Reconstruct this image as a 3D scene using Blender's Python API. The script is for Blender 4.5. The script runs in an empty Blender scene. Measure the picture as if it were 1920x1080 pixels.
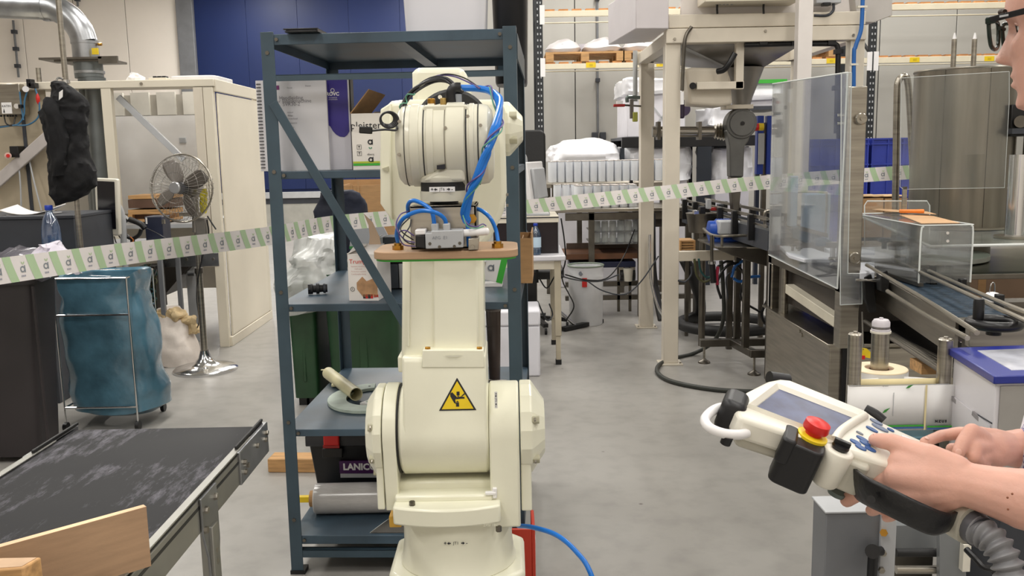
import bpy, bmesh, math, random
from math import pi, sin, cos, radians as R, sqrt
from mathutils import Vector, Matrix
random.seed(7)
bpy.context.scene.cycles.transparent_max_bounces = 32
SC = bpy.context.scene
COL = SC.collection
V = Vector
MTr = Matrix.Translation; MRo = Matrix.Rotation
# ------------------------------------------------------------------ camera
F, HZ = 1700.0, 285.0
PITCH, ROLL, CH = math.atan((540-HZ)/F), R(1.1), 1.45
cam_d = bpy.data.cameras.new('camera'); cam = bpy.data.objects.new('camera', cam_d)
COL.objects.link(cam); SC.camera = cam
cam_d.sensor_width = 36; cam_d.lens = F*36/1920; cam_d.clip_start = .05; cam_d.clip_end = 200
cam.matrix_world = MTr((0, 0, CH)) @ MRo(pi/2-PITCH, 4, 'X') @ MRo(-ROLL, 4, 'Z')
CM = cam.matrix_world.to_3x3()
def ray(px, py):
    return CM @ V((px-960, 540-py, -F))
def at(px, py, Y):                       # point seen at a pixel, on the plane at distance Y
    d = ray(px, py); return V((0, 0, CH)) + d*(Y/d.y)
def gd(px, py, z=0.0):                   # on the level at height z
    d = ray(px, py); return V((0, 0, CH)) + d*((z-CH)/d.z)
def ax(px, py, X):                       # on the plane at sideways position X
    d = ray(px, py); return V((0, 0, CH)) + d*(X/d.x)
# ------------------------------------------------------------------ exposure, world, lamps
SC.view_settings.view_transform = 'Standard'; SC.view_settings.look = 'None'
SC.view_settings.exposure = 0.0; SC.view_settings.gamma = 1; SC.view_settings.use_curve_mapping = False
w = bpy.data.worlds.new('world'); SC.world = w; w.use_nodes = True
w.node_tree.nodes['Background'].inputs[0].default_value = (.9, .93, 1, 1)
w.node_tree.nodes['Background'].inputs[1].default_value = .35
LAMP_SPOTS = [(x, y) for y in (-1.6, 1.2, 4.6, 8.0, 11.2, 14.6, 18.0) for x in (-5.2, -1.7, 1.8, 5.3)]  # rear rows are added to brighten the dark far walls
LAMP_W = 56.0
CEIL = 5.4
for lx, ly in LAMP_SPOTS:
    l = bpy.data.lights.new('lamp_light', 'AREA'); l.shape = 'RECTANGLE'; l.size = .45; l.size_y = 1.7
    l.energy = LAMP_W*(1.5 if ly > 7 else 1)*(1.25 if ly > 13 else 1); l.color = (1, .972, .925)  # power raised towards the back to lift the far walls
    o = bpy.data.objects.new('lamp_light', l); COL.objects.link(o); o.location = (lx, ly, CEIL-.30)
# ------------------------------------------------------------------ materials
def lin(h):
    h = h.lstrip('#'); c = [int(h[i:i+2], 16)/255 for i in (0, 2, 4)]
    return tuple(x/12.92 if x <= .04045 else ((x+.055)/1.055)**2.4 for x in c)+(1,)
MATS = {}
def mat(name, hexc, rough=.5, metal=0.0, var=.06, scale=6.0, bump=0.0, bscale=60.0, spec=.5, stretch=None, emit=0, coat=0, sss=0):
    if name in MATS: return MATS[name]
    m = bpy.data.materials.new(name); m.use_nodes = True; nt = m.node_tree; n = nt.nodes; L = nt.links
    b = n['Principled BSDF']; c = lin(hexc)
    b.inputs['Roughness'].default_value = rough; b.inputs['Metallic'].default_value = metal
    b.inputs['Specular IOR Level'].default_value = spec
    if coat: b.inputs['Coat Weight'].default_value = coat
    if sss:
        b.inputs['Subsurface Weight'].default_value = sss
        b.inputs['Subsurface Radius'].default_value = (.012, .004, .002); b.inputs['Subsurface Scale'].default_value = 1
    tc = n.new('ShaderNodeTexCoord'); mp = n.new('ShaderNodeMapping')
    L.new(tc.outputs['Object'], mp.inputs[0])
    if stretch: mp.inputs['Scale'].default_value = stretch
    nz = n.new('ShaderNodeTexNoise'); nz.inputs['Scale'].default_value = scale; nz.inputs['Detail'].default_value = 5
    L.new(mp.outputs[0], nz.inputs['Vector'])
    cr = n.new('ShaderNodeValToRGB'); L.new(nz.outputs['Fac'], cr.inputs[0])
    cr.color_ramp.elements[0].position = .3; cr.color_ramp.elements[1].position = .7
    cr.color_ramp.elements[0].color = tuple(x*(1-var*1.6) for x in c[:3])+(1,)
    cr.color_ramp.elements[1].color = tuple(min(1, x*(1+var)) for x in c[:3])+(1,)
    L.new(cr.outputs[0], b.inputs['Base Color'])
    mr = n.new('ShaderNodeMapRange'); L.new(nz.outputs['Fac'], mr.inputs[0])
    mr.inputs['To Min'].default_value = max(.02, rough*.85); mr.inputs['To Max'].default_value = min(1, rough*1.15)
    L.new(mr.outputs[0], b.inputs['Roughness'])
    if bump:
        n2 = n.new('ShaderNodeTexNoise'); n2.inputs['Scale'].default_value = bscale; n2.inputs['Detail'].default_value = 4
        L.new(mp.outputs[0], n2.inputs['Vector'])
        bp = n.new('ShaderNodeBump'); bp.inputs['Strength'].default_value = bump; bp.inputs['Distance'].default_value = .01
        L.new(n2.outputs['Fac'], bp.inputs['Height']); L.new(bp.outputs[0], b.inputs['Normal'])
    if emit:
        b.inputs['Emission Color'].default_value = c; b.inputs['Emission Strength'].default_value = emit
    MATS[name] = m; return m
def clear(name, tint='#f4fbf8', gloss=.10, haze=.06, hz='#dfe6e6', rough=.03):
    if name in MATS: return MATS[name]
    m = bpy.data.materials.new(name); m.use_nodes = True; nt = m.node_tree; n = nt.nodes; L = nt.links
    n.remove(n['Principled BSDF']); out = n['Material Output']
    t = n.new('ShaderNodeBsdfTransparent'); t.inputs[0].default_value = lin(tint)
    d = n.new('ShaderNodeBsdfDiffuse'); d.inputs[0].default_value = lin(hz)
    g = n.new('ShaderNodeBsdfGlossy'); g.inputs['Roughness'].default_value = rough
    fr = n.new('ShaderNodeFresnel'); fr.inputs[0].default_value = 1.45
    ad = n.new('ShaderNodeMath'); ad.operation = 'MULTIPLY_ADD'; ad.inputs[1].default_value = .55; ad.inputs[2].default_value = gloss*.3
    L.new(fr.outputs[0], ad.inputs[0])
    nz = n.new('ShaderNodeTexNoise'); nz.inputs['Scale'].default_value = 5; tc = n.new('ShaderNodeTexCoord'); L.new(tc.outputs['Object'], nz.inputs['Vector'])
    mm = n.new('ShaderNodeMath'); mm.operation = 'MULTIPLY'; mm.inputs[1].default_value = haze*2; L.new(nz.outputs['Fac'], mm.inputs[0])
    m1 = n.new('ShaderNodeMixShader'); L.new(mm.outputs[0], m1.inputs[0]); L.new(t.outputs[0], m1.inputs[1]); L.new(d.outputs[0], m1.inputs[2])
    m2 = n.new('ShaderNodeMixShader'); L.new(ad.outputs[0], m2.inputs[0]); L.new(m1.outputs[0], m2.inputs[1]); L.new(g.outputs[0], m2.inputs[2])
    L.new(m2.outputs[0], out.inputs[0]); MATS[name] = m; return m
CREAM = mat('robot cream enamel', '#efedd8', .30, var=.025, scale=5, bump=.10, bscale=14, coat=.2)
CREAMD = mat('robot wrist enamel', '#dddac8', .34, var=.04, scale=9, coat=.15)
SHELFM = mat('blue grey shelf enamel', '#3c4e5a', .38, var=.12, scale=7)
SHELFT = mat('worn shelf tray', '#3f515f', .42, var=.28, scale=5)
BEIGE = mat('beige enamel', '#e2dac8', .45, var=.04, scale=2)
CREAMF = mat('cream machine frame', '#d8cfbf', .42, var=.05, scale=4)
WHITEP = mat('white plastic', '#eceaea', .35, var=.03)
OFFW = mat('off white plastic', '#e2ddcf', .40, var=.03)
BLACK = mat('black plastic', '#101013', .38, var=.2)
BLACKR = mat('black rubber', '#1b1b1c', .55, var=.3, bump=.1)
DGREY = mat('dark grey sheet', '#3a3d44', .5, var=.1)
MGREY = mat('mid grey paint', '#74767a', .45, var=.08)
LGREY = mat('light grey paint', '#b3b5b8', .42, var=.06)
STEEL = mat('brushed stainless', '#aca69b', .30, 1, var=.14, scale=4, stretch=(1, 1, 14))
STEELD = mat('dull stainless', '#77726a', .38, 1, var=.2, scale=6)
ZINC = mat('galvanised sheet', '#a7a9ac', .32, 1, var=.16, scale=9)
ALU = mat('aluminium profile', '#a3a29c', .42, .85, var=.1, scale=5)
CHROME = mat('chrome', '#d8d8d8', .14, 1, var=.03)
BRASS = mat('brass', '#b98a3c', .28, 1, var=.1)
HOSEB = mat('blue air hose', '#1272cf', .30, var=.05)
BLUEP = mat('blue crate plastic', '#2c3c9c', .45, var=.12)
RED = mat('red plastic', '#cf2420', .35, var=.05)
YEL = mat('yellow plastic', '#e8c81e', .45, var=.06)
GREEN = mat('green plastic', '#3fae3a', .45, var=.06)
GREENB = mat('dark green bin plastic', '#27452c', .5, var=.2)
CARD = mat('cardboard', '#b08a5f', .8, var=.08, scale=14, stretch=(1, 1, 6))
WOOD = mat('pale pine', '#c79a66', .65, var=.22, scale=6, stretch=(1, 12, 12), bump=.1)
PLY = mat('plywood face', '#b39273', .55, var=.10, scale=5, stretch=(2, 2, 14), bump=.05)
PLYE = mat('plywood edge', '#d8b592', .7, var=.35, scale=4, stretch=(1, 1, 90))
PAPER = mat('paper', '#eae8e6', .75, var=.02)
INK = mat('dark ink', '#24242a', .7, var=0)
INKG = mat('grey ink', '#7f848c', .7, var=0)
INKGR = mat('green ink', '#57a83c', .7, var=0)
FILM = mat('white plastic film', '#e6e6ea', .25, var=.04, bump=.5, bscale=9)
BLUEW = mat('blue door enamel', '#001d52', .5, var=.10, scale=.6)
GLASS = clear('clear guard panel', '#fbfdfd', .12, .10, '#dfe3ee')
ACRY = clear('clear acrylic', '#fcfdfd', .14, .07, '#e6e8e8')
EDGE = mat('acrylic cut edge', '#e2e6e4', .25, var=.04)
BOTT = clear('clear bottle plastic', '#eaf2fb', .35, .07, '#b9c6da', .08)
BAGC = clear('clear bin liner film', '#f2f4f2', .2, .5, '#eceeec', .3)
# ------------------------------------------------------------------ geometry helpers
def frame(z, up=V((0, 0, 1))):
    z = z.normalized()
    if abs(z.dot(up)) > .995: up = V((0, 1, 0)) if abs(z.y) < .9 else V((1, 0, 0))
    x = up.cross(z).normalized(); y = z.cross(x)
    return Matrix((x, y, z)).transposed()
def spline(pts, n=6, closed=False):
    pts = [V(p) for p in pts]; N = len(pts)
    if N < 3: return pts
    out = []
    rng = range(N if closed else N-1)
    for i in rng:
        if closed: a, b, c, d = pts[i-1], pts[i], pts[(i+1) % N], pts[(i+2) % N]
        else: a = pts[i-1] if i else pts[0]*2-pts[1]; b = pts[i]; c = pts[i+1]; d = pts[i+2] if i+2 < N else pts[-1]*2-pts[-2]
        for k in range(n):
            t = k/n
            out.append(.5*((2*b)+(c-a)*t+(2*a-5*b+4*c-d)*t*t+(3*b-a-3*c+d)*t**3))
    if not closed: out.append(pts[-1])
    return out
class MB:
    def __init__(s): s.v = []; s.f = []; s.mi = []; s.m = 0
    def add(s, vs, fs):
        o = len(s.v); s.v += [V(p) for p in vs]
        for f in fs: s.f.append([i+o for i in f]); s.mi.append(s.m)
        return s
    def mtl(s, i): s.m = i; return s
    def box(s, lo, hi, M=None):
        x0, y0, z0 = [min(a, b) for a, b in zip(lo, hi)]; x1, y1, z1 = [max(a, b) for a, b in zip(lo, hi)]
        vs = [V(p) for p in ((x0, y0, z0), (x1, y0, z0), (x1, y1, z0), (x0, y1, z0), (x0, y0, z1), (x1, y0, z1), (x1, y1, z1), (x0, y1, z1))]
        if M is not None: vs = [M @ p for p in vs]
        return s.add(vs, [(0, 3, 2, 1), (4, 5, 6, 7), (0, 1, 5, 4), (1, 2, 6, 5), (2, 3, 7, 6), (3, 0, 4, 7)])
    def cb(s, c, size, M=None):
        c = V(c); h = V(size)/2; return s.box(c-h, c+h, M)
    def pbox(s, x0, y0, x1, y1, Y, dep):     # box whose front face at distance Y covers the given frame
        xm, ym = (x0+x1)/2, (y0+y1)/2
        a = at(x0, ym, Y).x; b = at(x1, ym, Y).x; c = at(xm, y0, Y).z; d = at(xm, y1, Y).z
        return s.box((a, Y, min(c, d)), (b, Y+dep, max(c, d)))
    def beam(s, p0, p1, w, h, up=(0, 0, 1)):
        p0, p1 = V(p0), V(p1); d = p1-p0; B = frame(d, V(up)).to_4x4(); B.translation = p0
        return s.box((-w/2, -h/2, 0), (w/2, h/2, d.length), B)
    def ring(s, c, B, r, seg): return [c+B @ V((r*cos(2*pi*k/seg), r*sin(2*pi*k/seg), 0)) for k in range(seg)]
    def lathe(s, prof, p0, axis=(0, 0, 1), seg=28, cap=True):
        B = frame(V(axis)); p0 = V(p0); z = V(axis).normalized(); vs = []; fs = []
        for r, h in prof: vs += s.ring(p0+z*h, B, max(r, 1e-4), seg)
        n = len(prof)
        for i in range(n-1):
            for k in range(seg):
                a = i*seg+k; b = i*seg+(k+1) % seg; fs.append((a, b, b+seg, a+seg))
        if cap: fs.append(tuple(range(seg-1, -1, -1))); fs.append(tuple(range((n-1)*seg, n*seg)))
        return s.add(vs, fs)
    def cyl(s, p0, p1, r0, r1=None, seg=20):
        p0, p1 = V(p0), V(p1); d = p1-p0; return s.lathe([(r0, 0), (r0 if r1 is None else r1, d.length)], p0, d, seg)
    def tube(s, pts, r, seg=8, n=6, sm=True, closed=False, rads=None):
        P = spline(pts, n, closed) if sm else [V(p) for p in pts]
        N = len(P); vs = []; fs = []; B = None
        for i, p in enumerate(P):
            if closed: d = P[(i+1) % N]-P[i-1]
            else: d = P[min(i+1, N-1)]-P[max(i-1, 0)]
            if d.length < 1e-9: d = V((0, 0, 1))
            d.normalize()
            if B is None: B = frame(d)
            else:
                x = B.col[0]; x = (x-d*x.dot(d))
                if x.length < 1e-5: B = frame(d)
                else: x.normalize(); y = d.cross(x); B = Matrix((x, y, d)).transposed()
            rr = r if rads is None else rads[0]+(rads[1]-rads[0])*i/(N-1)
            vs += s.ring(p, B, rr, seg)
        for i in range(N if closed else N-1):
            for k in range(seg):
                a = i*seg+k; b = i*seg+(k+1) % seg; j = ((i+1) % N)*seg
                fs.append((a, b, j+(k+1) % seg, j+k))
        if not closed: fs.append(tuple(range(seg-1, -1, -1))); fs.append(tuple(range((N-1)*seg, N*seg)))
        return s.add(vs, fs)
    def prism(s, poly, M, dep):
        n = len(poly); M = M.to_4x4() if len(M) == 3 else M
        vs = [M @ V((x, y, 0)) for x, y in poly]+[M @ V((x, y, dep)) for x, y in poly]
        return s.add(vs, [tuple(range(n-1, -1, -1)), tuple(range(n, 2*n))]+[(i, (i+1) % n, n+(i+1) % n, n+i) for i in range(n)])
    def pprism(s, poly, Y, dep):             # outline on the plane Y, real thickness dep backwards
        a = [at(x, y, Y) for x, y in poly]; n = len(a)
        vs = a+[p+V((0, dep, 0)) for p in a]
        return s.add(vs, [tuple(range(n)), tuple(range(2*n-1, n-1, -1))]+[(i, n+i, n+(i+1) % n, (i+1) % n) for i in range(n)])
    def xprism(s, poly, x0, x1):             # (y,z) outline swept along X
        n = len(poly); vs = [V((x0, y, z)) for y, z in poly]+[V((x1, y, z)) for y, z in poly]
        return s.add(vs, [tuple(range(n)), tuple(range(2*n-1, n-1, -1))]+[(i, n+i, n+(i+1) % n, (i+1) % n) for i in range(n)])
    def zprism(s, poly, z0, z1):             # (x,y) outline swept upwards
        n = len(poly); vs = [V((x, y, z0)) for x, y in poly]+[V((x, y, z1)) for x, y in poly]
        return s.add(vs, [tuple(range(n-1, -1, -1)), tuple(range(n, 2*n))]+[(i, (i+1) % n, n+(i+1) % n, n+i) for i in range(n)])
    def sph(s, c, r, seg=16, rg=10, M=None):
        c = V(c); r = V((r, r, r)) if isinstance(r, (int, float)) else V(r); vs = []; fs = []
        for i in range(rg+1):
            th = pi*i/rg
            for k in range(seg):
                ph = 2*pi*k/seg; p = V((r.x*sin(th)*cos(ph), r.y*sin(th)*sin(ph), r.z*cos(th)))
                vs.append(c+(M @ p if M is not None else p))
        for i in range(rg):
            for k in range(seg):
                a = i*seg+k; b = i*seg+(k+1) % seg; fs.append((a, a+seg, b+seg, b))
        return s.add(vs, fs)
    def grid(s, rows, closed=False):         # rows of points -> skin
        n = len(rows[0]); vs = [p for r in rows for p in r]; fs = []
        for i in range(len(rows)-1):
            for k in range(n if closed else n-1):
                a = i*n+k; b = i*n+(k+1) % n; fs.append((a, b, b+n, a+n))
        return s.add(vs, fs)
    def text(s, body, size, M, align='CENTER', bold=0.0):
        c = bpy.data.curves.new('t', 'FONT'); c.body = body; c.size = size; c.align_x = align; c.align_y = 'CENTER'; c.offset = bold
        c.resolution_u = 2
        o = bpy.data.objects.new('t', c); COL.objects.link(o); dg = bpy.context.evaluated_depsgraph_get(); dg.update()
        me = bpy.data.meshes.new_from_object(o.evaluated_get(dg))
        M = M.to_4x4() if len(M) == 3 else M
        s.add([M @ v.co for v in me.vertices], [tuple(p.vertices) for p in me.polygons])
        bpy.data.objects.remove(o); bpy.data.curves.remove(c); bpy.data.meshes.remove(me); return s
def fm(p, right=(1, 0, 0), up=(0, 0, 1), off=.001):   # frame for flat print facing -Y by default
    r = V(right).normalized(); u = V(up); u = (u-r*u.dot(r)).normalized(); n = r.cross(u)
    M = Matrix((r, u, n)).transposed().to_4x4(); M.translation = V(p)+n*off; return M
WM = {}
LOCALS = set()
def props(o, label=None, cat=None, group=None, kind=None):
    if label: o['label'] = label
    if cat: o['category'] = cat
    if group: o['group'] = group
    if kind: o['kind'] = kind
    return o
def thing(name, label, cat, loc=(0, 0, 0), rz=0, group=None, kind=None, local=False, M=None):
    o = bpy.data.objects.new(name, None); COL.objects.link(o); o.empty_display_size = .05
    if M is None: M = MTr(V(loc)) @ MRo(rz, 4, 'Z')
    o.matrix_world = M; WM[o] = M.copy()
    if local: LOCALS.add(o)
    return props(o, label, cat, group, kind)
def fin(name, mb, m, M=None, bevel=0, smooth=True, ang=35, seg=2, sub=0, solid=0, autoc=False):
    me = bpy.data.meshes.new(name)
    Mi = M.inverted() if M is not None else Matrix()
    me.from_pydata([Mi @ v for v in mb.v], [], mb.f)
    for mm in (m if isinstance(m, (list, tuple)) else [m]): me.materials.append(mm)
    me.polygons.foreach_set('material_index', mb.mi)
    bm = bmesh.new(); bm.from_mesh(me); bmesh.ops.recalc_face_normals(bm, faces=bm.faces); bm.to_mesh(me); bm.free()
    if smooth:
        me.polygons.foreach_set('use_smooth', [True]*len(me.polygons)); me.set_sharp_from_angle(angle=R(ang))
    o = bpy.data.objects.new(name, me); COL.objects.link(o)
    if solid:
        q = o.modifiers.new('solid', 'SOLIDIFY'); q.thickness = solid; q.offset = 0
    if bevel:
        q = o.modifiers.new('bevel', 'BEVEL'); q.width = bevel; q.segments = seg; q.limit_method = 'ANGLE'; q.angle_limit = R(40)
    if sub:
        q = o.modifiers.new('sub', 'SUBSURF'); q.levels = sub; q.render_levels = sub
    return o
def part(name, mb, m, parent, label=None, kind=None, **k):
    P = WM[parent]; loc = parent in LOCALS
    o = fin(name, mb, m, None if loc else P, **k); o.parent = parent
    WM[o] = P
    if loc: LOCALS.add(o)
    return props(o, label, None, None, kind)
def solo(name, mb, m, label, cat, group=None, kind=None, origin=None, **k):
    if origin is None:
        xs = [v.x for v in mb.v]; ys = [v.y for v in mb.v]; zs = [v.z for v in mb.v]
        origin = V(((min(xs)+max(xs))/2, (min(ys)+max(ys))/2, min(zs)))
    M = MTr(V(origin)); o = fin(name, mb, m, M, **k); o.matrix_world = M; WM[o] = M
    return props(o, label, cat, group, kind)
def struct(name, mb, m, **k):
    o = fin(name, mb, m, **k); o['kind'] = 'structure'; WM[o] = Matrix(); return o
def clone(o, M=None, label=None, group=None, loc=None):       # a thing with its parts and sub-parts
    def rec(s, parent):
        c = s.copy(); COL.objects.link(c)
        if parent is not None: c.parent = parent
        for ch in s.children: rec(ch, c)
        return c
    c = rec(o, None)
    if M is not None: c.matrix_world = M
    if loc is not None: c.location = loc
    if label: c['label'] = label
    if group: c['group'] = group
    return c
def rr(x0, y0, x1, y1, r, n=5):                                # rounded rectangle outline
    out = []
    for cx, cy, a in ((x1-r, y1-r, 0), (x0+r, y1-r, 90), (x0+r, y0+r, 180), (x1-r, y0+r, 270)):
        for k in range(n+1):
            t = R(a+90*k/n); out.append((cx+r*cos(t), cy+r*sin(t)))
    return out
def bolt(mb, p, axis=(0, -1, 0), r=.006, h=.004):
    return mb.cyl(p, V(p)+V(axis).normalized()*h, r, r*.92, 6)

def screws(parent, pts, r=.005, h=.004, axis=(0, -1, 0), mm=None, name='screw'):
    first = None
    for p in pts:
        if first is None: first = part(name, bolt(MB(), p, axis, r, h), mm or STEEL, parent); p0 = V(p)
        else:
            o = first.copy(); COL.objects.link(o); o.location = V(p)-p0
import mathutils.noise as mn
def wob(p, s, a, seed=0.0): return V((mn.noise(p*s+V((seed, 0, 0))), mn.noise(p*s+V((0, seed+9, 0))), mn.noise(p*s+V((0, 3, seed+21)))))*a
def ridg(p, s, a, seed=0.0):
    n = mn.noise(p*s+V((seed, 5, 1))); m = mn.noise(p*s*2.3+V((seed, 1, 7))); return a*((1-abs(n)*2)+.5*(1-abs(m)*2)-.75)
def loft(mb, secs, seg=40, amp=0, sc=8, seed=0, cap=True, sub=1, ridge=0):
    # secs: (z, cx, cy, rx, ry, power); superellipse sections
    S = []
    for i in range(len(secs)-1):
        for k in range(sub):
            t = k/sub; S.append([a+(b-a)*t for a, b in zip(secs[i], secs[i+1])])
    S.append(list(secs[-1])); rows = []
    for z, cx, cy, rx, ry, pw in S:
        row = []
        for k in range(seg):
            t = 2*pi*k/seg; c, s = cos(t), sin(t)
            p = V((cx+rx*math.copysign(abs(c)**(2/pw), c), cy+ry*math.copysign(abs(s)**(2/pw), s), z))
            if amp: p = p+wob(p, sc, amp, seed)
            if ridge: n = V((c, s, .0)); p = p+n*ridg(p, sc, ridge, seed)
            row.append(p)
        rows.append(row)
    mb.grid(rows, closed=True)
    if cap:
        n = len(mb.v); mb.f.append(list(range(n-seg, n))); mb.mi.append(mb.m); b = n-seg*len(rows); mb.f.append(list(range(b, b+seg))); mb.mi.append(mb.m)
    return mb
def bottle(name, label, base, h, r, body, cap, lab=None, group=None, water=None, shape=None):
    t = thing(name, label, 'bottle', base, group=group); b = V(base)
    sh = shape or [(.86, 0), (1, .03), (1, .18), (.95, .20), (1, .22), (1, .34), (.94, .36), (1, .38), (1, .55), (.93, .66), (.72, .78), (.38, .88), (.33, .93)]
    part('bottle_body', MB().lathe([(q*r, z*h) for q, z in sh], b, seg=28), body, t)
    part('cap', MB().lathe([(.40*r, .925*h), (.42*r, .93*h), (.42*r, .99*h), (.38*r, h)], b, seg=20), cap, t)
    if lab: part('paper_label', MB().lathe([(1.01*r, lab[0]*h), (1.015*r, lab[0]*h+.001), (1.015*r, lab[1]*h), (1.01*r, lab[1]*h+.001)], b, seg=28, cap=False), lab[2], t)
    return t
# ================================================================== the setting
def floor_mat():
    m = mat('polished concrete', '#a19e99', .36, var=.07, scale=1.1)
    nt = m.node_tree; n = nt.nodes; L = nt.links; b = n['Principled BSDF']
    tc = [x for x in n if x.type == 'TEX_COORD'][0]
    s1 = n.new('ShaderNodeTexNoise'); s1.inputs['Scale'].default_value = 9; s1.inputs['Detail'].default_value = 8; L.new(tc.outputs['Object'], s1.inputs['Vector'])
    cr = n.new('ShaderNodeValToRGB'); cr.color_ramp.elements[0].position = .25; cr.color_ramp.elements[1].position = .55
    cr.color_ramp.elements[0].color = (.82, .82, .82, 1); cr.color_ramp.elements[1].color = (1, 1, 1, 1); L.new(s1.outputs['Fac'], cr.inputs[0])
    v = n.new('ShaderNodeTexVoronoi'); v.inputs['Scale'].default_value = 2.6; v.inputs['Randomness'].default_value = 1; L.new(tc.outputs['Object'], v.inputs['Vector'])
    c2 = n.new('ShaderNodeValToRGB'); c2.color_ramp.elements[0].position = .012; c2.color_ramp.elements[1].position = .03
    c2.color_ramp.elements[0].color = (.35, .33, .3, 1); c2.color_ramp.elements[1].color = (1, 1, 1, 1); L.new(v.outputs['Distance'], c2.inputs[0])
    mx = n.new('ShaderNodeMix'); mx.data_type = 'RGBA'; mx.blend_type = 'MULTIPLY'; mx.inputs[0].default_value = 1
    L.new(cr.outputs[0], mx.inputs[6]); L.new(c2.outputs[0], mx.inputs[7])
    my = n.new('ShaderNodeMix'); my.data_type = 'RGBA'; my.blend_type = 'MULTIPLY'; my.inputs[0].default_value = 1
    src = b.inputs['Base Color'].links[0].from_socket
    L.new(src, my.inputs[6]); L.new(mx.outputs[2], my.inputs[7]); L.new(my.outputs[2], b.inputs['Base Color'])
    return m
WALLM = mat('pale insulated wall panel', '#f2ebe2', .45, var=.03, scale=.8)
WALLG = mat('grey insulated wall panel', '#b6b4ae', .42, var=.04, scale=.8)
XL, XR, YN, YF, YW = -12.5, 8.5, -4.5, 20.0, 13.2
struct('floor', MB().box((XL-.2, YN-.2, -.15), (XR+.2, YF+.4, 0)), floor_mat(), smooth=False)
struct('ceiling', MB().box((XL-.2, YN-.2, CEIL), (XR+.2, YF+.4, CEIL+.15)), mat('white ceiling', '#c9c9c6', .8), smooth=False)
def panel_wall(name, x0, x1, y, pitch, m, z0=.12, z1=CEIL, seamm=DGREY):
    t = struct(name, MB().box((x0, y, 0), (x1, y+.2, CEIL)), seamm, smooth=False)
    n = max(1, round((x1-x0)/pitch)); pw = (x1-x0)/n; me = None
    for k in range(n):
        if me is None:
            o = part('wall_panel', MB().box((0, -.03, z0), (pw-.012, .0, z1)), m, t, bevel=.006); me = o
        else:
            o = me.copy(); COL.objects.link(o); o.parent = t
        o.location = (x0+k*pw, y, 0)
    return t
bx0 = at(383, 300, YF).x; bx1 = at(800, 300, YW).x
panel_wall('wall_back_left', XL, bx0-.35, YF, 1.15, WALLM)
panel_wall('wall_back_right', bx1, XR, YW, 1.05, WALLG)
struct('wall_back_return', MB().box((bx1, YW+.2, 0), (bx1+.2, YF, CEIL)), WALLM)
struct('wall_left', MB().box((XL-.2, YN, 0), (XL, YF+.2, CEIL)), WALLM)
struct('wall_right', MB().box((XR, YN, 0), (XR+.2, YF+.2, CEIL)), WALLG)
struct('wall_front', MB().box((XL, YN-.2, 0), (XR, YN, CEIL)), WALLM)
struct('trim_1', MB().box((bx0-.35, YF-.12, 0), (bx0, YF+.2, CEIL)), MGREY, bevel=.01)
# blue sliding door on the far wall
bz = at(430, 362, YF).z
d = struct('door_1', MB().box((bx0, YF+.05, bz), (bx1, YF+.2, CEIL)), BLUEW)
dm = None
for k in range(5):
    xw = (bx1-bx0)/5
    o = part('door_panel', MB().box((bx0+k*xw+.002, YF+.0, bz+.06), (bx0+(k+1)*xw-.002, YF+.055, CEIL)), BLUEW, d, bevel=.003)
part('bottom_rail', MB().box((bx0, YF-.03, bz-.14), (bx1, YF+.2, bz)), LGREY, d, bevel=.01, label='pale bottom rail')
part('sill', MB().box((bx0, YF+.02, bz-.26), (bx1, YF+.2, bz-.14)), DGREY, d)
struct('trim_2', MB().box((bx0, YF+.03, 0), (bx1, YF+.25, bz-.26)), mat('grey plinth', '#a8a7a0', .5))
struct('baseboard_back', MB().box((bx1, YW-.05, 0), (XR, YW, .12)), MGREY)
# conduits and sockets on the walls
def conduit(px, y0, y1, Y, label, boxes=()):
    t = thing('cable_conduit', label, 'conduit', at(px, y1, Y)); k = Y/13
    a, b = at(px, y0, Y), at(px, y1, Y); a.x = b.x
    if y0 <= 0: a = V((b.x, b.y, CEIL))
    part('pipe', MB().cyl(b, a, .016*k, seg=8), MGREY, t)
    for z in (.2, .5, .8): part('clip', MB().cb(b.lerp(a, z), (.06*k, .10, .05*k)), DGREY, t)
    for dx in boxes: part('socket_box', MB().cb(b+V((dx, 0, -.04)), (.085, .12, .11)), DGREY, t, bevel=.01)
conduit(1121, 0, 250, YW-.06, 'dark conduit running down the grey wall to two sockets', (-.045, .07))
conduit(146, 0, 12, YF-.09, 'short conduit above the metal duct bend at upper left')
conduit(35, 38, 145, YF-.09, 'thin conduit on the pale wall below the horizontal duct')
# ceiling lamps out of view, rear rows added to light the far walls
lt0 = None
for i, (lx, ly) in enumerate(LAMP_SPOTS):
    if lt0 is None:
        lt0 = thing('ceiling_lamp', 'long white linear ceiling lamp hanging in even rows', 'lamp', (lx, ly, CEIL), local=True, group='ceiling lamps')
        part('housing', MB().box((-.26, -.9, -.16), (.26, .9, -.08)), WHITEP, lt0, bevel=.01)
        part('diffuser', MB().box((-.225, -.85, -.18), (.225, .85, -.161)), mat('lamp diffuser', '#fff6e8', .5, emit=2.2, var=0), lt0)
        part('hanger', MB().cyl((0, -.6, -.08), (0, -.6, 0), .01, seg=8), STEEL, lt0); part('hanger', MB().cyl((0, .6, -.08), (0, .6, 0), .01, seg=8), STEEL, lt0)
    else: clone(lt0, loc=(lx, ly, CEIL))
# ================================================================== the robot arm
YR = 2.45
rob = thing('robot_arm', 'cream six-axis robot arm standing in the middle of the hall before the shelving', 'robot', (at(861, 1000, YR).x, YR, 0))
RX = at(861, 1060, YR).x
z_base_top = at(861, 985, YR-.15).z
zs = at(855, 802, 2.45).z                      # shoulder axis height
def XA(px, Y, py=800): return at(px, py, Y).x
def ZA(py, Y, px=860): return at(px, py, Y).z
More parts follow.
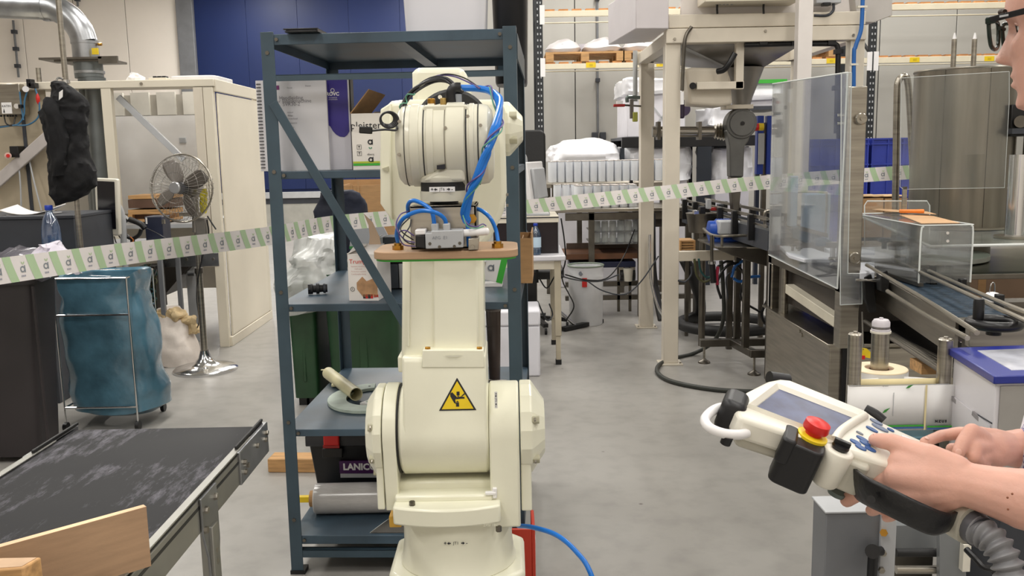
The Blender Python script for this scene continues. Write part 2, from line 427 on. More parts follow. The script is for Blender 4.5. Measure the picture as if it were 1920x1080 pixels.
# pedestal and foot
part('pedestal', MB().zprism(rr(RX-.17, YR-.17, RX+.17, YR+.17, .02), .02, .24).zprism(rr(RX-.25, YR-.25, RX+.25, YR+.25, .02), 0, .02), MGREY, rob, bevel=.004, label='grey steel pedestal')
zf = ZA(1052, 2.42, 750)
fl = []
for a, b in ((-.188, -.10), (-.13, -.155), (.13, -.155), (.188, -.10), (.188, .12), (.15, .16), (-.15, .16), (-.188, .12)): fl.append((RX+a, YR+b))
part('foot_flange', MB().zprism(fl, .24, zf), CREAM, rob, bevel=.012)
bs = part('base', MB().lathe([(.165, 0), (.158, .02), (.153, .06), (.152, z_base_top-zf+.02)], (RX, YR, zf), seg=56), CREAM, rob, bevel=.003)
yb = YR-.1535
def cylprint(mb, cx, cy, r, px, py, s, body, up=(0, 0, 1), bold=0):
    pass
p = at(855, 1018, yb)
def arrowlabel(m, M, s, body, flip=False):
    m.text('+', s*1.2, M @ MTr((-2.3*s, 0, 0)), bold=.02*s); m.text('-', s*1.2, M @ MTr((2.3*s, 0, 0)), bold=.02*s)
    m.text(body, s*.9, M)
    for sg in (-1, 1):
        A = M @ MTr((sg*1.45*s, 0, 0))
        m.prism([(sg*.45*s, 0), (0, .35*s), (0, .12*s), (-sg*.35*s, .12*s), (-sg*.35*s, -.12*s), (0, -.12*s), (0, -.35*s)], A, .0002)
m = MB(); arrowlabel(m, fm(p, off=.0022), .0125, 'JT1'); part('axis_label', m, INK, rob, label='small printed plus and minus axis arrows on the base', smooth=False)
# turret ring above the base
zr0, zr1 = ZA(990, 2.28), ZA(950, 2.30)
part('turret_ring', MB().lathe([(.150, -.004), (.158, 0), (.160, .004), (.160, (zr1-zr0)*.72), (.158, (zr1-zr0)*.8)], (RX+.005, YR, zr0), seg=56), CREAM, rob, bevel=.003)
m = MB(); xl, xr = XA(747, 2.35, 900), XA(917, 2.35, 900)
m.box((xl-.01, 2.45, zr0+.02), (xr+.01, 2.60, zs-.06)); m.box((xl-.01, 2.385, zr1+.012), (xr+.01, 2.47, zr1+.040))
xa_, xb_ = xl-.012, xr+.03; m.zprism([(xa_+(xb_-xa_)*k/16, 2.272+.030*(k/8-1)**2) for k in range(17)]+[(xb_, 2.42), (xa_, 2.42)], zr0+.002, zr1+.002)
m.box((xl-.01, 2.335, zr1-.002), (xr+.01, 2.4, zr1+.018))
part('turret_web', m, CREAM, rob, bevel=.006)
def dshape(yc, zc, r, zb, hy=None, n=18):
    hy = r if hy is None else hy
    return [(yc+r*cos(pi*k/n), zc+r*sin(pi*k/n)) for k in range(n+1)]+[(yc-hy, zb), (yc+hy, zb)]
zl = ZA(955, 2.37, 725)
part('side_wall', MB().xprism(dshape(2.46, zs, .128, zl, .10), XA(722, 2.4), XA(743, 2.33)-.004), CREAM, rob, bevel=.003)
part('side_wall', MB().xprism(dshape(2.46, zs, .127, ZA(988, 2.35, 950), .115), XA(918, 2.4), XA(973, 2.4)), CREAM, rob, bevel=.006)
# gusset where the left wall meets the ring
# end covers, chamfered and slotted
def cover(xin, xout, sgn, yc, zc, r, zb, slots):
    c = MB(); w = abs(xout-xin); n = 10
    ang = [22.5+45*k for k in range(8)]
    def octa(rad): return [V((0, yc+rad*cos(R(a)), zc+rad*sin(R(a)))) for a in [11.25+22.5*k for k in range(16)]]
    rows = []
    for rad, f in ((r, 0), (r, .46), (r*(.58 if sgn > 0 else .72), 1.0)):
        rows.append([V((xin+sgn*w*f, q.y, q.z)) for q in octa(rad)])
    c.grid(rows, closed=True); nn = len(c.v); c.f.append(list(range(nn-16, nn))); c.mi.append(0); c.f.append(list(range(16))); c.mi.append(0)
    if zb is not None: c.box((xin, yc-r*.80, zb), (xin+sgn*w*.42, yc+r*.6, zc-.05))
    o = part('motor_cover', c, CREAM, rob, bevel=.004, smooth=False)
    for a in slots:
        q = V((xin+sgn*w*.46, yc+r*.94*cos(R(a)), zc+r*.94*sin(R(a)))); d = V((0, cos(R(a)), sin(R(a))))
        B = frame(V((1, 0, 0)), d).to_4x4(); B.translation = q
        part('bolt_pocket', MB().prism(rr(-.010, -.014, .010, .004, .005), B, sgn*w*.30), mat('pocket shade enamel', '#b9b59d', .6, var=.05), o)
        part('bolt', MB().cyl(q+V((sgn*w*.1, 0, 0))+d*.003, q+V((sgn*w*.16, 0, 0))+d*.003, .006, seg=6), STEEL, o)
    return o
cover(XA(722, 2.42), XA(690, 2.42), -1, 2.46, zs-.004, .130, ZA(950, 2.38, 710), (160, 205, 250))
cover(XA(975, 2.42), XA(1021, 2.42), 1, 2.46, zs-.002, .130, ZA(952, 2.38, 980), (155, 212))
m = MB(); rs = .1255
m.lathe([(rs-.002, 0), (rs, .001), (rs, .004), (rs-.002, .005)], (XA(743, 2.33)-.004, 2.46, zs), (1, 0, 0), 56)
part('shaft_seal', m, BLACKR, rob)
# hub of the lower arm
hx0, hx1 = XA(743, 2.33), XA(916, 2.33)
hr = .127
larm = MB().lathe([(hr-.010, 0), (hr, .009), (hr, hx1-hx0-.009), (hr-.008, hx1-hx0)], (hx0, 2.46, zs), (1, 0, 0), 64)
arm = part('lower_arm', larm, CREAM, rob, bevel=.002)
ztop = ZA(420, 2.5); yf = 2.36
TH = R(8)                                       # the arm leans back by this much from the hub tangent
def prof(ss, h=0):                                # front line of hub and arm root, ss along it from the facing line
    sa = hr*(pi/2-0) if False else hr*TH
    if ss < sa: a = ss/hr; return (2.46-(hr+h)*cos(a), zs+(hr+h)*sin(a))
    y0, z0 = 2.46-(hr+h)*cos(TH), zs+(hr+h)*sin(TH); return (y0+(ss-sa)*sin(TH), z0+(ss-sa)*cos(TH))
zt = ZA(668, 2.36)
pr = [prof(-.05+.01*k) for k in range(6)]
k = .01
while prof(k)[1] < zt: pr.append(prof(k)); k += .01
pr += [(prof(k)[0], zt), (2.57, zt), (2.575, zs), (2.5, zs-.06)]
part('arm_root', MB().xprism(pr, XA(752, 2.34, 700), XA(911, 2.34, 700)), CREAM, arm, bevel=.010, seg=3)
part('casting_lug', MB().box((XA(746, 2.40, 690), 2.40, ZA(700, 2.38)), (XA(757, 2.38, 690), 2.50, ZA(669, 2.38))), CREAM, arm, bevel=.006, seg=3)
yf = prof((zt-zs)+.005)[0]-.006
m = MB(); m.pprism([(792, 656), (907, 656), (909, 690), (790, 690)], yf-.001, .05); part('raised_pad', m, CREAM, arm, bevel=.003)
m = MB(); m.pprism([(754, 440), (905, 440), (909, 680), (752, 680)], yf+.03, .15); part('arm_column', m, CREAM, arm, bevel=.014, seg=3)
m = MB(); m.pprism([(812, 450), (896, 450), (898, 656), (812, 656)], yf+.022, .05); part('arm_rib', m, CREAM, arm, bevel=.006, seg=3)
m = MB(); m.pprism([(765, 450), (770, 450), (768, 650), (763, 650)], yf+.026, .02); part('edge_bead', m, CREAM, arm, bevel=.002)
for px in (802, 899):
    m = MB(); q = at(px, 654, yf+.01); m.cyl(q-V((.007, 0, -.002)), q+V((.007, 0, .002)), .004, seg=8); m.cb(q, (.006, .012, .010)); part('cap_screw', m, BRASS, arm, bevel=.001)
m = MB(); m.prism([(-.024, .0015), (.024, .0015), (.012, -.0035), (-.012, -.0035)], fm(at(850, 667, yf-.002), off=.0015), .0008); part('casting_dent', m, CREAMD, arm)
# warning triangle, wrapped on the hub
def wrap(m, cx, cz, x, s, h=0):    # x along the axis, s along the arc from the facing line
    y, z = prof(s, .0012+h); return V((x, y, z))
pc = at(857, 748, 2.33); s0 = pc.z-zs; sc = .0505*2/2
def wtri(m, pts, h):
    vs = [wrap(m, 0, 0, pc.x+u, s0+v, h) for u, v in pts]; m.add(vs, [tuple(range(len(vs)))])
def subtri(m, a, b, c, h, n=10):
    for i in range(n):
        for j in range(n-i):
            P = lambda i, j: (a[0]+(b[0]-a[0])*i/n+(c[0]-a[0])*j/n, a[1]+(b[1]-a[1])*i/n+(c[1]-a[1])*j/n)
            wtri(m, [P(i, j), P(i+1, j), P(i, j+1)], h)
            if i+j < n-1: wtri(m, [P(i+1, j), P(i+1, j+1), P(i, j+1)], h)
wl = MB(); T = [(-.0500, -.0345), (.0500, -.0345), (0, .053)]
subtri(wl, *T, 0)
for a, b in ((0, 1), (1, 2), (2, 0)): pass
wo = part('warning_sign', wl, INK, rob, label='yellow crushing hazard triangle with black border', smooth=False)
T2 = [(-.0425, -.0305), (.0425, -.0305), (0, .0440)]
wl = MB(); subtri(wl, *T2, .0006); part('warning_face', wl, YEL, wo, smooth=False)
wl = MB()
for q in ([(-.019, .011), (-.014, .015), (-.001, .001), (-.006, -.006), (-.004, -.017), (-.009, -.014), (-.019, .004)],
          [(-.001, .001), (.010, .003), (.019, .001), (.019, -.003), (.010, -.003), (-.004, -.004)],
          [(.010, .004), (.019, .012), (.021, .009), (.013, .003)], [(-.002, .006), (.006, .006), (.006, .016), (-.002, .016)], [(-.001, .005), (.005, .005), (.002, .001)],
          [(-.004, -.024), (.004, -.024), (.004, -.013), (-.004, -.013)], [(-.004, -.012), (.004, -.012), (0, -.008)]): wtri(wl, q, .0013)
part('hand_pictogram', wl, INK, wo, smooth=False)
q = at(930, 750, 2.328); m = MB(); Mx = fm(q, right=(0, 0, -1), up=(1, 0, 0), off=.004); m.cb(q, (.0075, .0005, .045)); lb = part('axis_label', m, PAPER, rob)
m = MB(); arrowlabel(m, fm(q, right=(0, 0, -1), up=(1, 0, 0), off=.0015), .0075, 'JT2'); part('print', m, INK, lb, smooth=False)
for px, py in ((922, 926),):
    q = at(px, py, 2.33); part('hose_clip', MB().cb(q+V((-.003, .006, 0)), (.03, .012, .010)).cb(q+V((.008, .008, -.0)), (.012, .012, .03)), WHITEP, rob, bevel=.003)
for px, py in ((772, 948), (935, 995)):
    q = at(px, py, 2.30); part('bolt', MB().cyl(q+V((0, .01, -.006)), q+V((0, .01, .008)), .008, seg=6), STEELD, rob)
m = MB()
m.text('2X0 1B0', .011, fm(at(935-15, 984, 2.262), off=.002)); part('cast_marks', m, CREAM, rob, smooth=False)
# elbow housing and upper covers
ye = 2.34
elb = part('elbow_housing', MB().pprism([(733, 189), (760, 186), (925, 186), (946, 196), (950, 368), (944, 398), (921, 446), (898, 470), (765, 470), (745, 452), (736, 414), (713, 382), (711, 300), (716, 205)], ye, .25), CREAM, rob, bevel=.014, seg=3)
part('flange_strip', MB().pprism([(713, 205), (733, 192), (733, 300), (735, 414), (713, 382)], ye-.012, .05), CREAM, elb, bevel=.004)
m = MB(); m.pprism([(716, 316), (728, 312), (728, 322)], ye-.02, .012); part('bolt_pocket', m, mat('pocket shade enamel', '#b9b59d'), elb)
part('top_cover', MB().pprism([(773, 200), (772, 136), (780, 126), (866, 126), (874, 138), (882, 172), (884, 200)], ye+.03, .17), CREAM, rob, bevel=.014, seg=3)
for py in (365, 385):
    q = at(949, py, ye+.01); part('bolt', MB().cyl(q, q+V((.006, 0, 0)), .004, seg=6), STEEL, elb)
ze = ZA(243, 2.42)
def cover2():
    xin, xout = XA(944, 2.42, 240), XA(981, 2.42, 240); yc, r, w = 2.47, ZA(190, 2.42)-ze, 0; w = xout-xin
    rows = []
    for rad, f in ((r, -.1), (r, .30), (r*.45, 1.0)):
        rows.append([V((xin+w*f, yc+rad*cos(R(a)), ze+rad*sin(R(a)))) for a in [11.25+22.5*k for k in range(16)]])
    c = MB(); c.grid(rows, closed=True); nn = len(c.v); c.f.append(list(range(nn-16, nn))); c.mi.append(0)
    o = part('motor_cover', c, CREAM, rob, bevel=.004, smooth=False)
    for a in (148, 208):
        q = V((xin+w*.30, yc+r*.90*cos(R(a)), ze+r*.90*sin(R(a)))); d = V((0, cos(R(a)), sin(R(a)))); B = frame(V((1, 0, 0)), d).to_4x4(); B.translation = q
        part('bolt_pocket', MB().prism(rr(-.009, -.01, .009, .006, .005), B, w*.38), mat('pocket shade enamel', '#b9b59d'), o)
cover2()
# forearm tube pointing at the camera
YWR = 1.92
wc = at(833, 272, YWR); fc = at(848, 262, 2.34)
part('forearm', MB().lathe([(.108, 0), (.104, .06), (.088, .16), (.075, .34)], fc, V((wc.x, YWR+.02, wc.z))-fc, 40), CREAM, rob)
gk = at(848, 240, 2.2)
part('gasket', MB().lathe([(.085, 0), (.092, .008), (.092, .03)], gk, (0, 1, 0), 40), BLACKR, rob)
# wrist barrel
r = .083
x0, x1 = XA(742, 1.88, 272), XA(926, 1.88, 272)
W_ = x1-x0
wr = part('wrist_body', MB().lathe([(r*.60, 0), (r*.86, .004), (r*.97, .012), (r, .022), (r, W_*.50), (r, W_-.024), (r*.97, W_-.012), (r*.84, W_-.003), (r*.6, W_)], (x0, YWR, wc.z), (1, 0, 0), 56), CREAMD, rob)
for px, ww in ((759, .0014), (794, .0022), (873, .0030), (896, .0022)):
    q = XA(px, 1.86, 272); part('seam', MB().lathe([(r-.004, 0), (r+.0012, 0), (r+.0012, ww), (r-.004, ww)], (q, YWR, wc.z), (1, 0, 0), 48), BLACKR, wr)
for px, w2, dr in ((777, .018, .0035), (806, .014, .004), (884, .010, .003)):
    q = XA(px, 1.86, 272); part('band', MB().lathe([(r, 0), (r+dr*.7, .001), (r+dr*.7, w2), (r, w2+.001)], (q-w2/2, YWR, wc.z), (1, 0, 0), 48), CREAMD, wr, bevel=.001)
q = at(833, 285, YWR-r-.004)
part('fork_slot', MB().pprism([(819, 310), (834, 308), (834, 317), (819, 318)], YWR-r*.93, .006), INK, wr)
q = XA(836, 1.85, 272); q1_ = XA(871, 1.85, 272); part('fork_band', MB().lathe([(r, 0), (r+.0045, .001), (r+.0045, q1_-q-.001), (r, q1_-q)], (q, YWR, wc.z), (1, 0, 0), 56), CREAMD, wr, bevel=.001); part('seam', MB().lathe([(r, 0), (r+.0008, .0003), (r+.0008, .0012), (r, .0015)], (q-.003, YWR, wc.z), (1, 0, 0), 48), STEELD, wr)
m = MB(); m.pprism([(815, 322), (836, 314), (868, 314), (873, 340), (792, 340)], YWR-r*.86, .08); part('wrist_neck', m, CREAMD, wr, bevel=.006)
screws(wr, [at(px, py, YWR-r*.96) for px, py in ((749, 228), (748, 290), (901, 235), (905, 300), (877, 218), (835, 240))], .004)
# wrist flange turning on a vertical axis
fx = at(831, 350, YWR-.02).x; fy = YWR-.025
def Z(py): return at(831, py, fy-.045).z
fl = part('tool_flange', MB().lathe([(.047, Z(378)-Z(378)), (.0475, .006), (.0475, Z(359)-Z(378)), (.046, Z(359)-Z(378))], (fx, fy, Z(378)), seg=44), CREAMD, rob)
part('dark_ring', MB().cyl((fx, fy, Z(361)), (fx, fy, Z(341)), .046, seg=44), BLACKR, fl, label='black sealing ring of the tool flange')
part('flange_neck', MB().lathe([(.0475, 0), (.050, .004), (.050, .010), (.040, .022), (.030, .05)], (fx, fy, Z(342)), seg=44), CREAMD, fl)
q = at(829, 355, fy-.0485); lb = part('axis_label', MB().cb(q, (.052, .0012, .010)), PAPER, fl)
m = MB(); arrowlabel(m, fm(q, off=.0012), .0088, 'JT6'); part('print', m, INK, lb, smooth=False)
# gripper bracket, board and valve
bx = MB(); A0 = at(768, 386, 1.84); A1 = at(895, 466, 1.84)
grp = part('gripper_bracket', bx.box((A0.x, 1.84, A1.z), (A1.x, 1.848, A0.z)).box((A0.x, 1.84, A0.z-.006), (A1.x, 1.96, A0.z)).box((A1.x-.006, 1.84, A1.z), (A1.x, 1.96, A0.z)).box((A0.x, 1.84, A1.z), (A1.x, 1.96, A1.z+.006)), STEEL, rob, bevel=.0015, label='brushed steel gripper bracket')
part('coupling', MB().cyl((fx, fy+.02, A0.z), (fx, fy+.02, Z(377)), .030, seg=28), BLACKR, grp, label='black coupling under the flange')
zb = A1.z
b0, b1 = at(704, 470, 1.86).x, at(971, 470, 1.86).x
part('suction_board', MB().zprism(rr(b0, 1.80, b1, 1.985, .040, 8), zb-.016, zb), PLY, grp, bevel=.002, label='rounded wooden board of the gripper')
part('foam_pad', MB().zprism(rr(b0+.004, 1.804, b1-.004, 1.98, .038, 8), zb-.020, zb-.0162), GREEN, grp, label='thin green foam under the board')
for px in (746, 933):
    q = at(px, 462, 1.845); q.z = zb
    part('hose_fitting', MB().cyl(q, q+V((0, 0, .009)), .0115, seg=6).cyl(q+V((0, 0, .009)), q+V((0, 0, .014)), .008, seg=14), BRASS, grp, label='brass push-in fitting')
vb = part('valve_block', MB().pprism([(797, 437), (808, 437), (808, 433), (868, 431), (869, 464), (798, 467)], 1.79, .045), LGREY, grp, bevel=.002, label='light grey valve block')
part('valve_port', MB().pprism([(808, 420), (821, 420), (822, 436), (809, 436)], 1.795, .025), LGREY, vb, bevel=.002)
part('valve_port', MB().pprism([(830, 420), (843, 419), (844, 434), (831, 435)], 1.795, .025), LGREY, vb, bevel=.002)
m = MB(); m.text('AFG  E1', .009, fm(at(825, 446, 1.79), off=.0008)); part('print', m, INKG, vb, smooth=False)
screws(vb, [at(px, py, 1.79) for px, py in ((806, 457), (862, 456), (824, 463), (852, 462))], .0035, .001, mm=STEELD)
part('solenoid', MB().pprism([(779, 441), (797, 441), (798, 466), (779, 464)], 1.795, .04), BLACK, grp, bevel=.002)
part('valve_cap', MB().pprism([(778, 431), (798, 430), (798, 440), (778, 441)], 1.795, .03), WHITEP, grp, bevel=.002)
a = at(869, 437, 1.815); b = at(913, 434, 1.815)
part('silencer', MB().cyl(a, b, .0075, seg=18).sph(b, (.005, .0075, .0075)), WHITEP, grp, label='white plastic silencer')
m = MB(); q = at(885, 410, 1.835); m.cyl(q+V((0, .004, 0)), q+V((0, -.004, 0)), .010, seg=6); part('hose_fitting', m, BRASS, grp)
q = at(875, 412, 1.825); part('elbow_fitting', MB().cyl(q+V((0, .02, 0)), q+V((0, -.006, 0)), .009, seg=14), HOSEB, grp, label='blue elbow fitting')
part('bracket_foot', MB().pprism([(878, 448), (898, 446), (897, 468), (878, 469)], 1.80, .03), STEEL, grp, bevel=.001)
screws(grp, [at(886, 463, 1.80)], .005, .006)
def T(name, pts, rad, m, parent, **k): return part(name, MB().tube([at(*q) for q in pts], rad, 10, 6), m, parent, **k)
T('air_hose', [(746, 455, 1.85), (744, 435, 1.84), (756, 410, 1.81), (785, 396, 1.80), (815, 398, 1.79), (833, 410, 1.80), (837, 426, 1.808)], .0042, HOSEB, grp)
T('air_hose', [(767, 408, 1.88), (765, 385, 1.86), (775, 376, 1.84), (796, 384, 1.82), (810, 398, 1.81), (815, 425, 1.808)], .0042, HOSEB, grp)
T('air_hose', [(934, 453, 1.85), (930, 432, 1.86), (920, 410, 1.86), (905, 396, 1.87), (893, 391, 1.89)], .0042, HOSEB, grp)
T('air_hose', [(879, 462, 1.815), (878, 446, 1.825), (877, 425, 1.835), (876, 412, 1.84)], .0042, HOSEB, grp)
WIREP = mat('violet wire', '#5a4a86', .4); WIREG = mat('green wire', '#5f9f86', .4); WIREK = mat('black cable', '#202024', .45)
for pts, mm in (([(778, 455, 1.80), (757, 448, 1.80), (743, 425, 1.81), (750, 403, 1.82), (766, 396, 1.85)], WIREP),
                ([(776, 458, 1.80), (765, 455, 1.79), (756, 445, 1.80), (768, 425, 1.82), (771, 412, 1.83)], WIREK),
                ([(775, 450, 1.80), (755, 436, 1.79), (752, 425, 1.80), (768, 408, 1.83)], WIREK),
                ([(776, 442, 1.80), (760, 432, 1.79), (748, 438, 1.80), (756, 458, 1.81), (780, 462, 1.8)], WIREP),
                ([(869, 408, 1.81), (878, 421, 1.80), (893, 425, 1.81), (905, 420, 1.82), (912, 424, 1.82)], WIREP),
                ([(868, 404, 1.81), (876, 424, 1.80), (893, 428, 1.81), (907, 424, 1.82)], WIREG)):
    part('wire', MB().tube([at(*q) for q in pts], .0014, 6, 6), mm, grp)
# cable dress pack
top = part('connector_panel', MB().pprism([(795, 197), (876, 196), (882, 209), (789, 210)], 1.875, .07), CREAMD, rob, bevel=.003)
q = lambda px, py: at(px, py, 1.92)
for px, w2, h2, mm, lb in ((809, .0085, 10, BRASS, None), (832, .0075, 11, mat('gold plug', '#b79a5c', .35, .6), None), (846, .006, 14, STEELD, None), (859, .008, 18, mat('grey connector', '#8d9197', .4), 'grey cable connector')):
    a = q(px, 199); part('connector', MB().cyl(a, a+V((0, 0, h2*1.92/F+.004)), w2, seg=8 if px != 859 else 20), mm, top, label=lb, bevel=.001)
part('elbow_connector', MB().tube([q(848, 196), q(846, 176), q(852, 166), q(864, 165)], .0115, 12), BLACK, top, label='black elbow connector')
def dress(name, pts, rad, mm, n=1, off=.0, tw=3.0, ph=0):
    P = spline([at(*z) for z in pts], 8)
    if off:
        Q = []
        for i, p_ in enumerate(P):
            d = (P[min(i+1, len(P)-1)]-P[max(i-1, 0)]).normalized(); B = frame(d); a = ph+tw*2*pi*i/len(P)
            Q.append(p_+B @ V((off*cos(a), off*sin(a), 0)))
        P = Q
    return part(name, MB().tube(P, rad, 10 if rad > .003 else 6, sm=False), mm, rob)
main = [(862, 165, 1.93), (895, 166, 1.95), (920, 172, 1.93), (934, 190, 1.90), (936, 215, 1.86), (930, 245, 1.81), (918, 275, 1.79), (905, 300, 1.79), (894, 330, 1.79), (883, 360, 1.80), (875, 395, 1.815), (874, 412, 1.82)]
dress('air_hose', main, .0072, HOSEB); dress('air_hose', main[2:], .0055, HOSEB, off=.007, tw=1.2)
dress('wire', main[1:-1], .0018, WIREP, off=.0105, tw=2.5); dress('wire', main[2:-1], .0016, WIREG, off=.011, tw=1.8, ph=2)
arc = [(865, 172, 1.92), (855, 160, 1.93), (838, 150, 1.95), (818, 147, 1.95), (795, 155, 1.94), (772, 172, 1.93), (757, 195, 1.92), (751, 218, 1.90), (747, 240, 1.87)]
for k in range(4): dress('cable', [(a+(k-1.5)*1.5, b+(k % 2)*3, c) for a, b, c in arc], .0030, WIREK, off=.004, tw=1.0, ph=k*1.6)
dress('wire', [(900, 166, 1.94), (880, 155, 1.95), (850, 143, 1.96), (820, 142, 1.96), (790, 158, 1.95)], .0018, WIREP)
dress('wire', [(905, 168, 1.94), (870, 146, 1.96), (835, 139, 1.96), (805, 150, 1.96), (765, 178, 1.94), (752, 210, 1.9)], .0016, WIREK)
dress('wire', [(752, 220, 1.9), (756, 195, 1.91), (775, 172, 1.92)], .0014, WIREG, off=.006)
cc = at(731, 225, 1.85); m = MB()
for k in range(4):
    rx, rz_ = .018-.0015*k, .0155-.001*k
    m.tube([cc+V((rx*cos(t*pi/6)-.002*k, .006*k-.01, rz_*sin(t*pi/6)+.001*k)) for t in range(12)], .0022, 6, 3, closed=True)
part('cable_loop', m, WIREK, rob)
dress('cable', [(745, 236, 1.86), (742, 244, 1.84), (722, 243, 1.83), (698, 245, 1.83)], .0023, WIREK)
q = at(686, 244, 1.83); M = MRo(R(5), 4, 'Y'); M.translation = q
pl = part('usb_plug', MB().cb((0, 0, 0), (.026, .009, .014), M), BLACK, rob, bevel=.002)
part('plug_shell', MB().cb((-.018, 0, 0), (.011, .005, .012), M), CHROME, pl)
q = at(850, 182, 2.18); part('washer', MB().cyl(at(825, 182, 2.19), at(825, 182, 2.17), .005, seg=12), OFFW, rob)
# yellow stop behind the ring
q = at(743, 972, 2.5); part('stop_block', MB().cb(q, (.035, .05, .035)), mat('amber plastic', '#d9a840', .4), rob, bevel=.003)
# ================================================================== the steel shelving unit and what stands on it
SY = 3.0; SRZ = R(-2.5); SW, SD = .822, .90
s0_ = at(491, 70, SY); SX0 = (at(491, 70, SY).x+at(543, 1060, SY).x)/2
SM = MTr((SX0, SY, 0)) @ MRo(SRZ, 4, 'Z')
sh = thing('shelving_unit', 'blue-grey angle steel shelving unit with worn trays behind the robot arm', 'shelf', M=SM, local=True)
def SZ(py, px=640, Y=SY): return at(px, py, Y).z
Ht = at(500, 60, SY).z
PW, TH_ = .043, .003
for x in (0, SW):
    for y in (0, SD):
        sx = 1 if x == 0 else -1; sy = 1 if y == 0 else -1; m = MB()
        m.prism([(0, 0), (sx*PW, 0), (sx*PW, sy*TH_), (sx*TH_, sy*TH_), (sx*TH_, sy*PW), (0, sy*PW)], MTr((x, y, .012)), Ht-.012)
        p = part('post', m, SHELFM, sh, bevel=.001)
        part('foot', MB().box((x-sx*.003, y-sy*.003, 0), (x+sx*.048, y+sy*.048, .014)), BLACK, p)
        for z in (.2, .55, 1.0, 1.4, 1.78): part('screw', MB().cyl((x+sx*.02, y-.003*sy, z), (x+sx*.02, y, z), .007, seg=6), STEELD, p)
levels = [('top', SZ(62), SZ(82)), ('s2', SZ(320), SZ(334)), ('s3', SZ(569), SZ(583)), ('s4', SZ(804), SZ(817)), ('s5', SZ(1003), SZ(1019))]
trayz = {}
for nm, a, b in levels:
    trayz[nm] = a; m = MB(); d = a-b
    m.box((.004, .004, a-.004), (SW-.004, SD-.004, a)); m.box((.004, .003, b), (SW-.004, .006, a)); m.box((.004, SD-.006, b), (SW-.004, SD-.003, a))
    m.box((.004, .004, b), (.007, SD-.004, a)); m.box((SW-.007, .004, b), (SW-.004, SD-.004, a))
    t = part('tray', m, SHELFT, sh, bevel=.0015)
    part('stiffener', MB().prism([(-.02, 0), (.02, 0), (.035, .004), (.012, -.016), (-.012, -.016), (-.035, .004)][::1], MTr((SW*.53, .01, a-.008)) @ MRo(-pi/2, 4, 'X'), SD-.02) if False else MB().box((SW*.5, .01, b+.004), (SW*.56, SD-.01, a-.004)), SHELFM, t)
    part('screw', MB().cyl((.052, -.004, (a+b)/2), (.052, .004, (a+b)/2), .006, seg=8), STEELD, t)
    part('screw', MB().cyl((SW-.052, -.004, (a+b)/2), (SW-.052, .004, (a+b)/2), .006, seg=8), STEELD, t)
zb1, zb0 = SZ(138), SZ(150)
part('front_bar', MB().box((.02, .002, zb0), (SW-.02, .006, zb1)).box((.02, .002, zb1-.003), (SW-.02, .028, zb1)), SHELFM, sh)
part('front_bar', MB().box((.02, .002, SZ(1044)), (SW-.02, .006, SZ(1030))).box((.02, .002, SZ(1030)-.003), (SW-.02, .03, SZ(1030))), SHELFM, sh)
part('diagonal_brace', MB().beam((.03, -.003, SZ(190)), (.485, -.003, SZ(660)), .030, .004, (0, 1, 0)), SHELFM, sh, bevel=.001)
part('diagonal_brace', MB().beam((SW-.05, SD+.003, SZ(560)), (.30, SD+.003, SZ(820)), .028, .004, (0, 1, 0)), SHELFM, sh, bevel=.001)
part('gusset_plate', MB().box((SW-.002, .02, Ht-.10), (SW+.003, SD-.02, Ht-.02)), SHELFM, sh)
# local helper: positions given in the unit's frame for a pixel on the plane a distance yl behind its front
SI = SM.inverted()
def sp(px, py, yl):
    o = SI @ V((0, 0, CH)); d = SI.to_3x3() @ ray(px, py); return o+d*((yl-o.y)/d.y)
def sthing(name, label, cat, x, y, z, rz=0, **k):
    return thing(name, label, cat, M=SM @ MTr((x, y, z)) @ MRo(rz, 4, 'Z'), local=True, **k)
z2, z3, z4, z5 = trayz['s2'], trayz['s3'], trayz['s4'], trayz['s5']
# ---- second shelf: manuals, folder, binder, box
a, b = sp(484, 240, .10), sp(615, 240, .10); zt = sp(560, 150, .10).z; w_ = b.x-a.x
t = sthing('manual', 'white comb-bound manual leaning behind the shelf post, cover facing out', 'manual', a.x, .10, z2+.001)
h = zt-z2
part('pages', MB().box((0, 0, 0), (w_, .012, h)), PAPER, t, bevel=.001)
part('cover', MB().box((0.002, -.0012, .001), (w_, -.0002, h)), mat('clear cover sheet', '#dcdbe0', .22, var=.02), t)
n = 26
for k in range(n): part('comb_ring', MB().tube([(.010+.009*cos(q*pi/5), .006+.011*sin(q*pi/5), .012+(h-.024)*k/(n-1)) for q in range(10)], .0016, 5, 1, closed=True), BLACK, t)
m = MB(); X = lambda px: sp(px, 240, .10).x-a.x; Zz = lambda py: sp(560, py, .10).z-z2
pM = lambda px, py: MTr((X(px), -.0022, Zz(py))) @ MRo(pi/2, 4, 'X')
m.text('Handleiding', .017, pM(549, 184)); m.text('voor Inblokmachine', .017, pM(549, 190)); m.text('SVR30-2', .017, pM(549, 196))
for px, py, s in ((547, 165, 'Versie'), (582, 162, 'Datum'), (546, 211, 'Inhoud'), (546, 217, 'Bijlage'), (550, 223, 'Onderhoud'), (550, 231, 'Overzicht'), (546, 239, 'Register')): m.text(s, .007, pM(px, py))
part('print', m, mat('faded ink', '#86848c', .7), t, smooth=False)
part('logo_square', MB().box((X(521), -.002, Zz(168)), (X(528), -.0014, Zz(160))), mat('purple ink', '#7d3c74', .6), t)
a, b = sp(606, 240, .13), sp(657, 240, .13); zt = sp(630, 150, .13).z
t = sthing('folder', 'white presentation folder with a purple wave and logo on its cover', 'folder', a.x, .13, z2+.001, rz=R(0))
w_, h = b.x-a.x, zt-z2
part('folder_body', MB().box((0, 0, 0), (w_, .010, h)), mat('lilac white card', '#d5d4de', .35), t, bevel=.001)
PUR = mat('purple print', '#352a86', .4, var=.03); m = MB()
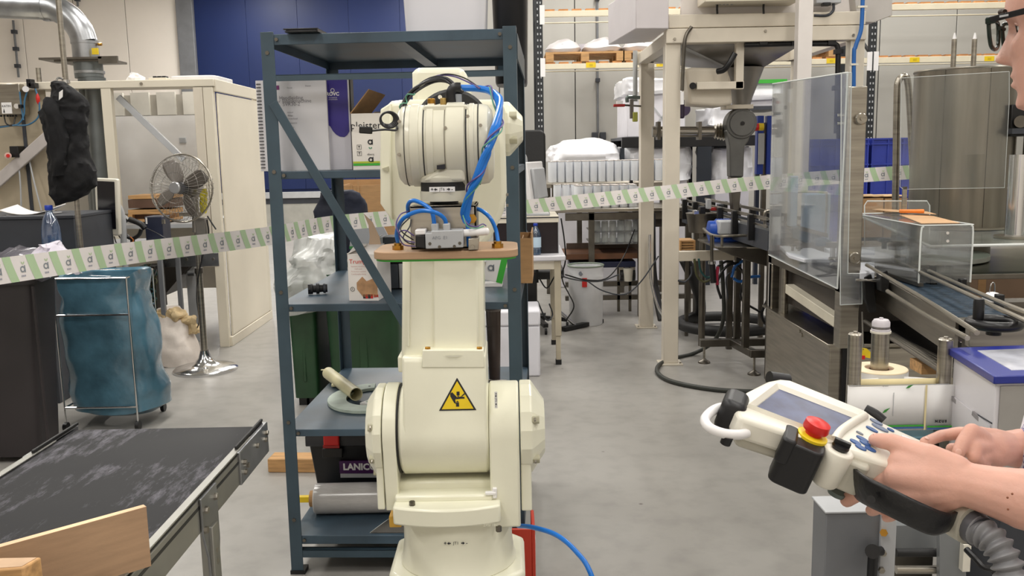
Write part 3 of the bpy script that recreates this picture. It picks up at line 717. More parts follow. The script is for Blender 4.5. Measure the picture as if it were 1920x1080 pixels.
X = lambda px: sp(px, 240, .13).x-a.x; Zz = lambda py: sp(630, py, .13).z-z2
pts = [(.003, h), (w_-.004, h), (w_-.004, Zz(240))]
for px, py in ((655, 247), (651, 254), (645, 258), (637, 257), (630, 253), (624, 246), (620, 238), (615, 234), (610, 232)): pts.append((max(.003, X(px)), Zz(py)))
m.prism(pts, MTr((0, -.0008, 0)) @ MRo(pi/2, 4, 'X'), .0008); part('cover_wave', m, PUR, t, smooth=False)
m = MB(); Mx = MTr((X(627), -.0022, Zz(177))) @ MRo(pi/2, 4, 'X'); m.text('ROVC', .016, Mx, bold=.0006)
m.text('TECHNISCHE', .0048, Mx @ MTr((0, -.012, 0))); m.text('OPLEIDINGEN', .0048, Mx @ MTr((0, -.018, 0)))
m.tube([(X(627)+.006*cos(q), -.0022, Zz(170)+.006*sin(q)) for q in [k*pi/8 for k in range(16)]], .0012, 4, 1, closed=True)
part('logo_lettering', m, PAPER, t, smooth=False)
a = sp(655, 240, .20)
t = sthing('ring_binder', 'grey and black ring binder standing behind the purple folder', 'binder', a.x-.045, .20, z2+.001)
h = sp(670, 150, .20).z-z2; w_ = sp(684, 240, .20).x-a.x
part('cover', MB().box((0, 0, 0), (w_*.62, .05, h)), mat('grey board', '#9c9da3', .5), t, bevel=.002)
part('spine', MB().box((w_*.62, -.002, 0), (w_, .055, h+.01)), BLACK, t, bevel=.004)
part('ring', MB().tube([(w_*.3+.016*cos(k*pi/4), .025, h*.5+.016*sin(k*pi/4)) for k in range(8)], .002, 6, 2, closed=True), CHROME, t)
# cardboard box with hand lettering
def carton(t, w, d, h, m, th=.004, open_top=True):
    part('front_panel', MB().box((0, 0, 0), (w, th, h)), m, t); part('back_panel', MB().box((0, d-th, 0), (w, d, h)), m, t)
    part('side_panel', MB().box((0, th, 0), (th, d-th, h)), m, t); part('side_panel', MB().box((w-th, th, 0), (w, d-th, h)), m, t)
    part('bottom_panel', MB().box((th, th, 0), (w-th, d-th, th)), m, t)
a, b = sp(657, 260, .06), sp(760, 260, .06); h = sp(690, 213, .06).z-z2
t = sthing('carton_box', 'open white printed carton with handwritten word and green stripe', 'box', a.x+.005, .06, z2+.001)
carton(t, b.x-a.x, .30, h, mat('white printed board', '#e4dfd8', .6))
part('flap', MB().box((0, 0, 0), (.10, .30, .003), MTr((0, 0, h)) @ MRo(R(-50), 4, 'Y')), CARD, t)
part('flap', MB().box((0, 0, 0), (b.x-a.x, .12, .003), MTr((0, .30, h)) @ MRo(R(10), 4, 'X')), CARD, t)
X = lambda px: sp(px, 260, .06).x-a.x; Zz = lambda py: sp(690, py, .06).z-z2
pM = lambda px, py, y=-.0012: MTr((X(px), y, Zz(py))) @ MRo(pi/2, 4, 'X')
m = MB(); m.text('pleisters', .034, pM(688, 236) @ Matrix.Shear('XY', 4, (.25, 0)) if False else pM(688, 236)); part('handwritten_lettering', m, INK, t, smooth=False)
part('stripe', MB().box((.001, -.0012, Zz(307)), (b.x-a.x, -.0002, Zz(311))), GREEN, t); part('stripe', MB().box((.001, -.0012, Zz(303)), (b.x-a.x, -.0002, Zz(306.5))), mat('lime ink', '#b2bf3a', .6), t)
part('stripe', MB().box((X(711), -.0012, Zz(303)), (X(714), -.0002, Zz(272))), mat('lime ink', '#b2bf3a', .6), t)
def qlogo(mb, M, s):
    r1, r2 = s, s*.52; n = 20
    for k in range(n):
        a0, a1 = 2*pi*k/n, 2*pi*(k+1)/n
        mb.add([M @ V((r*cos(q), r*sin(q), 0)) for r, q in ((r1, a0), (r1, a1), (r2, a1), (r2, a0))], [(0, 1, 2, 3)])
    mb.add([M @ V(p) for p in ((s*.62, -s, 0), (s*1.02, -s, 0), (s*1.02, s*1.15, 0), (s*.62, s*.9, 0))], [(0, 1, 2, 3)])
def leaf(mb, M, s):
    for sg in (-1, 1): mb.add([M @ V(p) for p in ((0, 0, 0), (sg*.55*s, .25*s, 0), (sg*.75*s, .85*s, 0), (sg*.2*s, .6*s, 0))], [(0, 1, 2, 3)])
m = MB(); qlogo(m, pM(691, 267), .0085); qlogo(m, pM(691, 300), .0085); m.text('nberq', .010, pM(691, 290)); part('logo_print', m, INK, t, smooth=False)
m = MB(); leaf(m, pM(691, 280), .008); part('leaf_print', m, mat('teal ink', '#2c8a68', .6), t, smooth=False)
m = MB()
for py in (276, 288):
    M = pM(670, py); e = .0075
    for x0, y0, x1, y1 in ((-e, -e, e, -e+.001), (-e, e-.001, e, e), (-e, -e, -e+.001, e), (e-.001, -e, e, e)): m.add([M @ V(p) for p in ((x0, y0, 0), (x1, y0, 0), (x1, y1, 0), (x0, y1, 0))], [(0, 1, 2, 3)])
    m.add([M @ V(p) for p in ((-.004, .004, 0), (.004, .004, 0), (0, -.001, 0))], [(0, 1, 2)]); m.add([M @ V(p) for p in ((-.0008, .001, 0), (.0008, .001, 0), (.0008, -.005, 0), (-.0008, -.005, 0))], [(0, 1, 2, 3)])
part('symbol_print', m, INK, t, smooth=False)
# ---- top: flat dark case, white tub, black roll
zt_ = trayz['top']; a, b = sp(536, 60, .0), sp(600, 60, .0)
t = sthing('document_case', 'thin black document case lying on top of the shelving unit', 'case', a.x, -.03, zt_+.001)
w_ = b.x-a.x
part('cover', MB().box((0, 0, .008), (w_, .22, .012)), BLACK, t, bevel=.001); part('cover', MB().box((.005, 0, 0), (w_-.004, .22, .004)), BLACK, t, bevel=.001)
part('spine', MB().box((w_-.004, 0, 0), (w_, .22, .012)), BLACK, t, bevel=.001); part('pages', MB().box((.008, .004, .0042), (w_-.006, .21, .0078)), DGREY, t)
a, b = sp(757, 50, .42), sp(907, 50, .42); cx = (a.x+b.x)/2; w_ = (b.x-a.x)/2
t = sthing('plastic_tub', 'large white plastic tub standing on top of the shelving unit', 'tub', cx, .42+w_*.8, zt_+.001)
m = MB(); loft(m, [(0, 0, 0, w_*.97, w_*.78, 5), (.02, 0, 0, w_, w_*.8, 5), (.42, 0, 0, w_*1.12, w_*.9, 5), (.425, 0, 0, w_*1.16, w_*.94, 5), (.44, 0, 0, w_*1.16, w_*.94, 5)], 48)
part('tub_body', m, mat('glossy white plastic', '#ebe9ee', .15, var=.01), t)
a, b = sp(908, 40, .55), sp(973, 40, .55)
t = sthing('black_bin', 'black plastic bin beside the white tub, overhanging the shelf edge', 'bin', (a.x+b.x)/2, .72, zt_-.11)
w_ = (b.x-a.x)/2; t.matrix_world = SM @ MTr(((a.x+b.x)/2+.012, .20+SD, zt_-.10)); WM[t] = t.matrix_world.copy()
m = MB(); loft(m, [(0, 0, 0, .065, .13, 4), (.01, 0, 0, .068, .135, 4), (.66, 0, 0, .082, .15, 4), (.67, 0, 0, .088, .155, 4)], 36); part('bin_body', m, BLACK, t)
part('mounting_bracket', MB().box((-.05, -.16, .03), (.05, -.125, .09)), SHELFM, t)
part('rim', MB().tube([(.085*cos(q), .15*sin(q), .67) for q in [k*pi/8 for k in range(16)]], .006, 6, 2, closed=True), BLACK, t)
# ---- third shelf
a = sp(652, 545, .10)
t = thing('respirator_box', 'white open carton with red title and tan mask picture on it', 'box', M=SM @ MTr((sp(655, 562, .06).x, .06, z3+.001)) @ MRo(R(-4), 4, 'Z'), local=True)
w_, h, dd = sp(708, 520, .06).x-sp(652, 520, .06).x, at(680, 475, 3.08).z-z3, .18
WB = mat('white glossy carton', '#e9e4e0', .35, var=.02); carton(t, w_, dd, h, WB, .003)
part('flap', MB().box((0, 0, 0), (w_*1.0, dd*.62, .003), MTr((0, .0, h-.004)) @ MRo(R(14), 4, 'X')), WB, t, bevel=.001)
part('flap', MB().box((0, 0, 0), (.05, dd, .003), MTr((0, 0, h)) @ MRo(R(-25), 4, 'Y')), WB, t)
m = MB(); pts = [(.03, 0), (.025, .05), (.012, .10), (-.012, .13)]
m.prism([(0, 0), (.05, 0), (.042, .05), (.02, .10), (-.01, .13), (.005, .09), (.008, .05)], MTr((w_*.45, dd*.55, h)) @ MRo(pi/2, 4, 'X'), .002); part('flap', m, mat('inner board tan', '#c7ad94', .7), t, label='curved torn flap standing up')
pM = lambda u, v, y=-.0012: MTr((u*w_, y, v*h)) @ MRo(pi/2, 4, 'X')
m = MB(); m.text('Trumpet', .021, pM(.42, .84)); part('title_lettering', m, mat('red ink', '#d2402f', .6), t, smooth=False)
m = MB()
for k, s in enumerate(('Standard mouldings', 'Half mask', 'Protection nominal', 'Comfortable fitting')): m.text(s, .0066, pM(.36, .74-.055*k))
part('text_print', m, mat('pink ink', '#c8a09a', .6), t, smooth=False)
m = MB(); m.add([pM(.3, .3) @ V((x*w_, z*h, 0)) for x, z in ((-.02, .09), (.18, .22), (.32, .12), (.62, .20), (.68, .12), (.68, -.2), (.18, -.22), (-.02, -.05))], [tuple(range(8))]); part('mask_picture', m, mat('tan print', '#b98f68', .6, var=.2, scale=30), t, smooth=False)
m = MB(); m.tube([pM(.13, .25) @ V((.007*cos(q), .007*sin(q), 0)) for q in [k*pi/6 for k in range(12)]], .0007, 4, 1, closed=True).text('8', .007, pM(.13, .25)); part('ring_symbol', m, INK, t, smooth=False)
for k, c in enumerate((INK, RED, INK, RED)): part('colour_square', MB().box((w_*(.48+.085*k), -.0012, .008), (w_*(.56+.085*k), -.0002, .022)), c, t)
m = MB(); m.text('3M', .013, pM(.92, .10), bold=.0005); part('logo_lettering', m, RED, t, smooth=False)
# black hose coupling
a = sp(597, 545, .18)
t = sthing('pipe_coupling', 'short black threaded pipe coupling lying on the shelf tray', 'coupling', a.x, .30, z3+.013)
t.matrix_world = SM @ MTr((sp(597, 547, .22).x, .22, z3+.0205)) @ MRo(R(15), 4, 'Z'); WM[t] = t.matrix_world.copy()
part('body', MB().lathe([(.015, 0), (.019, .002), (.019, .010), (.014, .012), (.014, .022), (.0195, .023), (.0195, .033), (.014, .035), (.013, .046), (.015, .047), (.015, .062)], (-.03, 0, 0), (1, 0, 0), 20), BLACKR, t)
part('nut', MB().cyl((-.036, 0, 0), (-.028, 0, 0), .020, seg=6), BLACK, t); part('collar', MB().cyl((.018, 0, 0), (.026, 0, 0), .0175, seg=12), DGREY, t)
# valve terminal behind the arm (grey and dark blocks)
a, b = sp(703, 500, .30), sp(757, 500, .30)
t = sthing('valve_terminal', 'stack of grey and black pneumatic modules beside the mask carton', 'valve', a.x, .30, z3+.001)
h = .19; w_ = b.x-a.x
for k in range(2):
    for q, (u0, u1, c) in enumerate(((0, .12, STEELD), (.14, .30, LGREY), (.32, .78, mat('slate module', '#3d434b', .5)), (.80, .98, LGREY))):
        part('module', MB().box((u0*w_, .004*q, k*h*.52+.003), (u1*w_, .12, (k+1)*h*.52-.006)), c, t, bevel=.002)
part('rail', MB().box((-.002, .02, h*.50), (w_, .10, h*.54)), BLACK, t)
part('knob', MB().sph((w_*.95, -.006, h*.78), .009, 12, 8), CHROME, t)
# cardboard poking out on the right side of the unit
t = sthing('brown_carton', 'plain brown carton end sticking out past the shelf post', 'box', SW-.045, .42, z3+.001)
x1 = sp(972, 460, .55).x
carton(t, .072, .26, .17, CARD); part('flap', MB().box((.072, 0, 0), (.076, .26, .19)), CARD, t); part('divider', MB().box((.035, .005, .004), (.039, .255, .16)), CARD, t)
t = sthing('green_white_card', 'white and green printed card box leaning near the shelf post', 'box', sp(900, 500, .34).x, .34, z3+.001)
part('card_body', MB().box((0, 0, .03), (.075, .015, .16), MRo(R(14), 4, 'Y')), PAPER, t, bevel=.001); part('card_foot', MB().box((0, 0, 0), (.08, .06, .012)), PAPER, t); part('stripe', MB().box((.052, -.001, .03), (.075, 0, .16), MRo(R(14), 4, 'Y')), GREEN, t); m = MB(); qlogo(m, MTr((.04, -.002, .07)) @ MRo(pi/2, 4, 'X'), .012); part('logo_print', m, INKG, t, smooth=False)
# ---- fourth shelf
a = sp(615, 668, .62); e1, e2 = sp(614, 665, .70), sp(666, 700, .36); e1.z = e2.z = z4+.026
t = sthing('plastic_tube', 'short cream plastic tube with a ragged end lying on the tray', 'tube', e2.x, e2.y, z4)
WM[t] = SM; t.matrix_world = SM
part('tube_wall', MB().lathe([(.023, 0), (.0255, 0), (.0255, (e1-e2).length), (.023, (e1-e2).length), (.023, 0)], e2, e1-e2, 28, cap=False), mat('cream pipe', '#cfc8a2', .4, var=.1), t)
part('torn_sliver', MB().box(e1+V((-.03, -.004, .012)), e1+V((.01, .004, .016))), mat('cream pipe', '#cfc8a2', .4), t)
part('burr', MB().cb(e2.lerp(e1, .6)+V((-.02, 0, -.016)), (.02, .02, .012)), mat('cream pipe', '#cfc8a2', .4), t, bevel=.003)
def arcshape(px0, tone): pass
def sg_(px, py, z):
    o = SI @ V((0, 0, CH)); d = SI.to_3x3() @ ray(px, py); return o+d*((z-o.z)/d.z)
A1 = sg_(615, 752, z4); A2 = sg_(655, 720, z4); m = MB(); co = V((A1.x+.165, A1.y+.02)); P1 = []; P2 = []
for k in range(19):
    q = R(98+k*10); P1.append((co.x+.165*cos(q), co.y+.20*sin(q))); P2.append((co.x+.095*cos(q), co.y+.125*sin(q)))
m.zprism(P1+P2[::-1], z4+.001, z4+.013)
t = sthing('arc_template', 'pale green curved template piece with a screw hole on the tray', 'template', 0, 0, z4); WM[t] = SM; t.matrix_world = SM
part('template_body', m, mat('whitish green board', '#b9c6bb', .6, var=.16, scale=12), t, bevel=.001)
part('screw_hole', MB().cyl((P1[0][0]-.015+.0, P1[0][1]-.05, z4+.0132), (P1[0][0]-.015, P1[0][1]-.05, z4+.0138), .005, seg=12), INK, t)
t = sthing('small_offcut', 'small white quarter-round offcut on the tray beside the arm', 'offcut', 0, 0, z4); WM[t] = SM; t.matrix_world = SM
q = sp(690, 765, .30); part('offcut_body', MB().zprism([(q.x-.03, q.y), (q.x+.05, q.y-.03), (q.x+.05, q.y+.06), (q.x+.0, q.y+.05)], z4+.001, z4+.010), PAPER, t, bevel=.001)
part('offcut_pad', MB().zprism([(q.x-.01, q.y+.01), (q.x+.03, q.y-.01), (q.x+.03, q.y+.04)], z4+.010, z4+.013), mat('whitish green board', '#b9c6bb'), t)
# bottle and dark things on the right of the fourth shelf
a, b = sp(912, 640, .62), sp(940, 640, .62)
t = sthing('measuring_jug', 'dark brown tinted jug standing on the shelf right of the arm', 'jug', (a.x+b.x)/2, .62, z4+.001)
r = (b.x-a.x)/2; H = sp(925, 583, .62).z-z4
part('jug_body', MB().lathe([(r*.68, 0), (r*.74, .004), (r*.98, H*.92), (r, H)], (0, 0, 0), seg=28), mat('brown tinted plastic', '#4b3f38', .25, var=.15), t)
part('lid', MB().lathe([(r*1.03, H), (r*1.05, H+.006), (r*.8, H+.014), (r*.3, H+.018)], (0, 0, 0), seg=28), mat('smoke lid', '#6d655f', .3), t)
part('clamp', MB().tube([(-.05, -.04, .02), (0, -.06, .02), (.05, -.04, .015)], .006, 8), STEELD, t)
t = sthing('white_tray', 'low white plastic tray on the shelf near the right post', 'tray', SW-.26, .10, z4+.001)
part('tray_floor', MB().box((0, 0, 0), (.23, .28, .004)), WHITEP, t); part('tray_front', MB().box((0, 0, 0), (.23, .004, .035)), WHITEP, t, bevel=.001); part('tray_back', MB().box((0, .276, 0), (.23, .28, .035)), WHITEP, t); part('tray_side', MB().box((0, 0, 0), (.004, .28, .035)), WHITEP, t); part('tray_side', MB().box((.226, 0, 0), (.23, .28, .035)), WHITEP, t)
# ---- bottom shelf: toolbox, film roll, stick, clear sheet
x0, x1 = sp(582, 880, .42).x, .60
t = sthing('toolbox', 'black plastic toolbox with red latches and purple name strip', 'toolbox', x0, .42, z5+.001)
W_ = .50; H = .29; D = .26
m = MB(); m.v = []; A_ = [(.02, .02, 0), (W_-.02, .02, 0), (W_-.02, D-.02, 0), (.02, D-.02, 0)]; B_ = [(0, 0, H*.66), (W_, 0, H*.66), (W_, D, H*.66), (0, D, H*.66)]
m.add(A_+B_, [(0, 1, 2, 3), (4, 5, 6, 7), (0, 1, 5, 4), (1, 2, 6, 5), (2, 3, 7, 6), (3, 0, 4, 7)]); part('box_body', m, BLACK, t, bevel=.006)
m = MB(); e = .012; m.add([(-e, -e, H*.64), (W_+e, -e, H*.64), (W_+e, D+e, H*.64), (-e, D+e, H*.64), (-e, -e, H*.78), (W_+e, -e, H*.78), (W_+e, D+e, H*.78), (-e, D+e, H*.78), (.05, .03, H), (W_-.05, .03, H), (W_-.05, D-.03, H), (.05, D-.03, H)],
    [(0, 1, 2, 3), (0, 1, 5, 4), (1, 2, 6, 5), (2, 3, 7, 6), (3, 0, 4, 7), (4, 5, 9, 8), (5, 6, 10, 9), (6, 7, 11, 10), (7, 4, 8, 11), (8, 9, 10, 11)]); lid = part('lid', m, mat('black lid plastic', '#25262a', .35), t, bevel=.004)
for k in range(7): part('grip_rib', MB().box((.09, .035+.02*k, H), (.16, .045+.02*k, H+.008)), BLACK, lid)
for x in (.095, .375): 
    l = part('latch', MB().cb((x, -.022, H*.76), (.062, .014, .075)), RED, t, bevel=.005, label='red latch'); part('latch_seat', MB().cb((x, -.014, H*.56), (.08, .016, .04)), BLACK, l, bevel=.003); part('latch_hinge', MB().cb((x, -.028, H*.66), (.064, .01, .010)), mat('dark red plastic', '#9e1f1c'), l)
part('carry_handle', MB().tube([(.17, D*.5, H-.01), (.18, D*.5, H+.03), (.25, D*.5, H+.045), (.32, D*.5, H+.03), (.33, D*.5, H-.01)], .012, 10), RED, t, label='red carry handle')
strip = part('name_strip', MB().box((.118, -.008, .075), (.46, .004, .125)), mat('purple strip', '#4a1d58', .4), t)
m = MB(); m.text('LANICO', .036, MTr((.132, -.0095, .101)) @ MRo(pi/2, 4, 'X'), align='LEFT', bold=.0016); part('lettering', m, WHITEP, strip, smooth=False)
part('white_strip', MB().box((.12, -.009, .058), (.46, .004, .074)), LGREY, t)
a, b = sp(592, 950, .20), sp(760, 950, .20); rr_ = .056
yr = .20
t = sthing('film_roll', 'roll of clear wrapping film lying on the bottom tray', 'roll', 0, 0, z5); WM[t] = SM; t.matrix_world = SM
c0, c1 = V((a.x, yr, z5+rr_+.001)), V((a.x+.42, yr+.02, z5+rr_+.001)); dv = (c1-c0).normalized()
part('film', MB().lathe([(.03, 0), (rr_-.003, 0), (rr_, .004), (rr_, .416), (rr_-.003, .42), (.03, .42)], c0, dv, 40), mat('wound film', '#c9c6c4', .18, var=.05, scale=40, stretch=(1, 8, 8)), t)
part('core', MB().cyl(c0-dv*.018, c0+dv*.44, .030, seg=24), CARD, t)
t = sthing('yellow_bar', 'yellow square bar passed through the core of the film roll', 'bar', 0, 0, z5); WM[t] = SM; t.matrix_world = SM
part('bar', MB().beam(c0-dv*.075, c0+dv*.50, .022, .022), YEL, t, bevel=.002); part('end_cap', MB().beam(c0-dv*.078, c0-dv*.074, .020, .020), mat('amber plastic', '#d9a840', .4), t)
t = sthing('clear_sheet', 'flat clear plastic sheet lying at the edge of the bottom tray', 'sheet', 0, 0, z5); WM[t] = SM; t.matrix_world = SM
m = MB(); m.zprism([(.28, .02), (.62, .02), (.62, .16), (.36, .16), (.33, .15)], z5+.001, z5+.004); part('sheet_body', m, clear('smoky sheet', '#b9b5ad', .3, .25, '#8f8c86'), t); part('edge', MB().tube([(.28, .02, z5+.003), (.33, .15, z5+.003), (.36, .16, z5+.003), (.62, .16, z5+.003)], .0012, 5, 3), EDGE, t)
t = sthing('red_crate', 'red and black folding crate edge beside the robot base', 'crate', SW+.0, .0, z5)
q = at(984, 990, 2.95); t.matrix_world = MTr((q.x+.0, 2.80, 0)); WM[t] = t.matrix_world.copy()
zt2 = at(984, 958, 2.95).z
part('crate_side', MB().box((-.15, 0, .05), (.02, .012, zt2)), mat('orange red plastic', '#c8402c', .4), t, bevel=.003); part('crate_side', MB().box((.02, 0, .05), (.032, .16, zt2)), mat('orange red plastic', '#c8402c', .4), t, bevel=.003)
part('paper_slip', MB().box((.0325, .03, .10), (.0335, .12, zt2-.05)), PAPER, t); part('foot', MB().box((-.15, 0, 0), (.03, .16, .05)), BLACK, t)
# timber block on the floor
g = gd(503, 886); h = .075
t = thing('timber_block', 'short pale timber block on the floor behind the left shelf post', 'timber', g)
part('block', MB().box((0, 0, 0), (.33, .10, .065), MTr(g) @ MRo(R(-4), 4, 'Z')), WOOD, t, bevel=.004); part('end_grain', MB().box((-.0008, .003, .003), (0, .097, .062), MTr(g) @ MRo(R(-4), 4, 'Z')), PLYE, t)
# blue air line from the robot to the floor
pts = [at(972, 986, 2.50), at(1000, 989, 2.42), at(1043, 1003, 2.35), at(1080, 1034, 2.28), at(1109, 1079, 2.22)]; q = pts[-1]
pts += [V((q.x+.045, q.y-.05, .20)), V((q.x+.04, q.y-.08, .05)), V((q.x+.0, q.y-.1, .008)), V((q.x-.15, q.y-.5, .008))]
solo('air_line', MB().tube(pts, .0068, 12, 8), HOSEB, 'blue air line curving from the robot base down to the floor', 'hose')
# ================================================================== belt conveyor with the plywood guide
BZ = .75
c = gd(150, 800, BZ); d = gd(481, 800, BZ); BX0, BX1, BY1 = c.x, d.x, d.y; BY0 = .25
cv = thing('belt_conveyor', 'black belt conveyor with aluminium side rails coming in at the lower left', 'conveyor', ((BX0+BX1)/2, (BY0+BY1)/2, 0))
def belt_mat():
    m = mat('black belt', '#19191c', .62, var=.25, scale=3, spec=.25); nt = m.node_tree; n = nt.nodes; L = nt.links; b = n['Principled BSDF']
    tc = [x for x in n if x.type == 'TEX_COORD'][0]; mp = n.new('ShaderNodeMapping'); mp.inputs['Scale'].default_value = (22, 5, 5); mp.inputs['Rotation'].default_value = (0, 0, .25); L.new(tc.outputs['Object'], mp.inputs[0])
    z = n.new('ShaderNodeTexNoise'); z.inputs['Scale'].default_value = 2.2; z.inputs['Detail'].default_value = 9; z.inputs['Roughness'].default_value = .75; L.new(mp.outputs[0], z.inputs['Vector'])
    z2_ = n.new('ShaderNodeTexNoise'); z2_.inputs['Scale'].default_value = 3.2; L.new(tc.outputs['Object'], z2_.inputs['Vector'])
    mu = n.new('ShaderNodeMath'); mu.operation = 'MULTIPLY'; L.new(z.outputs['Fac'], mu.inputs[0]); L.new(z2_.outputs['Fac'], mu.inputs[1])
    cr = n.new('ShaderNodeValToRGB'); cr.color_ramp.elements[0].position = .26; cr.color_ramp.elements[1].position = .42; L.new(mu.outputs[0], cr.inputs[0])
    mx = n.new('ShaderNodeMix'); mx.data_type = 'RGBA'; L.new(cr.outputs[0], mx.inputs[0]); L.new(b.inputs['Base Color'].links[0].from_socket, mx.inputs[6]); mx.inputs[7].default_value = lin('#77747e')
    L.new(mx.outputs[2], b.inputs['Base Color']); return m
m = MB(); pr = [(BY0, BZ-.045)]+[(BY0-.022*sin(k*pi/6), BZ-.0225-.0225*cos(k*pi/6)) for k in range(7)]+[(BY1, BZ)]+[(BY1+.022*sin(k*pi/6), BZ-.0225+.0225*cos(k*pi/6)) for k in range(7)]
part('belt', m.xprism(pr, BX0, BX1), belt_mat(), cv)
for s, x in ((1, BX1), (-1, BX0)):
    w = .015; rl = part('side_rail', MB().box((x+s*.002, BY0, BZ-.078), (x+s*w, BY1-.10, BZ-.006)), ALU, cv, bevel=.002)
    part('rail_lip', MB().box((x-s*.003, BY0, BZ+.001), (x+s*w, BY1-.10, BZ+.005)), ALU, rl, bevel=.001)
    part('slot', MB().box((x+s*(w-.004), BY0, BZ-.026), (x+s*(w+.0008), BY1-.10, BZ-.019)), BLACK, rl)
    ep = part('end_plate', MB().box((x+s*.004, BY1-.22, BZ-.078), (x+s*(w+.006), BY1+.03, BZ+.004)), ZINC, cv, bevel=.002)
    part('black_guide', MB().box((x+s*.002, BY1-.20, BZ+.005), (x+s*(w-.006), BY1+.03, BZ+.013)), BLACKR, ep, bevel=.002)
    screws(ep, [(x+s*(w+.006), BY1-.22+dy, BZ-dz) for dy, dz in ((.03, .03), (.05, .045), (.14, .025), (.22, .035), (.23, .02), (.03, .055))], .007, .006, (s, 0, 0))
    for y in (1.86, .7):
        br = part('leg_bracket', MB().prism([(-.055, .0), (.045, .0), (.045, -.13), (.012, -.24), (-.022, -.24), (-.03, -.14), (-.055, -.08)], MTr((x+s*(w+.001), y, BZ-.004)) @ Matrix(((0, 0, s, 0), (1, 0, 0, 0), (0, 1, 0, 0), (0, 0, 0, 1))), .005), ZINC, cv, bevel=.001)
        screws(br, [(x+s*(w+.006), y+dy, BZ-dz) for dy, dz in ((-.035, .035), (.028, .03), (-.045, .075), (0, .14), (.0, .165), (.0, .21))], .008, .007, (s, 0, 0))
        lg = part('leg', MB().box((x+s*.0-.0, y-.02, 0.01), (x+s*.028, y+.02, BZ-.08)), ALU, cv, bevel=.002)
        part('foot', MB().cyl((x+s*.012, y, 0), (x+s*.012, y, .012), .03, seg=20), BLACK, lg)
for y in (1.86, .7): part('cross_bar', MB().box((BX0, y-.006, .50), (BX1, y+.006, .512)), STEELD, cv)
part('bed_plate', MB().box((BX0+.01, BY0+.05, BZ-.040), (BX1-.01, BY1-.05, BZ-.006)), ZINC, cv)
for y in (BY0, BY1): part('end_roller', MB().cyl((BX0, y, BZ-.023), (BX1, y, BZ-.023), .0195, seg=20), STEEL, cv)
pr_ = gd(281, 1061, BZ+.001); dr = V((-.66, -.75, 0)).normalized()
n_ = V((dr.y, -dr.x, 0)); hgt = 1.45
top_r = at(281, 947, pr_.y); hb = top_r.z-BZ-.002
dr = (V((-.77, 1.365, 0))-V((pr_.x, pr_.y, 0))).normalized(); L_ = .56
bp = thing('plywood_board', 'long plywood board standing on edge across the black belt', 'board', pr_)
m = MB(); m.beam(pr_+V((0, 0, hb/2+.001)), pr_+dr*L_+V((0, 0, hb/2+.001)), .013, hb-.002, (0, 0, 1)); part('board_face', m, PLY, bp)
nn = dr.cross(V((0, 0, 1))).normalized()
part('ply_edge', MB().beam(pr_+V((0, 0, hb-.0002)), pr_+dr*L_+V((0, 0, hb-.0002)), .0128, .0012), PLYE, bp)
q = V((at(18, 1060, 1.22).x, 1.22, BZ+.001)); zt = at(18, 1062, 1.22).z
wb = thing('wood_block', 'pale softwood block holding up the plywood board', 'block', q)
part('block', MB().zprism([(q.x-.10, q.y-.02), (q.x+.022, q.y-.005), (q.x+.03, q.y+.03), (q.x-.1, q.y+.03)], BZ+.001, zt), WOOD, wb, bevel=.003); part('end_grain', MB().zprism([(q.x-.095, q.y-.015), (q.x+.018, q.y-.002), (q.x+.025, q.y+.026), (q.x-.095, q.y+.026)], zt, zt+.0008), PLYE, wb)
# ================================================================== rubbish: blue bag on a wire trolley, big dark container, grey liner
BAGB = mat('blue bin bag film', '#4d7386', .25, var=.30, scale=5, bump=.7, bscale=7, coat=.5)
Yb = 4.75
t = thing('bag_trolley', 'thin wire stand that holds the blue bin bag open', 'stand', (at(190, 800, Yb).x, Yb+.2, 0))
def A(px, py, dy=0): return at(px, py, Yb+dy)
x0, x1 = A(110, 650).x, A(247, 650).x; zt = A(180, 522).z; z1_ = A(180, 591).z; z2_ = A(190, 764).z; x0b, x1b = x0-.005, x1+.005; dpt = .36
for x in (x0, x1):
    for y in (Yb, Yb+dpt): part('upright', MB().cyl((x, y, .03), (x, y, zt), .005, seg=8), CHROME, t)
for y in (Yb, Yb+dpt):
    for z in (zt, z1_, z2_): part('cross_wire', MB().cyl((x0, y, z), (x1, y, z), .006, seg=8), CHROME, t)
for x in (x0, x1):
    for z in (zt, z2_): part('side_wire', MB().cyl((x, Yb, z), (x, Yb+dpt, z), .0048, seg=8), CHROME, t)
    for y in (Yb, Yb+dpt): part('caster', MB().cyl((x-.01, y, .025), (x+.01, y, .025), .025, seg=16), BLACK, t)
mx = (x0+x1)/2; w = (x1-x0)/2; m = MB()
loft(m, [(.05, mx+.06, Yb+.21, w*.7, .13, 2.5), (.09, mx+.045, Yb+.2, w*1.25, .20, 3), (.20, mx+.035, Yb+.2, w*1.27, .195, 3.4), (.40, mx+.015, Yb+.19, w*1.2, .18, 3.8), (z1_, mx+.005, Yb+.18, w*1.12, .172, 4.5), (zt-.10, mx+.005, Yb+.18, w*1.02, .17, 5), (zt-.015, mx, Yb+.18, w*1.06, .187, 6), (zt+.012, mx, Yb+.18, w*1.07, .19, 6), (zt, mx, Yb+.18, w*.95, .165, 5), (zt-.2, mx, Yb+.18, w*.9, .15, 4)], 72, amp=.02, sc=5, sub=6, ridge=.011, cap=False)
m.v = [V((p.x, max(p.y, Yb+(.014 if i < len(m.v)-864 else .04)) if p.x < x1+.006 else p.y, p.z)) for i, p in enumerate(m.v)]
solo('blue_bin_bag', m, BAGB, 'full blue plastic bin bag hanging in the wire stand', 'bag')
Yc = 4.2
x1c = at(68, 700, Yc).x; zc_ = at(60, 505, Yc+.2).z
t = thing('waste_container', 'large dark waste container at the image edge behind the striped tape', 'container', (x1c-.45, Yc+.35, 0))
DK = mat('dark brown grey plastic', '#282325', .5, var=.3, scale=2)
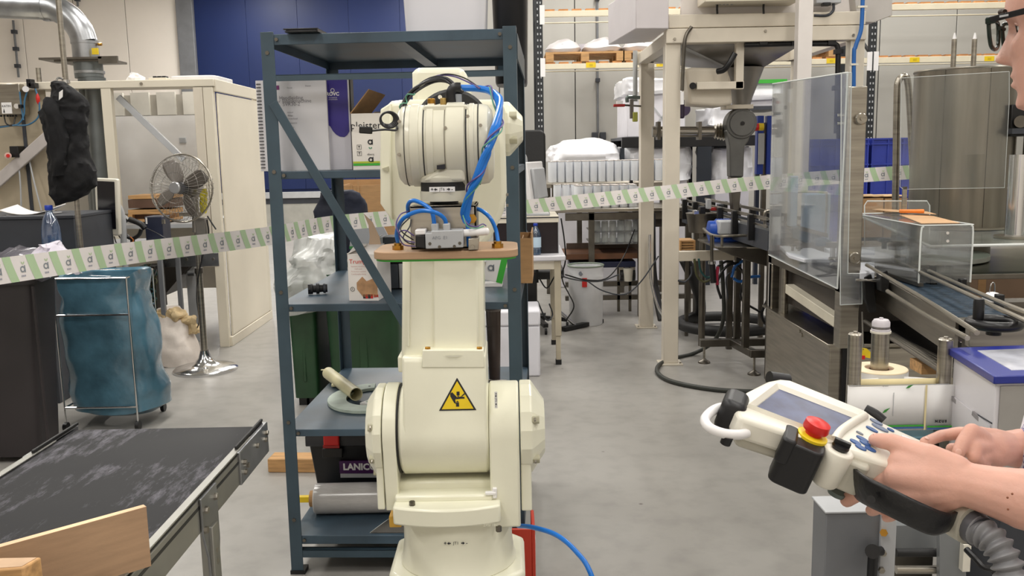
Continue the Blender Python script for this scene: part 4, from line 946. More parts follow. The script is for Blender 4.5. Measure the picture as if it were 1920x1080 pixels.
m = MB(); loft(m, [(.03, x1c-.47, Yc+.16, .42, .12, 9), (.5, x1c-.455, Yc+.16, .43, .13, 9), (zc_-.05, x1c-.45, Yc+.16, .45, .14, 9)], 56); part('container_body', m, DK, t)
m = MB(); loft(m, [(zc_-.05, x1c-.45, Yc+.16, .465, .155, 9), (zc_-.01, x1c-.45, Yc+.16, .47, .16, 9), (zc_, x1c-.45, Yc+.16, .455, .145, 9)], 56); part('rim', m, DK, t)
part('corner_rib', MB().cyl((at(70, 700, Yc).x, Yc+.035, .05), (at(70, 700, Yc).x, Yc+.035, zc_-.06), .008, seg=10), DK, t)
for x in (x1c-.8, x1c-.1):
    for y in (Yc+.08, Yc+.24): part('wheel', MB().cyl((x-.02, y, .03), (x+.02, y, .03), .03, seg=16), BLACK, t)
m = MB(); rows = []
for i in range(9):
    v = i/8; row = []
    for k in range(73):
        q = 2*pi*k/72; f = (1.05, 1.07, 1.05, .95, .85, .7, .5, .3, .1)[i]; zz = (-.035, .0, .02, .035, .05, .03, .0, -.03, -.04)[i]
        p = V((x1c-.45+.45*f*math.copysign(abs(cos(q))**.3, cos(q)), Yc+.16+.150*f*math.copysign(abs(sin(q))**.3, sin(q)), zc_+zz))
        p += wob(p, 7, .02)+V((0, 0, ridg(p, 6, .03)+.03*(i > 2)))
        row.append(p)
    rows.append(row)
m.grid(rows); solo('grey_liner', m, mat('grey liner film', '#66636c', .25, var=.35, scale=4, bump=.6, bscale=9), 'crumpled grey plastic liner spilling over the dark container', 'liner')
bump = MB(); q0 = at(98, 480, Yc+.12); loft(bump, [(q0.z-.08, q0.x, q0.y, .12, .1, 2), (q0.z-.0, q0.x, q0.y, .11, .09, 2), (q0.z+.05, q0.x, q0.y, .05, .05, 2), (q0.z+.065, q0.x, q0.y, .01, .01, 2)], 40, amp=.035, sc=14, sub=6, ridge=.03)
solo('white_bag_bulge', bump, mat('milky bag film', '#cfc9d6', .3, var=.06, bump=.4, bscale=12), 'pale crumpled plastic bag on top of the container liner', 'bag')
# counter with papers and bottle
Yk = 5.7; xk = at(140, 430, Yk).x; zk = at(60, 405, Yk).z; zl = .80
t = thing('grey_counter', 'dark grey counter block behind the waste container, with a lower ledge', 'counter', (xk-.5, Yk+.2, 0))
part('counter_body', MB().box((xk-1.3, Yk, 0), (xk, Yk+.55, zk-.02)), DGREY, t, bevel=.004); part('counter_top', MB().box((xk-1.3, Yk-.01, zk-.02), (xk+.005, Yk+.56, zk)), DGREY, t, bevel=.003)
part('ledge', MB().box((xk-1.3, Yk-.38, 0), (xk+.0, Yk-.001, zl)), DGREY, t, bevel=.004)
q = at(62, 402, Yk+.2); t = thing('paper_stack', 'white curled papers lying on the grey counter', 'paper', (q.x, Yk+.25, zk))
m = MB(); rows = [[V((q.x-.16+.32*i/12, Yk+.1+.22*j/4, zk+.004+.03*abs(i/6-1)**2*(1+.2*j))) for i in range(13)] for j in range(5)]; m.grid(rows); part('sheet', m, PAPER, t, solid=.004)
part('sheet', MB().box((q.x-.13, Yk+.12, zk+.0005), (q.x+.12, Yk+.34, zk+.003)), PAPER, t)
q = at(97, 450, 5.5); bottle('water_bottle', 'large clear blue-tinted water bottle with blue cap on the counter ledge', (q.x, 5.5, zl+.001), at(95, 385, 5.5).z-zl, .055, clear('blue bottle plastic', '#cfe0f6', .45, .16, '#86a4d6', .1), mat('blue cap', '#1f3fae', .35))
# ================================================================== machine frame, cabinet, duct
YM = 6.9
XR_ = at(412, 300, YM).x; zM = at(300, 150, YM).z; zMb = at(300, 164, YM).z
fr = thing('machine_frame', 'beige machine enclosure with open steel frame and closed side panel', 'machine', (XR_-.8, YM+.6, 0))
XLm = at(-60, 300, YM).x
part('top_beam', MB().box((XLm, YM-.03, zMb), (XR_, YM+.03, zM)), BEIGE, fr, bevel=.004)
part('roof_panel', MB().box((XLm, YM+.04, zM-.03), (XR_, YM+.55, zM-.002)), BEIGE, fr, bevel=.002)
def post(px0, px1, y0, y1, Y=YM, m=BEIGE, nm='frame_post'): 
    a, b = at(px0, (y0+y1)/2, Y).x, at(px1, (y0+y1)/2, Y).x; part(nm, MB().box((a, Y-.025, 0 if y1 > 640 else at(px0, y1, Y).z), (b, Y+.03, at(px0, y0, Y).z)), m, fr, bevel=.003)
post(398, 416, 164, 645); post(375, 392, 164, 500, m=CREAMF); post(211, 229, 164, 645); post(355, 377, 500, 645, Y=YM+.25, m=LGREY); post(288, 306, 495, 645, m=MGREY)
part('side_panel', MB().box((XR_-.012, YM+.04, .08), (XR_+.004, YM+1.18, zM-.10)), BEIGE, fr, bevel=.006)
part('side_rail', MB().box((XR_-.02, YM+.0, zM-.09), (XR_+.008, YM+1.2, zM)), BEIGE, fr, bevel=.004); part('side_rail', MB().box((XR_-.02, YM+.0, .0), (XR_+.008, YM+1.2, .075)), BEIGE, fr, bevel=.004)
part('rear_post', MB().box((XR_-.05, YM+1.14, 0), (XR_+.006, YM+1.2, zM)), BEIGE, fr, bevel=.003)
m = MB().pbox(300, 475, 410, 500, YM-.03, .03); part('mid_rail', m, ZINC, fr, bevel=.002)
screws(fr, [at(px, 486, YM-.03) for px in (312, 350, 400)]+[at(265, 157, YM-.03)], .012, .01)
part('diagonal_strut', MB().beam(at(222, 182, YM+.06), at(345, 300, YM+.06), .045, .03, (0, 1, 0)), LGREY, fr, bevel=.002)
part('diagonal_strut', MB().beam(at(-20, 355, YM-.05), at(92, 255, YM-.05), .085, .03, (0, 1, 0)), mat('pale grey duct', '#bdb6b2', .4), fr, bevel=.006)
# inner tank wall with ribs
yi = YM+1.1; a, b = at(190, 300, yi).x, at(392, 300, yi).x
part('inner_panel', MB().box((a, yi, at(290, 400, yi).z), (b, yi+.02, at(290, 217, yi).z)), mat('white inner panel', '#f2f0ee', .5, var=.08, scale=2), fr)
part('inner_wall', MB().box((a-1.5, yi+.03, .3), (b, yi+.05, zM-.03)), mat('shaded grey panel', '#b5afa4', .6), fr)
for k in range(4): 
    x = at(196+49*k, 195, yi).x; part('rib', MB().box((x, yi-.0, at(290, 216, yi).z), (x+.16, yi+.03, at(290, 173, yi).z)), mat('pale rib', '#e6e2d8', .5), fr)
part('wall_socket', MB().pbox(336, 258, 348, 268, yi-.02, .02), LGREY, fr, bevel=.003)
# panel with control box at the left
part('front_panel', MB().box((XLm, YM+.04, .9), (at(85, 250, YM).x, YM+.06, zMb)), mat('khaki panel', '#b3a68f', .5, var=.12, scale=3), fr)
part('panel_gap', MB().pbox(46, 170, 52, 400, YM+.03, .01), DGREY, fr)
cb = part('control_box', MB().pbox(-10, 157, 38, 215, YM-.10, .12), STEEL, fr, bevel=.004, label='stainless control box with white label')
lp = part('paper_label', MB().pbox(3, 192, 22, 213, YM-.102, .002), PAPER, cb)
m = MB(); m.text('KATIN', .022, fm(at(12, 199, YM-.102), off=.002)); part('lettering', m, INK, cb, smooth=False)
part('warning_arrow', MB().prism([(-.006, 0), (.006, 0), (0, .03)], fm(at(8, 211, YM-.103), off=.001), .001), INK, cb)
for k, px in enumerate((2, 8, 14, 19, 24, 30)): part('cable_gland', MB().cyl(at(px, 215, YM-.06), at(px, 219, YM-.06), .008, seg=10), BLACK, cb)
part('lock', MB().cyl(at(31, 199, YM-.1), at(31, 199, YM-.13), .018, seg=14), CHROME, cb); part('lock_tab', MB().pbox(34, 196, 40, 202, YM-.13, .03), BLACK, cb)
dv_ = part('air_regulator', MB().pbox(49, 148, 58, 163, YM-.12, .06).pbox(53, 155, 65, 165, YM-.12, .06), BLACK, fr, bevel=.003)
part('gauge', MB().cyl(at(48, 167, YM-.09), at(48, 167, YM-.13), .022, seg=20), WHITEP, dv_)
part('red_plug', MB().lathe([(.003, 0), (.012, .02), (.014, .05), (.004, .08)], at(72, 196, YM-.1), (0, 0, 1), 14), RED, dv_)
for pts in ([(52, 168, YM-.1), (46, 190, YM-.1), (45, 215, YM-.1), (35, 232, YM-.1), (18, 236, YM-.1), (-10, 240, YM-.1)], [(66, 166, YM-.1), (72, 185, YM-.1), (74, 205, YM-.1), (70, 222, YM-.1), (52, 234, YM-.1), (25, 235, YM-.1)], [(37, 172, YM-.1), (40, 200, YM-.1), (44, 225, YM-.1)]):
    part('air_tube', MB().tube([at(*p) for p in pts], .006, 8), mat('dull blue tube', '#3d6f92', .4), fr)
for pts in ([(8, 220, YM-.07), (12, 232, YM-.1), (24, 235, YM-.1), (29, 220, YM-.07)], [(-10, 238, YM-.1), (10, 236, YM-.1), (24, 234, YM-.1)]): part('cable', MB().tube([at(*p) for p in pts], .005, 8), BLACK, fr)
eb = part('switch_box', MB().pbox(18, 274, 34, 295, YM-.08, .10), BLACK, fr, bevel=.003); part('red_button', MB().cyl(at(15, 292, YM-.08), at(15, 292, YM-.12), .024, seg=20), mat('pale button ring', '#d8b8ac', .4), eb); part('button_cap', MB().cyl(at(15, 292, YM-.12), at(15, 292, YM-.14), .013, seg=16), RED, eb)
for pts in ([(33, 295, YM-.05), (38, 340, YM-.05), (40, 395, YM-.05)], [(54, 297, YM-.02), (65, 345, YM-.05), (78, 395, YM-.08)]): part('cable', MB().tube([at(*p) for p in pts], .006, 8), LGREY, fr)
q = at(72, 135, YM+.2); part('top_valve', MB().cyl((q.x, YM+.2, zM-.004), (q.x, YM+.2, q.z+.03), .018, seg=14), STEEL, fr)
# things on the roof of the frame
q = at(255, 150, YM+.1); m = MB(); loft(m, [(zM, q.x, YM+.1, .07, .05, 2), (zM+.03, q.x, YM+.1, .06, .05, 2), (zM+.055, q.x, YM+.1, .02, .02, 2)], 24, amp=.02, sc=18, sub=3, ridge=.015)
solo('crumpled_paper', m, PAPER, 'crumpled white paper lying on top of the machine frame', 'paper')
q0, q1 = at(283, 148, YM+.1).x, at(316, 148, YM+.1).x; t = thing('battery_pack', 'small pale tray with black pieces on top of the machine frame', 'tray', ((q0+q1)/2, YM+.1, zM))
part('tray_body', MB().box((q0, YM+.05, zM-.002+.002), (q1, YM+.15, zM+.022)), BEIGE, t, bevel=.003)
for k in range(3): part('black_piece', MB().box((q0+.03+.035*k, YM+.06, zM+.022), (q0+.055+.035*k, YM+.12, zM+.034)), BLACK, t)
q0, q1 = at(320, 148, YM+.1).x, at(410, 148, YM+.1).x; t = thing('white_tray', 'flat white plastic tray lying on top of the machine frame', 'lid', ((q0+q1)/2, YM+.2, zM))
part('tray_plate', MB().zprism(rr(q0, YM+.05, q1, YM+.5, .06), zM, zM+.03), WHITEP, t, bevel=.004); part('tray_ridge', MB().zprism(rr(q0+.02, YM+.08, q1-.03, YM+.45, .05), zM+.03, zM+.036), WHITEP, t)
# boxes and gear inside the frame
zs_ = at(270, 418, YM+.3).z
part('inner_shelf', MB().box((at(229, 420, YM+.3).x, YM+.1, zs_-.03), (at(390, 420, YM+.3).x, YM+1.0, zs_)), LGREY, fr)
part('hopper_plate', MB().pprism([(300, 498), (356, 498), (306, 556), (300, 556)], YM+.12, .5), mat('dark hopper', '#2b2621', .5), fr)
t = thing('wooden_crate', 'brown wooden crate inside the frame behind the fan', 'crate', at(270, 415, YM+.3))
for y0, y1, c in ((366, 373, WOOD), (374, 390, mat('dark wood', '#6b5040', .6, var=.15)), (393, 402, WOOD), (411, 416, WOOD)): part('plank', MB().pbox(240, y0, 318, y1, YM+.25, .3), c, t, bevel=.002)
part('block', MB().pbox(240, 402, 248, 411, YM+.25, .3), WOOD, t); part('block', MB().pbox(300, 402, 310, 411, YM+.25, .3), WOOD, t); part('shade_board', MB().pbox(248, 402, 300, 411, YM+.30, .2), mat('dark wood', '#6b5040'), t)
# monitor
Yn = 6.25; t = thing('monitor', 'white framed monitor with black screen turned to portrait on a pole', 'monitor', at(200, 462, Yn))
O = at(200, 388, Yn); MM = MTr(O) @ MRo(R(-13), 4, 'Z') @ MRo(R(3), 4, 'Y') ; w, h = .088, .195
part('frame', MB().prism(rr(-w, -h, w, h, .015), MM @ MRo(pi/2, 4, 'X'), -.035), OFFW, t, bevel=.006)
part('screen', MB().prism(rr(-w+.02, -h+.045, w-.02, h-.02, .004), MM @ MRo(pi/2, 4, 'X'), .002), mat('black screen', '#14131a', .12, var=0), t)
m = MB(); m.text('monitor', .016, MM @ MTr((0, -.001, -h+.022)) @ MRo(pi/2, 4, 'X')) if False else m.box((-.03, -.0015, -h+.018), (.03, 0, -h+.026), MM); part('badge', m, LGREY, t)
part('back_shell', MB().box((-w*.6, .035, -h*.6), (w*.6, .07, h*.6), MM), OFFW, t, bevel=.01)
part('arm', MB().tube([MM @ V((0, .05, 0)), MM @ V((0, .12, 0)), MM @ V((.02, .14, -.1)), MM @ V((.02, .14, -.35))], .022, 12), LGREY, t)
part('pole', MB().cyl(V((MM @ V((.02, .14, -.3))).xyz), V(((MM @ V((.02, .14, 0))).x, (MM @ V((.02, .14, 0))).y, 0.012)), .022, seg=14), LGREY, t)
part('foot_plate', MB().zprism(rr(O.x-.12, Yn, O.x+.2, Yn+.3, .03), 0, .012), LGREY, t)
# work table carrying gear behind the tape
q0, q1 = at(158, 470, 6.4).x, at(306, 470, 6.4).x; ztb = at(230, 458, 6.3).z
t = thing('side_table', 'small grey work table mostly behind the striped tape, left of the fan', 'table', ((q0+q1)/2, 6.45, 0))
part('table_top', MB().box((q0, 6.36, ztb-.03), (q1, 6.75, ztb)), LGREY, t, bevel=.004)
for x in (q0+.02, q1-.02):
    for y in (6.38, 6.72): part('leg', MB().box((x-.015, y-.015, 0), (x+.015, y+.015, ztb-.03)), MGREY, t)
q = at(185, 455, 6.5); t = thing('grey_pot', 'grey-green plastic pot on the side table below the monitor', 'pot', (q.x, 6.52, ztb))
part('pot_body', MB().lathe([(.055, 0), (.07, .085), (.078, .088), (.078, .096), (.068, .096), (.055, .01)], (q.x, 6.52, ztb+.001), seg=28, cap=False), mat('grey green plastic', '#6f7a72', .45), t); part('dark_card', MB().box((q.x+.04, 6.44, ztb+.001), (q.x+.09, 6.45, ztb+.09)), BLACK, t)
t = thing('scan_gun', 'black yoke-shaped hand tool with angled grips on the side table', 'tool', at(250, 455, 6.4))
Yg = 6.42
part('grip', MB().tube([at(228, 430, Yg), at(229, 417, Yg), at(238, 408, Yg)], .026, 14), BLACK, t); part('grip', MB().tube([at(242, 411, Yg), at(262, 419, Yg), at(272, 428, Yg)], .020, 14), BLACK, t)
part('yoke', MB().tube([at(231, 430, Yg), at(237, 442, Yg), at(248, 447, Yg), at(260, 441, Yg), at(265, 430, Yg)], .014, 12), BLACK, t); part('stem', MB().cyl(at(248, 445, Yg), V((at(248, 445, Yg).x, Yg, ztb+.002)), .016, seg=12), BLACK, t)
part('orange_wire', MB().tube([at(244, 444, Yg-.03), at(250, 450, Yg-.03), at(247, 457, Yg-.03)], .004, 6), mat('orange wire', '#c7701d', .5), t)
for pts in ([(221, 425), (222, 440), (230, 452)], [(268, 425), (290, 435), (312, 448)], [(214, 443), (218, 455), (225, 458)]): part('cable', MB().tube([at(a, b, Yg) for a, b in pts], .004, 6), BLACK, t)
t = thing('navy_case', 'dark navy equipment case standing beside the black hand tool', 'case', at(288, 458, 6.5))
q0, q1 = at(272, 430, 6.5), at(305, 430, 6.5); part('case_body', MB().box((q0.x, 6.5, ztb+.001), (q1.x, 6.66, at(288, 406, 6.5).z)), mat('navy plastic', '#23283c', .4), t, bevel=.006)
part('white_mark', MB().pbox(273, 408, 276, 420, 6.497, .003), PAPER, t); part('latch', MB().pbox(303, 412, 308, 420, 6.49, .02), STEEL, t)
# tangled cables under the table
t = thing('cable_tangle', 'tangle of dark and green cables hanging under the side table', 'cable', at(270, 560, 6.5), kind='stuff')
for k in range(9):
    random.seed(40+k); pts = [at(random.uniform(255, 298), 500+12*i+random.uniform(-6, 6), 6.45+random.uniform(-.1, .15)) for i in range(7)]
    part('cable', MB().tube(pts, .006, 6, 5), [BLACK, mat('teal cable', '#1f4b4a', .5), mat('olive cable', '#4b4a2c', .5)][k % 3], t)
m = MB(); part('dark_box', MB().pbox(258, 500, 292, 580, 6.62, .2), mat('dark hopper', '#2b2621'), t)
# ---- ventilation duct
YD = 7.3; rd = 22.5*YD/F
t = thing('ventilation_duct', 'round galvanised duct bending down from the upper left into the machine', 'duct', at(180, 460, YD))
P = [at(-80, 8, YD), at(0, 10, YD), at(70, 12, YD)]; c1 = [at(110, 18, YD), at(140, 38, YD), at(156, 62, YD), at(160, 85, YD)]
part('duct_pipe', MB().tube([P[0], P[1], at(80, 13, YD)], rd, 32, sm=False), ZINC, t)
part('duct_bend', MB().tube([at(80, 13, YD), at(105, 17, YD), at(131, 33, YD), at(150, 56, YD), at(159, 80, YD)], rd, 32, 8), ZINC, t)
part('duct_collar', MB().cyl(at(159, 80, YD), at(162, 112, YD), rd*1.01, seg=32), ZINC, t)
b0 = at(164, 112, YD); part('duct_pipe', MB().cyl(b0, at(168, 146, YD), rd*1.10, seg=32), mat('dark duct', '#74797a', .4, .8, var=.1), t)
part('duct_pipe', MB().cyl(V((at(172, 146, YD).x, YD, at(172, 146, YD).z)), V((at(172, 146, YD).x, YD, .9)), rd*1.05, seg=32), mat('dark duct', '#74797a'), t)
part('duct_pipe', MB().cyl(V((at(196, 170, YD).x, YD-.15, at(196, 160, YD).z)), V((at(190, 170, YD).x, YD-.15, .85)), rd*.8, seg=28), mat('dark duct', '#74797a'), t)
def ringat(p, d, r_, w=.02): return MB().cyl(V(p)-V(d)*w/2, V(p)+V(d)*w/2, r_, seg=32)
part('clamp_ring', ringat(at(82, 13, YD), (1, 0, 0), rd*1.05, .03), ZINC, t); part('clamp_ring', ringat(at(159, 80, YD), (0, 0, 1), rd*1.07, .02), ZINC, t); part('clamp_ring', ringat(at(168, 136, YD), (0, 0, 1), rd*1.16, .02), ZINC, t)
part('clamp_screw', MB().cyl(at(184, 83, YD), at(191, 83, YD), .012, seg=8), BRASS, t); part('clamp_screw', MB().cb(at(90, 36, YD), (.05, .05, .03)), ZINC, t)
part('yellow_tag', MB().pbox(172, 90, 184, 102, YD-rd*1.0, .01), YEL, t, label='small yellow tag')
part('mount_plate', MB().pbox(72, 107, 190, 111, YD-.15, .30), STEELD, t); part('mount_plate', MB().pbox(101, 111, 208, 115, YD-.12, .3), STEELD, t); part('mount_lug', MB().pbox(184, 105, 220, 119, YD-.15, .02), STEELD, t)
part('roof_flange', MB().box((b0.x-.25, YD-.2, zM), (b0.x+.23, YD+.2, zM+.02)), STEELD, t)
# ---- coat pole and black jacket
YP = 5.62; q = at(123, 150, YP); t = thing('coat_pole', 'tall thin steel pole standing beside the duct', 'pole', (q.x, YP, 0))
part('pole_tube', MB().cyl((q.x, YP, .02), (q.x, YP, 3.2), .0165, seg=16), STEEL, t); part('foot_plate', MB().cyl((q.x, YP, 0), (q.x, YP, .02), .12, seg=24), STEELD, t)
part('hook_ring', MB().cyl((q.x, YP, q.z-.02), (q.x, YP, q.z), .026, seg=16), CHROME, t); part('hook', MB().tube([(q.x, YP, q.z), (q.x-.03, YP-.03, q.z+.01), (q.x-.045, YP-.04, q.z-.03)], .006, 8), CHROME, t)
CL = mat('black jacket cloth', '#0b0b0f', .85, var=.4, scale=10, bump=.5, bscale=22)
def J(px, py): p = at(px, py, YP-.09); return p.x, p.z
secs = []
for py, l, r_, d_ in ((385, 103, 112, .02), (375, 100, 140, .05), (366, 98, 160, .07), (348, 95, 178, .08), (320, 95, 176, .085), (290, 93, 164, .085), (262, 90, 158, .08), (235, 84, 162, .08), (212, 76, 161, .085), (200, 84, 161, .085), (188, 95, 156, .08), (176, 96, 146, .075), (165, 96, 134, .06), (157, 98, 124, .045), (153, 104, 118, .02)):
    x0, z = J(l, py); x1, _ = J(r_, py); secs.append((z, (x0+x1)/2, YP-.085, (x1-x0)/2, d_, 2.4))
m = MB(); loft(m, secs, 64, amp=.012, sc=12, sub=5, ridge=.015, seed=3)
jk = thing('jacket', 'black work jacket hanging on the tall steel pole', 'jacket', (q.x, YP, J(110, 385)[1])); part('jacket_body', m, CL, jk)
x0, z = J(110, 205); m = MB(); s2 = [(J(100, py)[1], J(cx, py)[0], YP-.17, .05*w_, .045*w_, 2.2) for py, cx, w_ in ((330, 122, .6), (300, 124, .9), (260, 122, 1), (225, 116, 1), (200, 108, .9), (185, 104, .5))]; loft(m, s2, 36, amp=.01, sc=14, sub=3, ridge=.016); part('sleeve', m, CL, jk)
part('white_patch', MB().prism([(-.012, -.03), (.012, -.012), (.016, .03), (-.006, .015)], fm(at(114, 178, YP-.165), off=.002), .004), PAPER, jk, label='white reflective patch')
# ---- pedestal fan
YFN = 6.3; g = gd(386, 694); YFN = g.y
t = thing('pedestal_fan', 'grey pedestal fan with round wire cage and chrome foot', 'fan', g)
part('foot_disc', MB().lathe([(.215, 0), (.215, .012), (.20, .024), (.12, .04), (.075, .055), (.045, .09), (.032, .13), (.030, .14)], g, seg=48), CHROME, t)
pt_ = at(379, 430, YFN); pt_.x = g.x+.005
part('pole', MB().cyl(g+V((0, 0, .12)), V((g.x, g.y, at(380, 505, YFN).z)), .022, seg=20), STEEL, t); part('pole', MB().cyl(V((g.x, g.y, at(380, 505, YFN).z)), pt_, .015, seg=20), STEEL, t)
part('height_collar', MB().cyl(V((g.x, g.y, at(380, 512, YFN).z)), V((g.x, g.y, at(380, 502, YFN).z)), .028, seg=20), STEELD, t); kn = V((g.x-.03, g.y-.01, at(380, 512, YFN).z)); part('height_knob', MB().cyl(kn, kn+V((-.04, -.01, 0)), .018, seg=14), BLACK, t)
hc = at(341, 353, YFN-.08); nrm = V((-.22, -1, .08)).normalized(); B = frame(nrm).to_4x4(); B.translation = hc; Rf = 63*(YFN-.08)/F
def ringpts(r_, z, n=40): return [B @ V((r_*cos(2*pi*k/n), r_*sin(2*pi*k/n), z)) for k in range(n)]
WIRE = mat('grey fan wire', '#8e8a84', .35, .7, var=.1)
part('cage_ring', MB().tube(ringpts(Rf, 0), .006, 8, 1, closed=True), STEEL, t)
m = MB()
for k in range(44):
    q = 2*pi*k/44; e = V((cos(q), sin(q), 0)); e2 = V((cos(q+.5), sin(q+.5), 0))
    m.tube([B @ (e*Rf+V((0, 0, 0))), B @ (e2*Rf*.93+V((0, 0, .045))), B @ (e2*Rf*.6+V((0, 0, .075))), B @ (e2*Rf*.17+V((0, 0, .085)))], .0012, 4, 3)
    m.tube([B @ (e*Rf), B @ (e*Rf*.9+V((0, 0, -.05))), B @ (e*Rf*.3+V((0, 0, -.07)))], .0012, 4, 3)
for r_, z in ((.93, .045), (.72, .068), (.45, .082)): m.tube(ringpts(Rf*r_, z, 28), .0014, 4, 1, closed=True)
part('wire_grille', m, WIRE, t, kind='stuff')
part('hub_badge', MB().lathe([(.040, 0), (.040, .008), (.034, .014)], B @ V((0, 0, .078)), nrm, 28), mat('silver badge', '#b5b5b7', .3, .6), t)
part('blade_hub', MB().cyl(B @ V((0, 0, -.02)), B @ V((0, 0, .03)), .04, seg=24), DGREY, t)
bm_ = mat('smoky fan blade', '#6d665f', .4, var=.08)
for k in range(4):
    q0 = R(112-90*k); rows = []
    for i in range(8):
        r_ = .035+(Rf*.9-.035)*i/7; w_ = (.35, .55, .62, .6, .55, .5, .42, .25)[i]; row = []
        for j in range(7):
            s_ = (j/6-.5)*w_*1.1*(.22/max(r_, .08))**.35; row.append(B @ V((r_*cos(q0+s_+.1*i/7), r_*sin(q0+s_+.1*i/7), .006+.05*(j/6-.5))))
        rows.append(row)
    part('blade', MB().grid(rows), bm_, t, solid=.002)
part('motor', MB().lathe([(.03, -.18), (.06, -.17), (.065, -.09), (.05, -.06), (.03, -.05)], B @ V((0, 0, 0)), nrm, 24), mat('grey fan wire', '#8e8a84'), t)
nk = B @ V((0, 0, -.13)); part('neck', MB().tube([nk, V((g.x, g.y+.02, nk.z-.04)), V((g.x, g.y, pt_.z-.02))], .024, 12), WIRE, t)
part('switch_box', MB().pbox(366, 408, 386, 440, YFN-.03, .06), WIRE, t, bevel=.006)
part('power_cord', MB().tube([at(388, 412, YFN-.03), at(391, 440, YFN-.03), at(380, 480, YFN-.03), at(371, 525, YFN-.03), at(369, 560, YFN+.05), at(373, 605, YFN+.2), at(360, 632, YFN+.5), V((at(355, 640, YFN+.5).x, YFN+.55, .01))], .005, 8), BLACK, t)
part('pull_wire', MB().tube([at(389, 405, YFN-.05), at(397, 418, YFN-.06), at(405, 430, YFN-.07)], .005, 8), BLACK, t)
m = MB(); loft(m, [(at(383, py, YFN).z, at(cx, py, YFN).x, YFN-.02, w_, .012, 2.5) for py, cx, w_ in ((400, 384, .02), (380, 382, .026), (362, 384, .022), (353, 386, .008))], 20, amp=.006, sc=30, sub=4, ridge=.006)
part('yellow_cloth', m, mat('yellow cloth', '#b9ab22', .8, var=.2, scale=30), t, label='yellow cloth tied behind the cage')
# ---- sack
g = gd(322, 688); SK = mat('off white sack', '#d8cdc3', .5, var=.10, scale=5, bump=.5, bscale=10)
t = thing('sack', 'off-white filled sack with crumpled tan neck sitting on the floor by the fan', 'sack', g)
Ys = g.y+.10; m = MB()
secs = []
for py, l, r_, d_ in ((694, 286, 366, .10), (685, 278, 372, .14), (660, 276, 366, .155), (640, 273, 358, .15), (622, 270, 348, .13), (606, 268, 340, .10), (592, 274, 332, .07), (582, 285, 322, .045)):
    z = max(.004, at(320, py, Ys).z); secs.append((z, (at(l, py, Ys).x+at(r_, py, Ys).x)/2, Ys+.02*len(secs), (at(r_, py, Ys).x-at(l, py, Ys).x)/2, d_, 2.8))
loft(m, secs, 56, amp=.014, sc=9, sub=4, ridge=.012); part('sack_body', m, SK, t)
m = MB(); TN = mat('tan sack lining', '#cdb489', .6, var=.18, scale=12, bump=.6, bscale=16)
for (cx, cy, a_, b_, c_) in ((300, 590, .075, .06, .04), (330, 590, .08, .06, .045), (352, 602, .07, .05, .05), (362, 614, .04, .04, .05)):
    q = at(cx, cy, Ys+.08); m2 = MB(); m2.sph(q, (a_, b_, c_), 28, 18)
    m.add([p+wob(p, 16, .03)+(p-q).normalized()*ridg(p, 22, .016) for p in m2.v], m2.f)
part('crumpled_neck', m, TN, t, kind='stuff')
# ---- green sign on the far wall
q = at(481, 217, YF-.1); t = thing('exit_sign', 'green and white pictogram sign on the blue door, seen by the comb-bound manual', 'sign', q)
part('sign_plate', MB().pbox(468, 189, 494, 246, YF-.06, .04), mat('green sign', '#4f9a78', .4), t, bevel=.005)
m = MB().pbox(477, 195, 487, 218, YF-.07, .01).pbox(474, 220, 480, 240, YF-.07, .01).pbox(484, 220, 490, 240, YF-.07, .01); part('pictogram', m, PAPER, t, kind='stuff')
# ================================================================== printed barrier tape
TP = [(-70, 516, 2.62), (0, 508.5, 2.83), (250, 474, 3.40), (500, 443, 4.10), (625, 419.5, 4.60), (800, 404, 5.05), (970, 389.5, 5.35), (1200, 366, 5.38), (1440, 341.5, 5.40), (1713, 322.5, 5.42), (1905, 313, 5.44)]
tc_ = spline([at(*p) for p in TP], 24); cum = [0]
for i in range(1, len(tc_)): cum.append(cum[-1]+(tc_[i]-tc_[i-1]).length)
TW = .083
def tp(s, v, off=0):
    s = max(0, min(cum[-1]-1e-6, s)); lo, hi = 0, len(cum)-1
    while hi-lo > 1:
        k = (lo+hi)//2
        if cum[k] <= s: lo = k
        else: hi = k
    f = (s-cum[lo])/(cum[hi]-cum[lo]); p = tc_[lo].lerp(tc_[hi], f); d = (tc_[hi]-tc_[lo]).normalized(); n = V((0, 0, 1)).cross(d).normalized()
    up = d.cross(n); up = up if up.z > 0 else -up
    wv = .004*sin(s*5)
    return p+up*(v-.5)*TW+n*(wv*(v-.5)*2)+(n if n.dot(V((0, 0, CH))-p) > 0 else -n)*off
tape = thing('barrier_tape', 'white barrier tape with pale green slanted stripes and grey ring logos', 'tape', tc_[0])
m = MB(); N_ = int(cum[-1]/.03)
m.grid([[tp(cum[-1]*i/N_, v) for v in (0, .5, 1)] for i in range(N_+1)])
part('tape_band', m, mat('tape film', '#f7f1ef', .35, var=.02), tape, smooth=False)
per = .0985; gm = MB(); lg = MB(); lf = MB(); tx = MB(); k = 0; s = .03
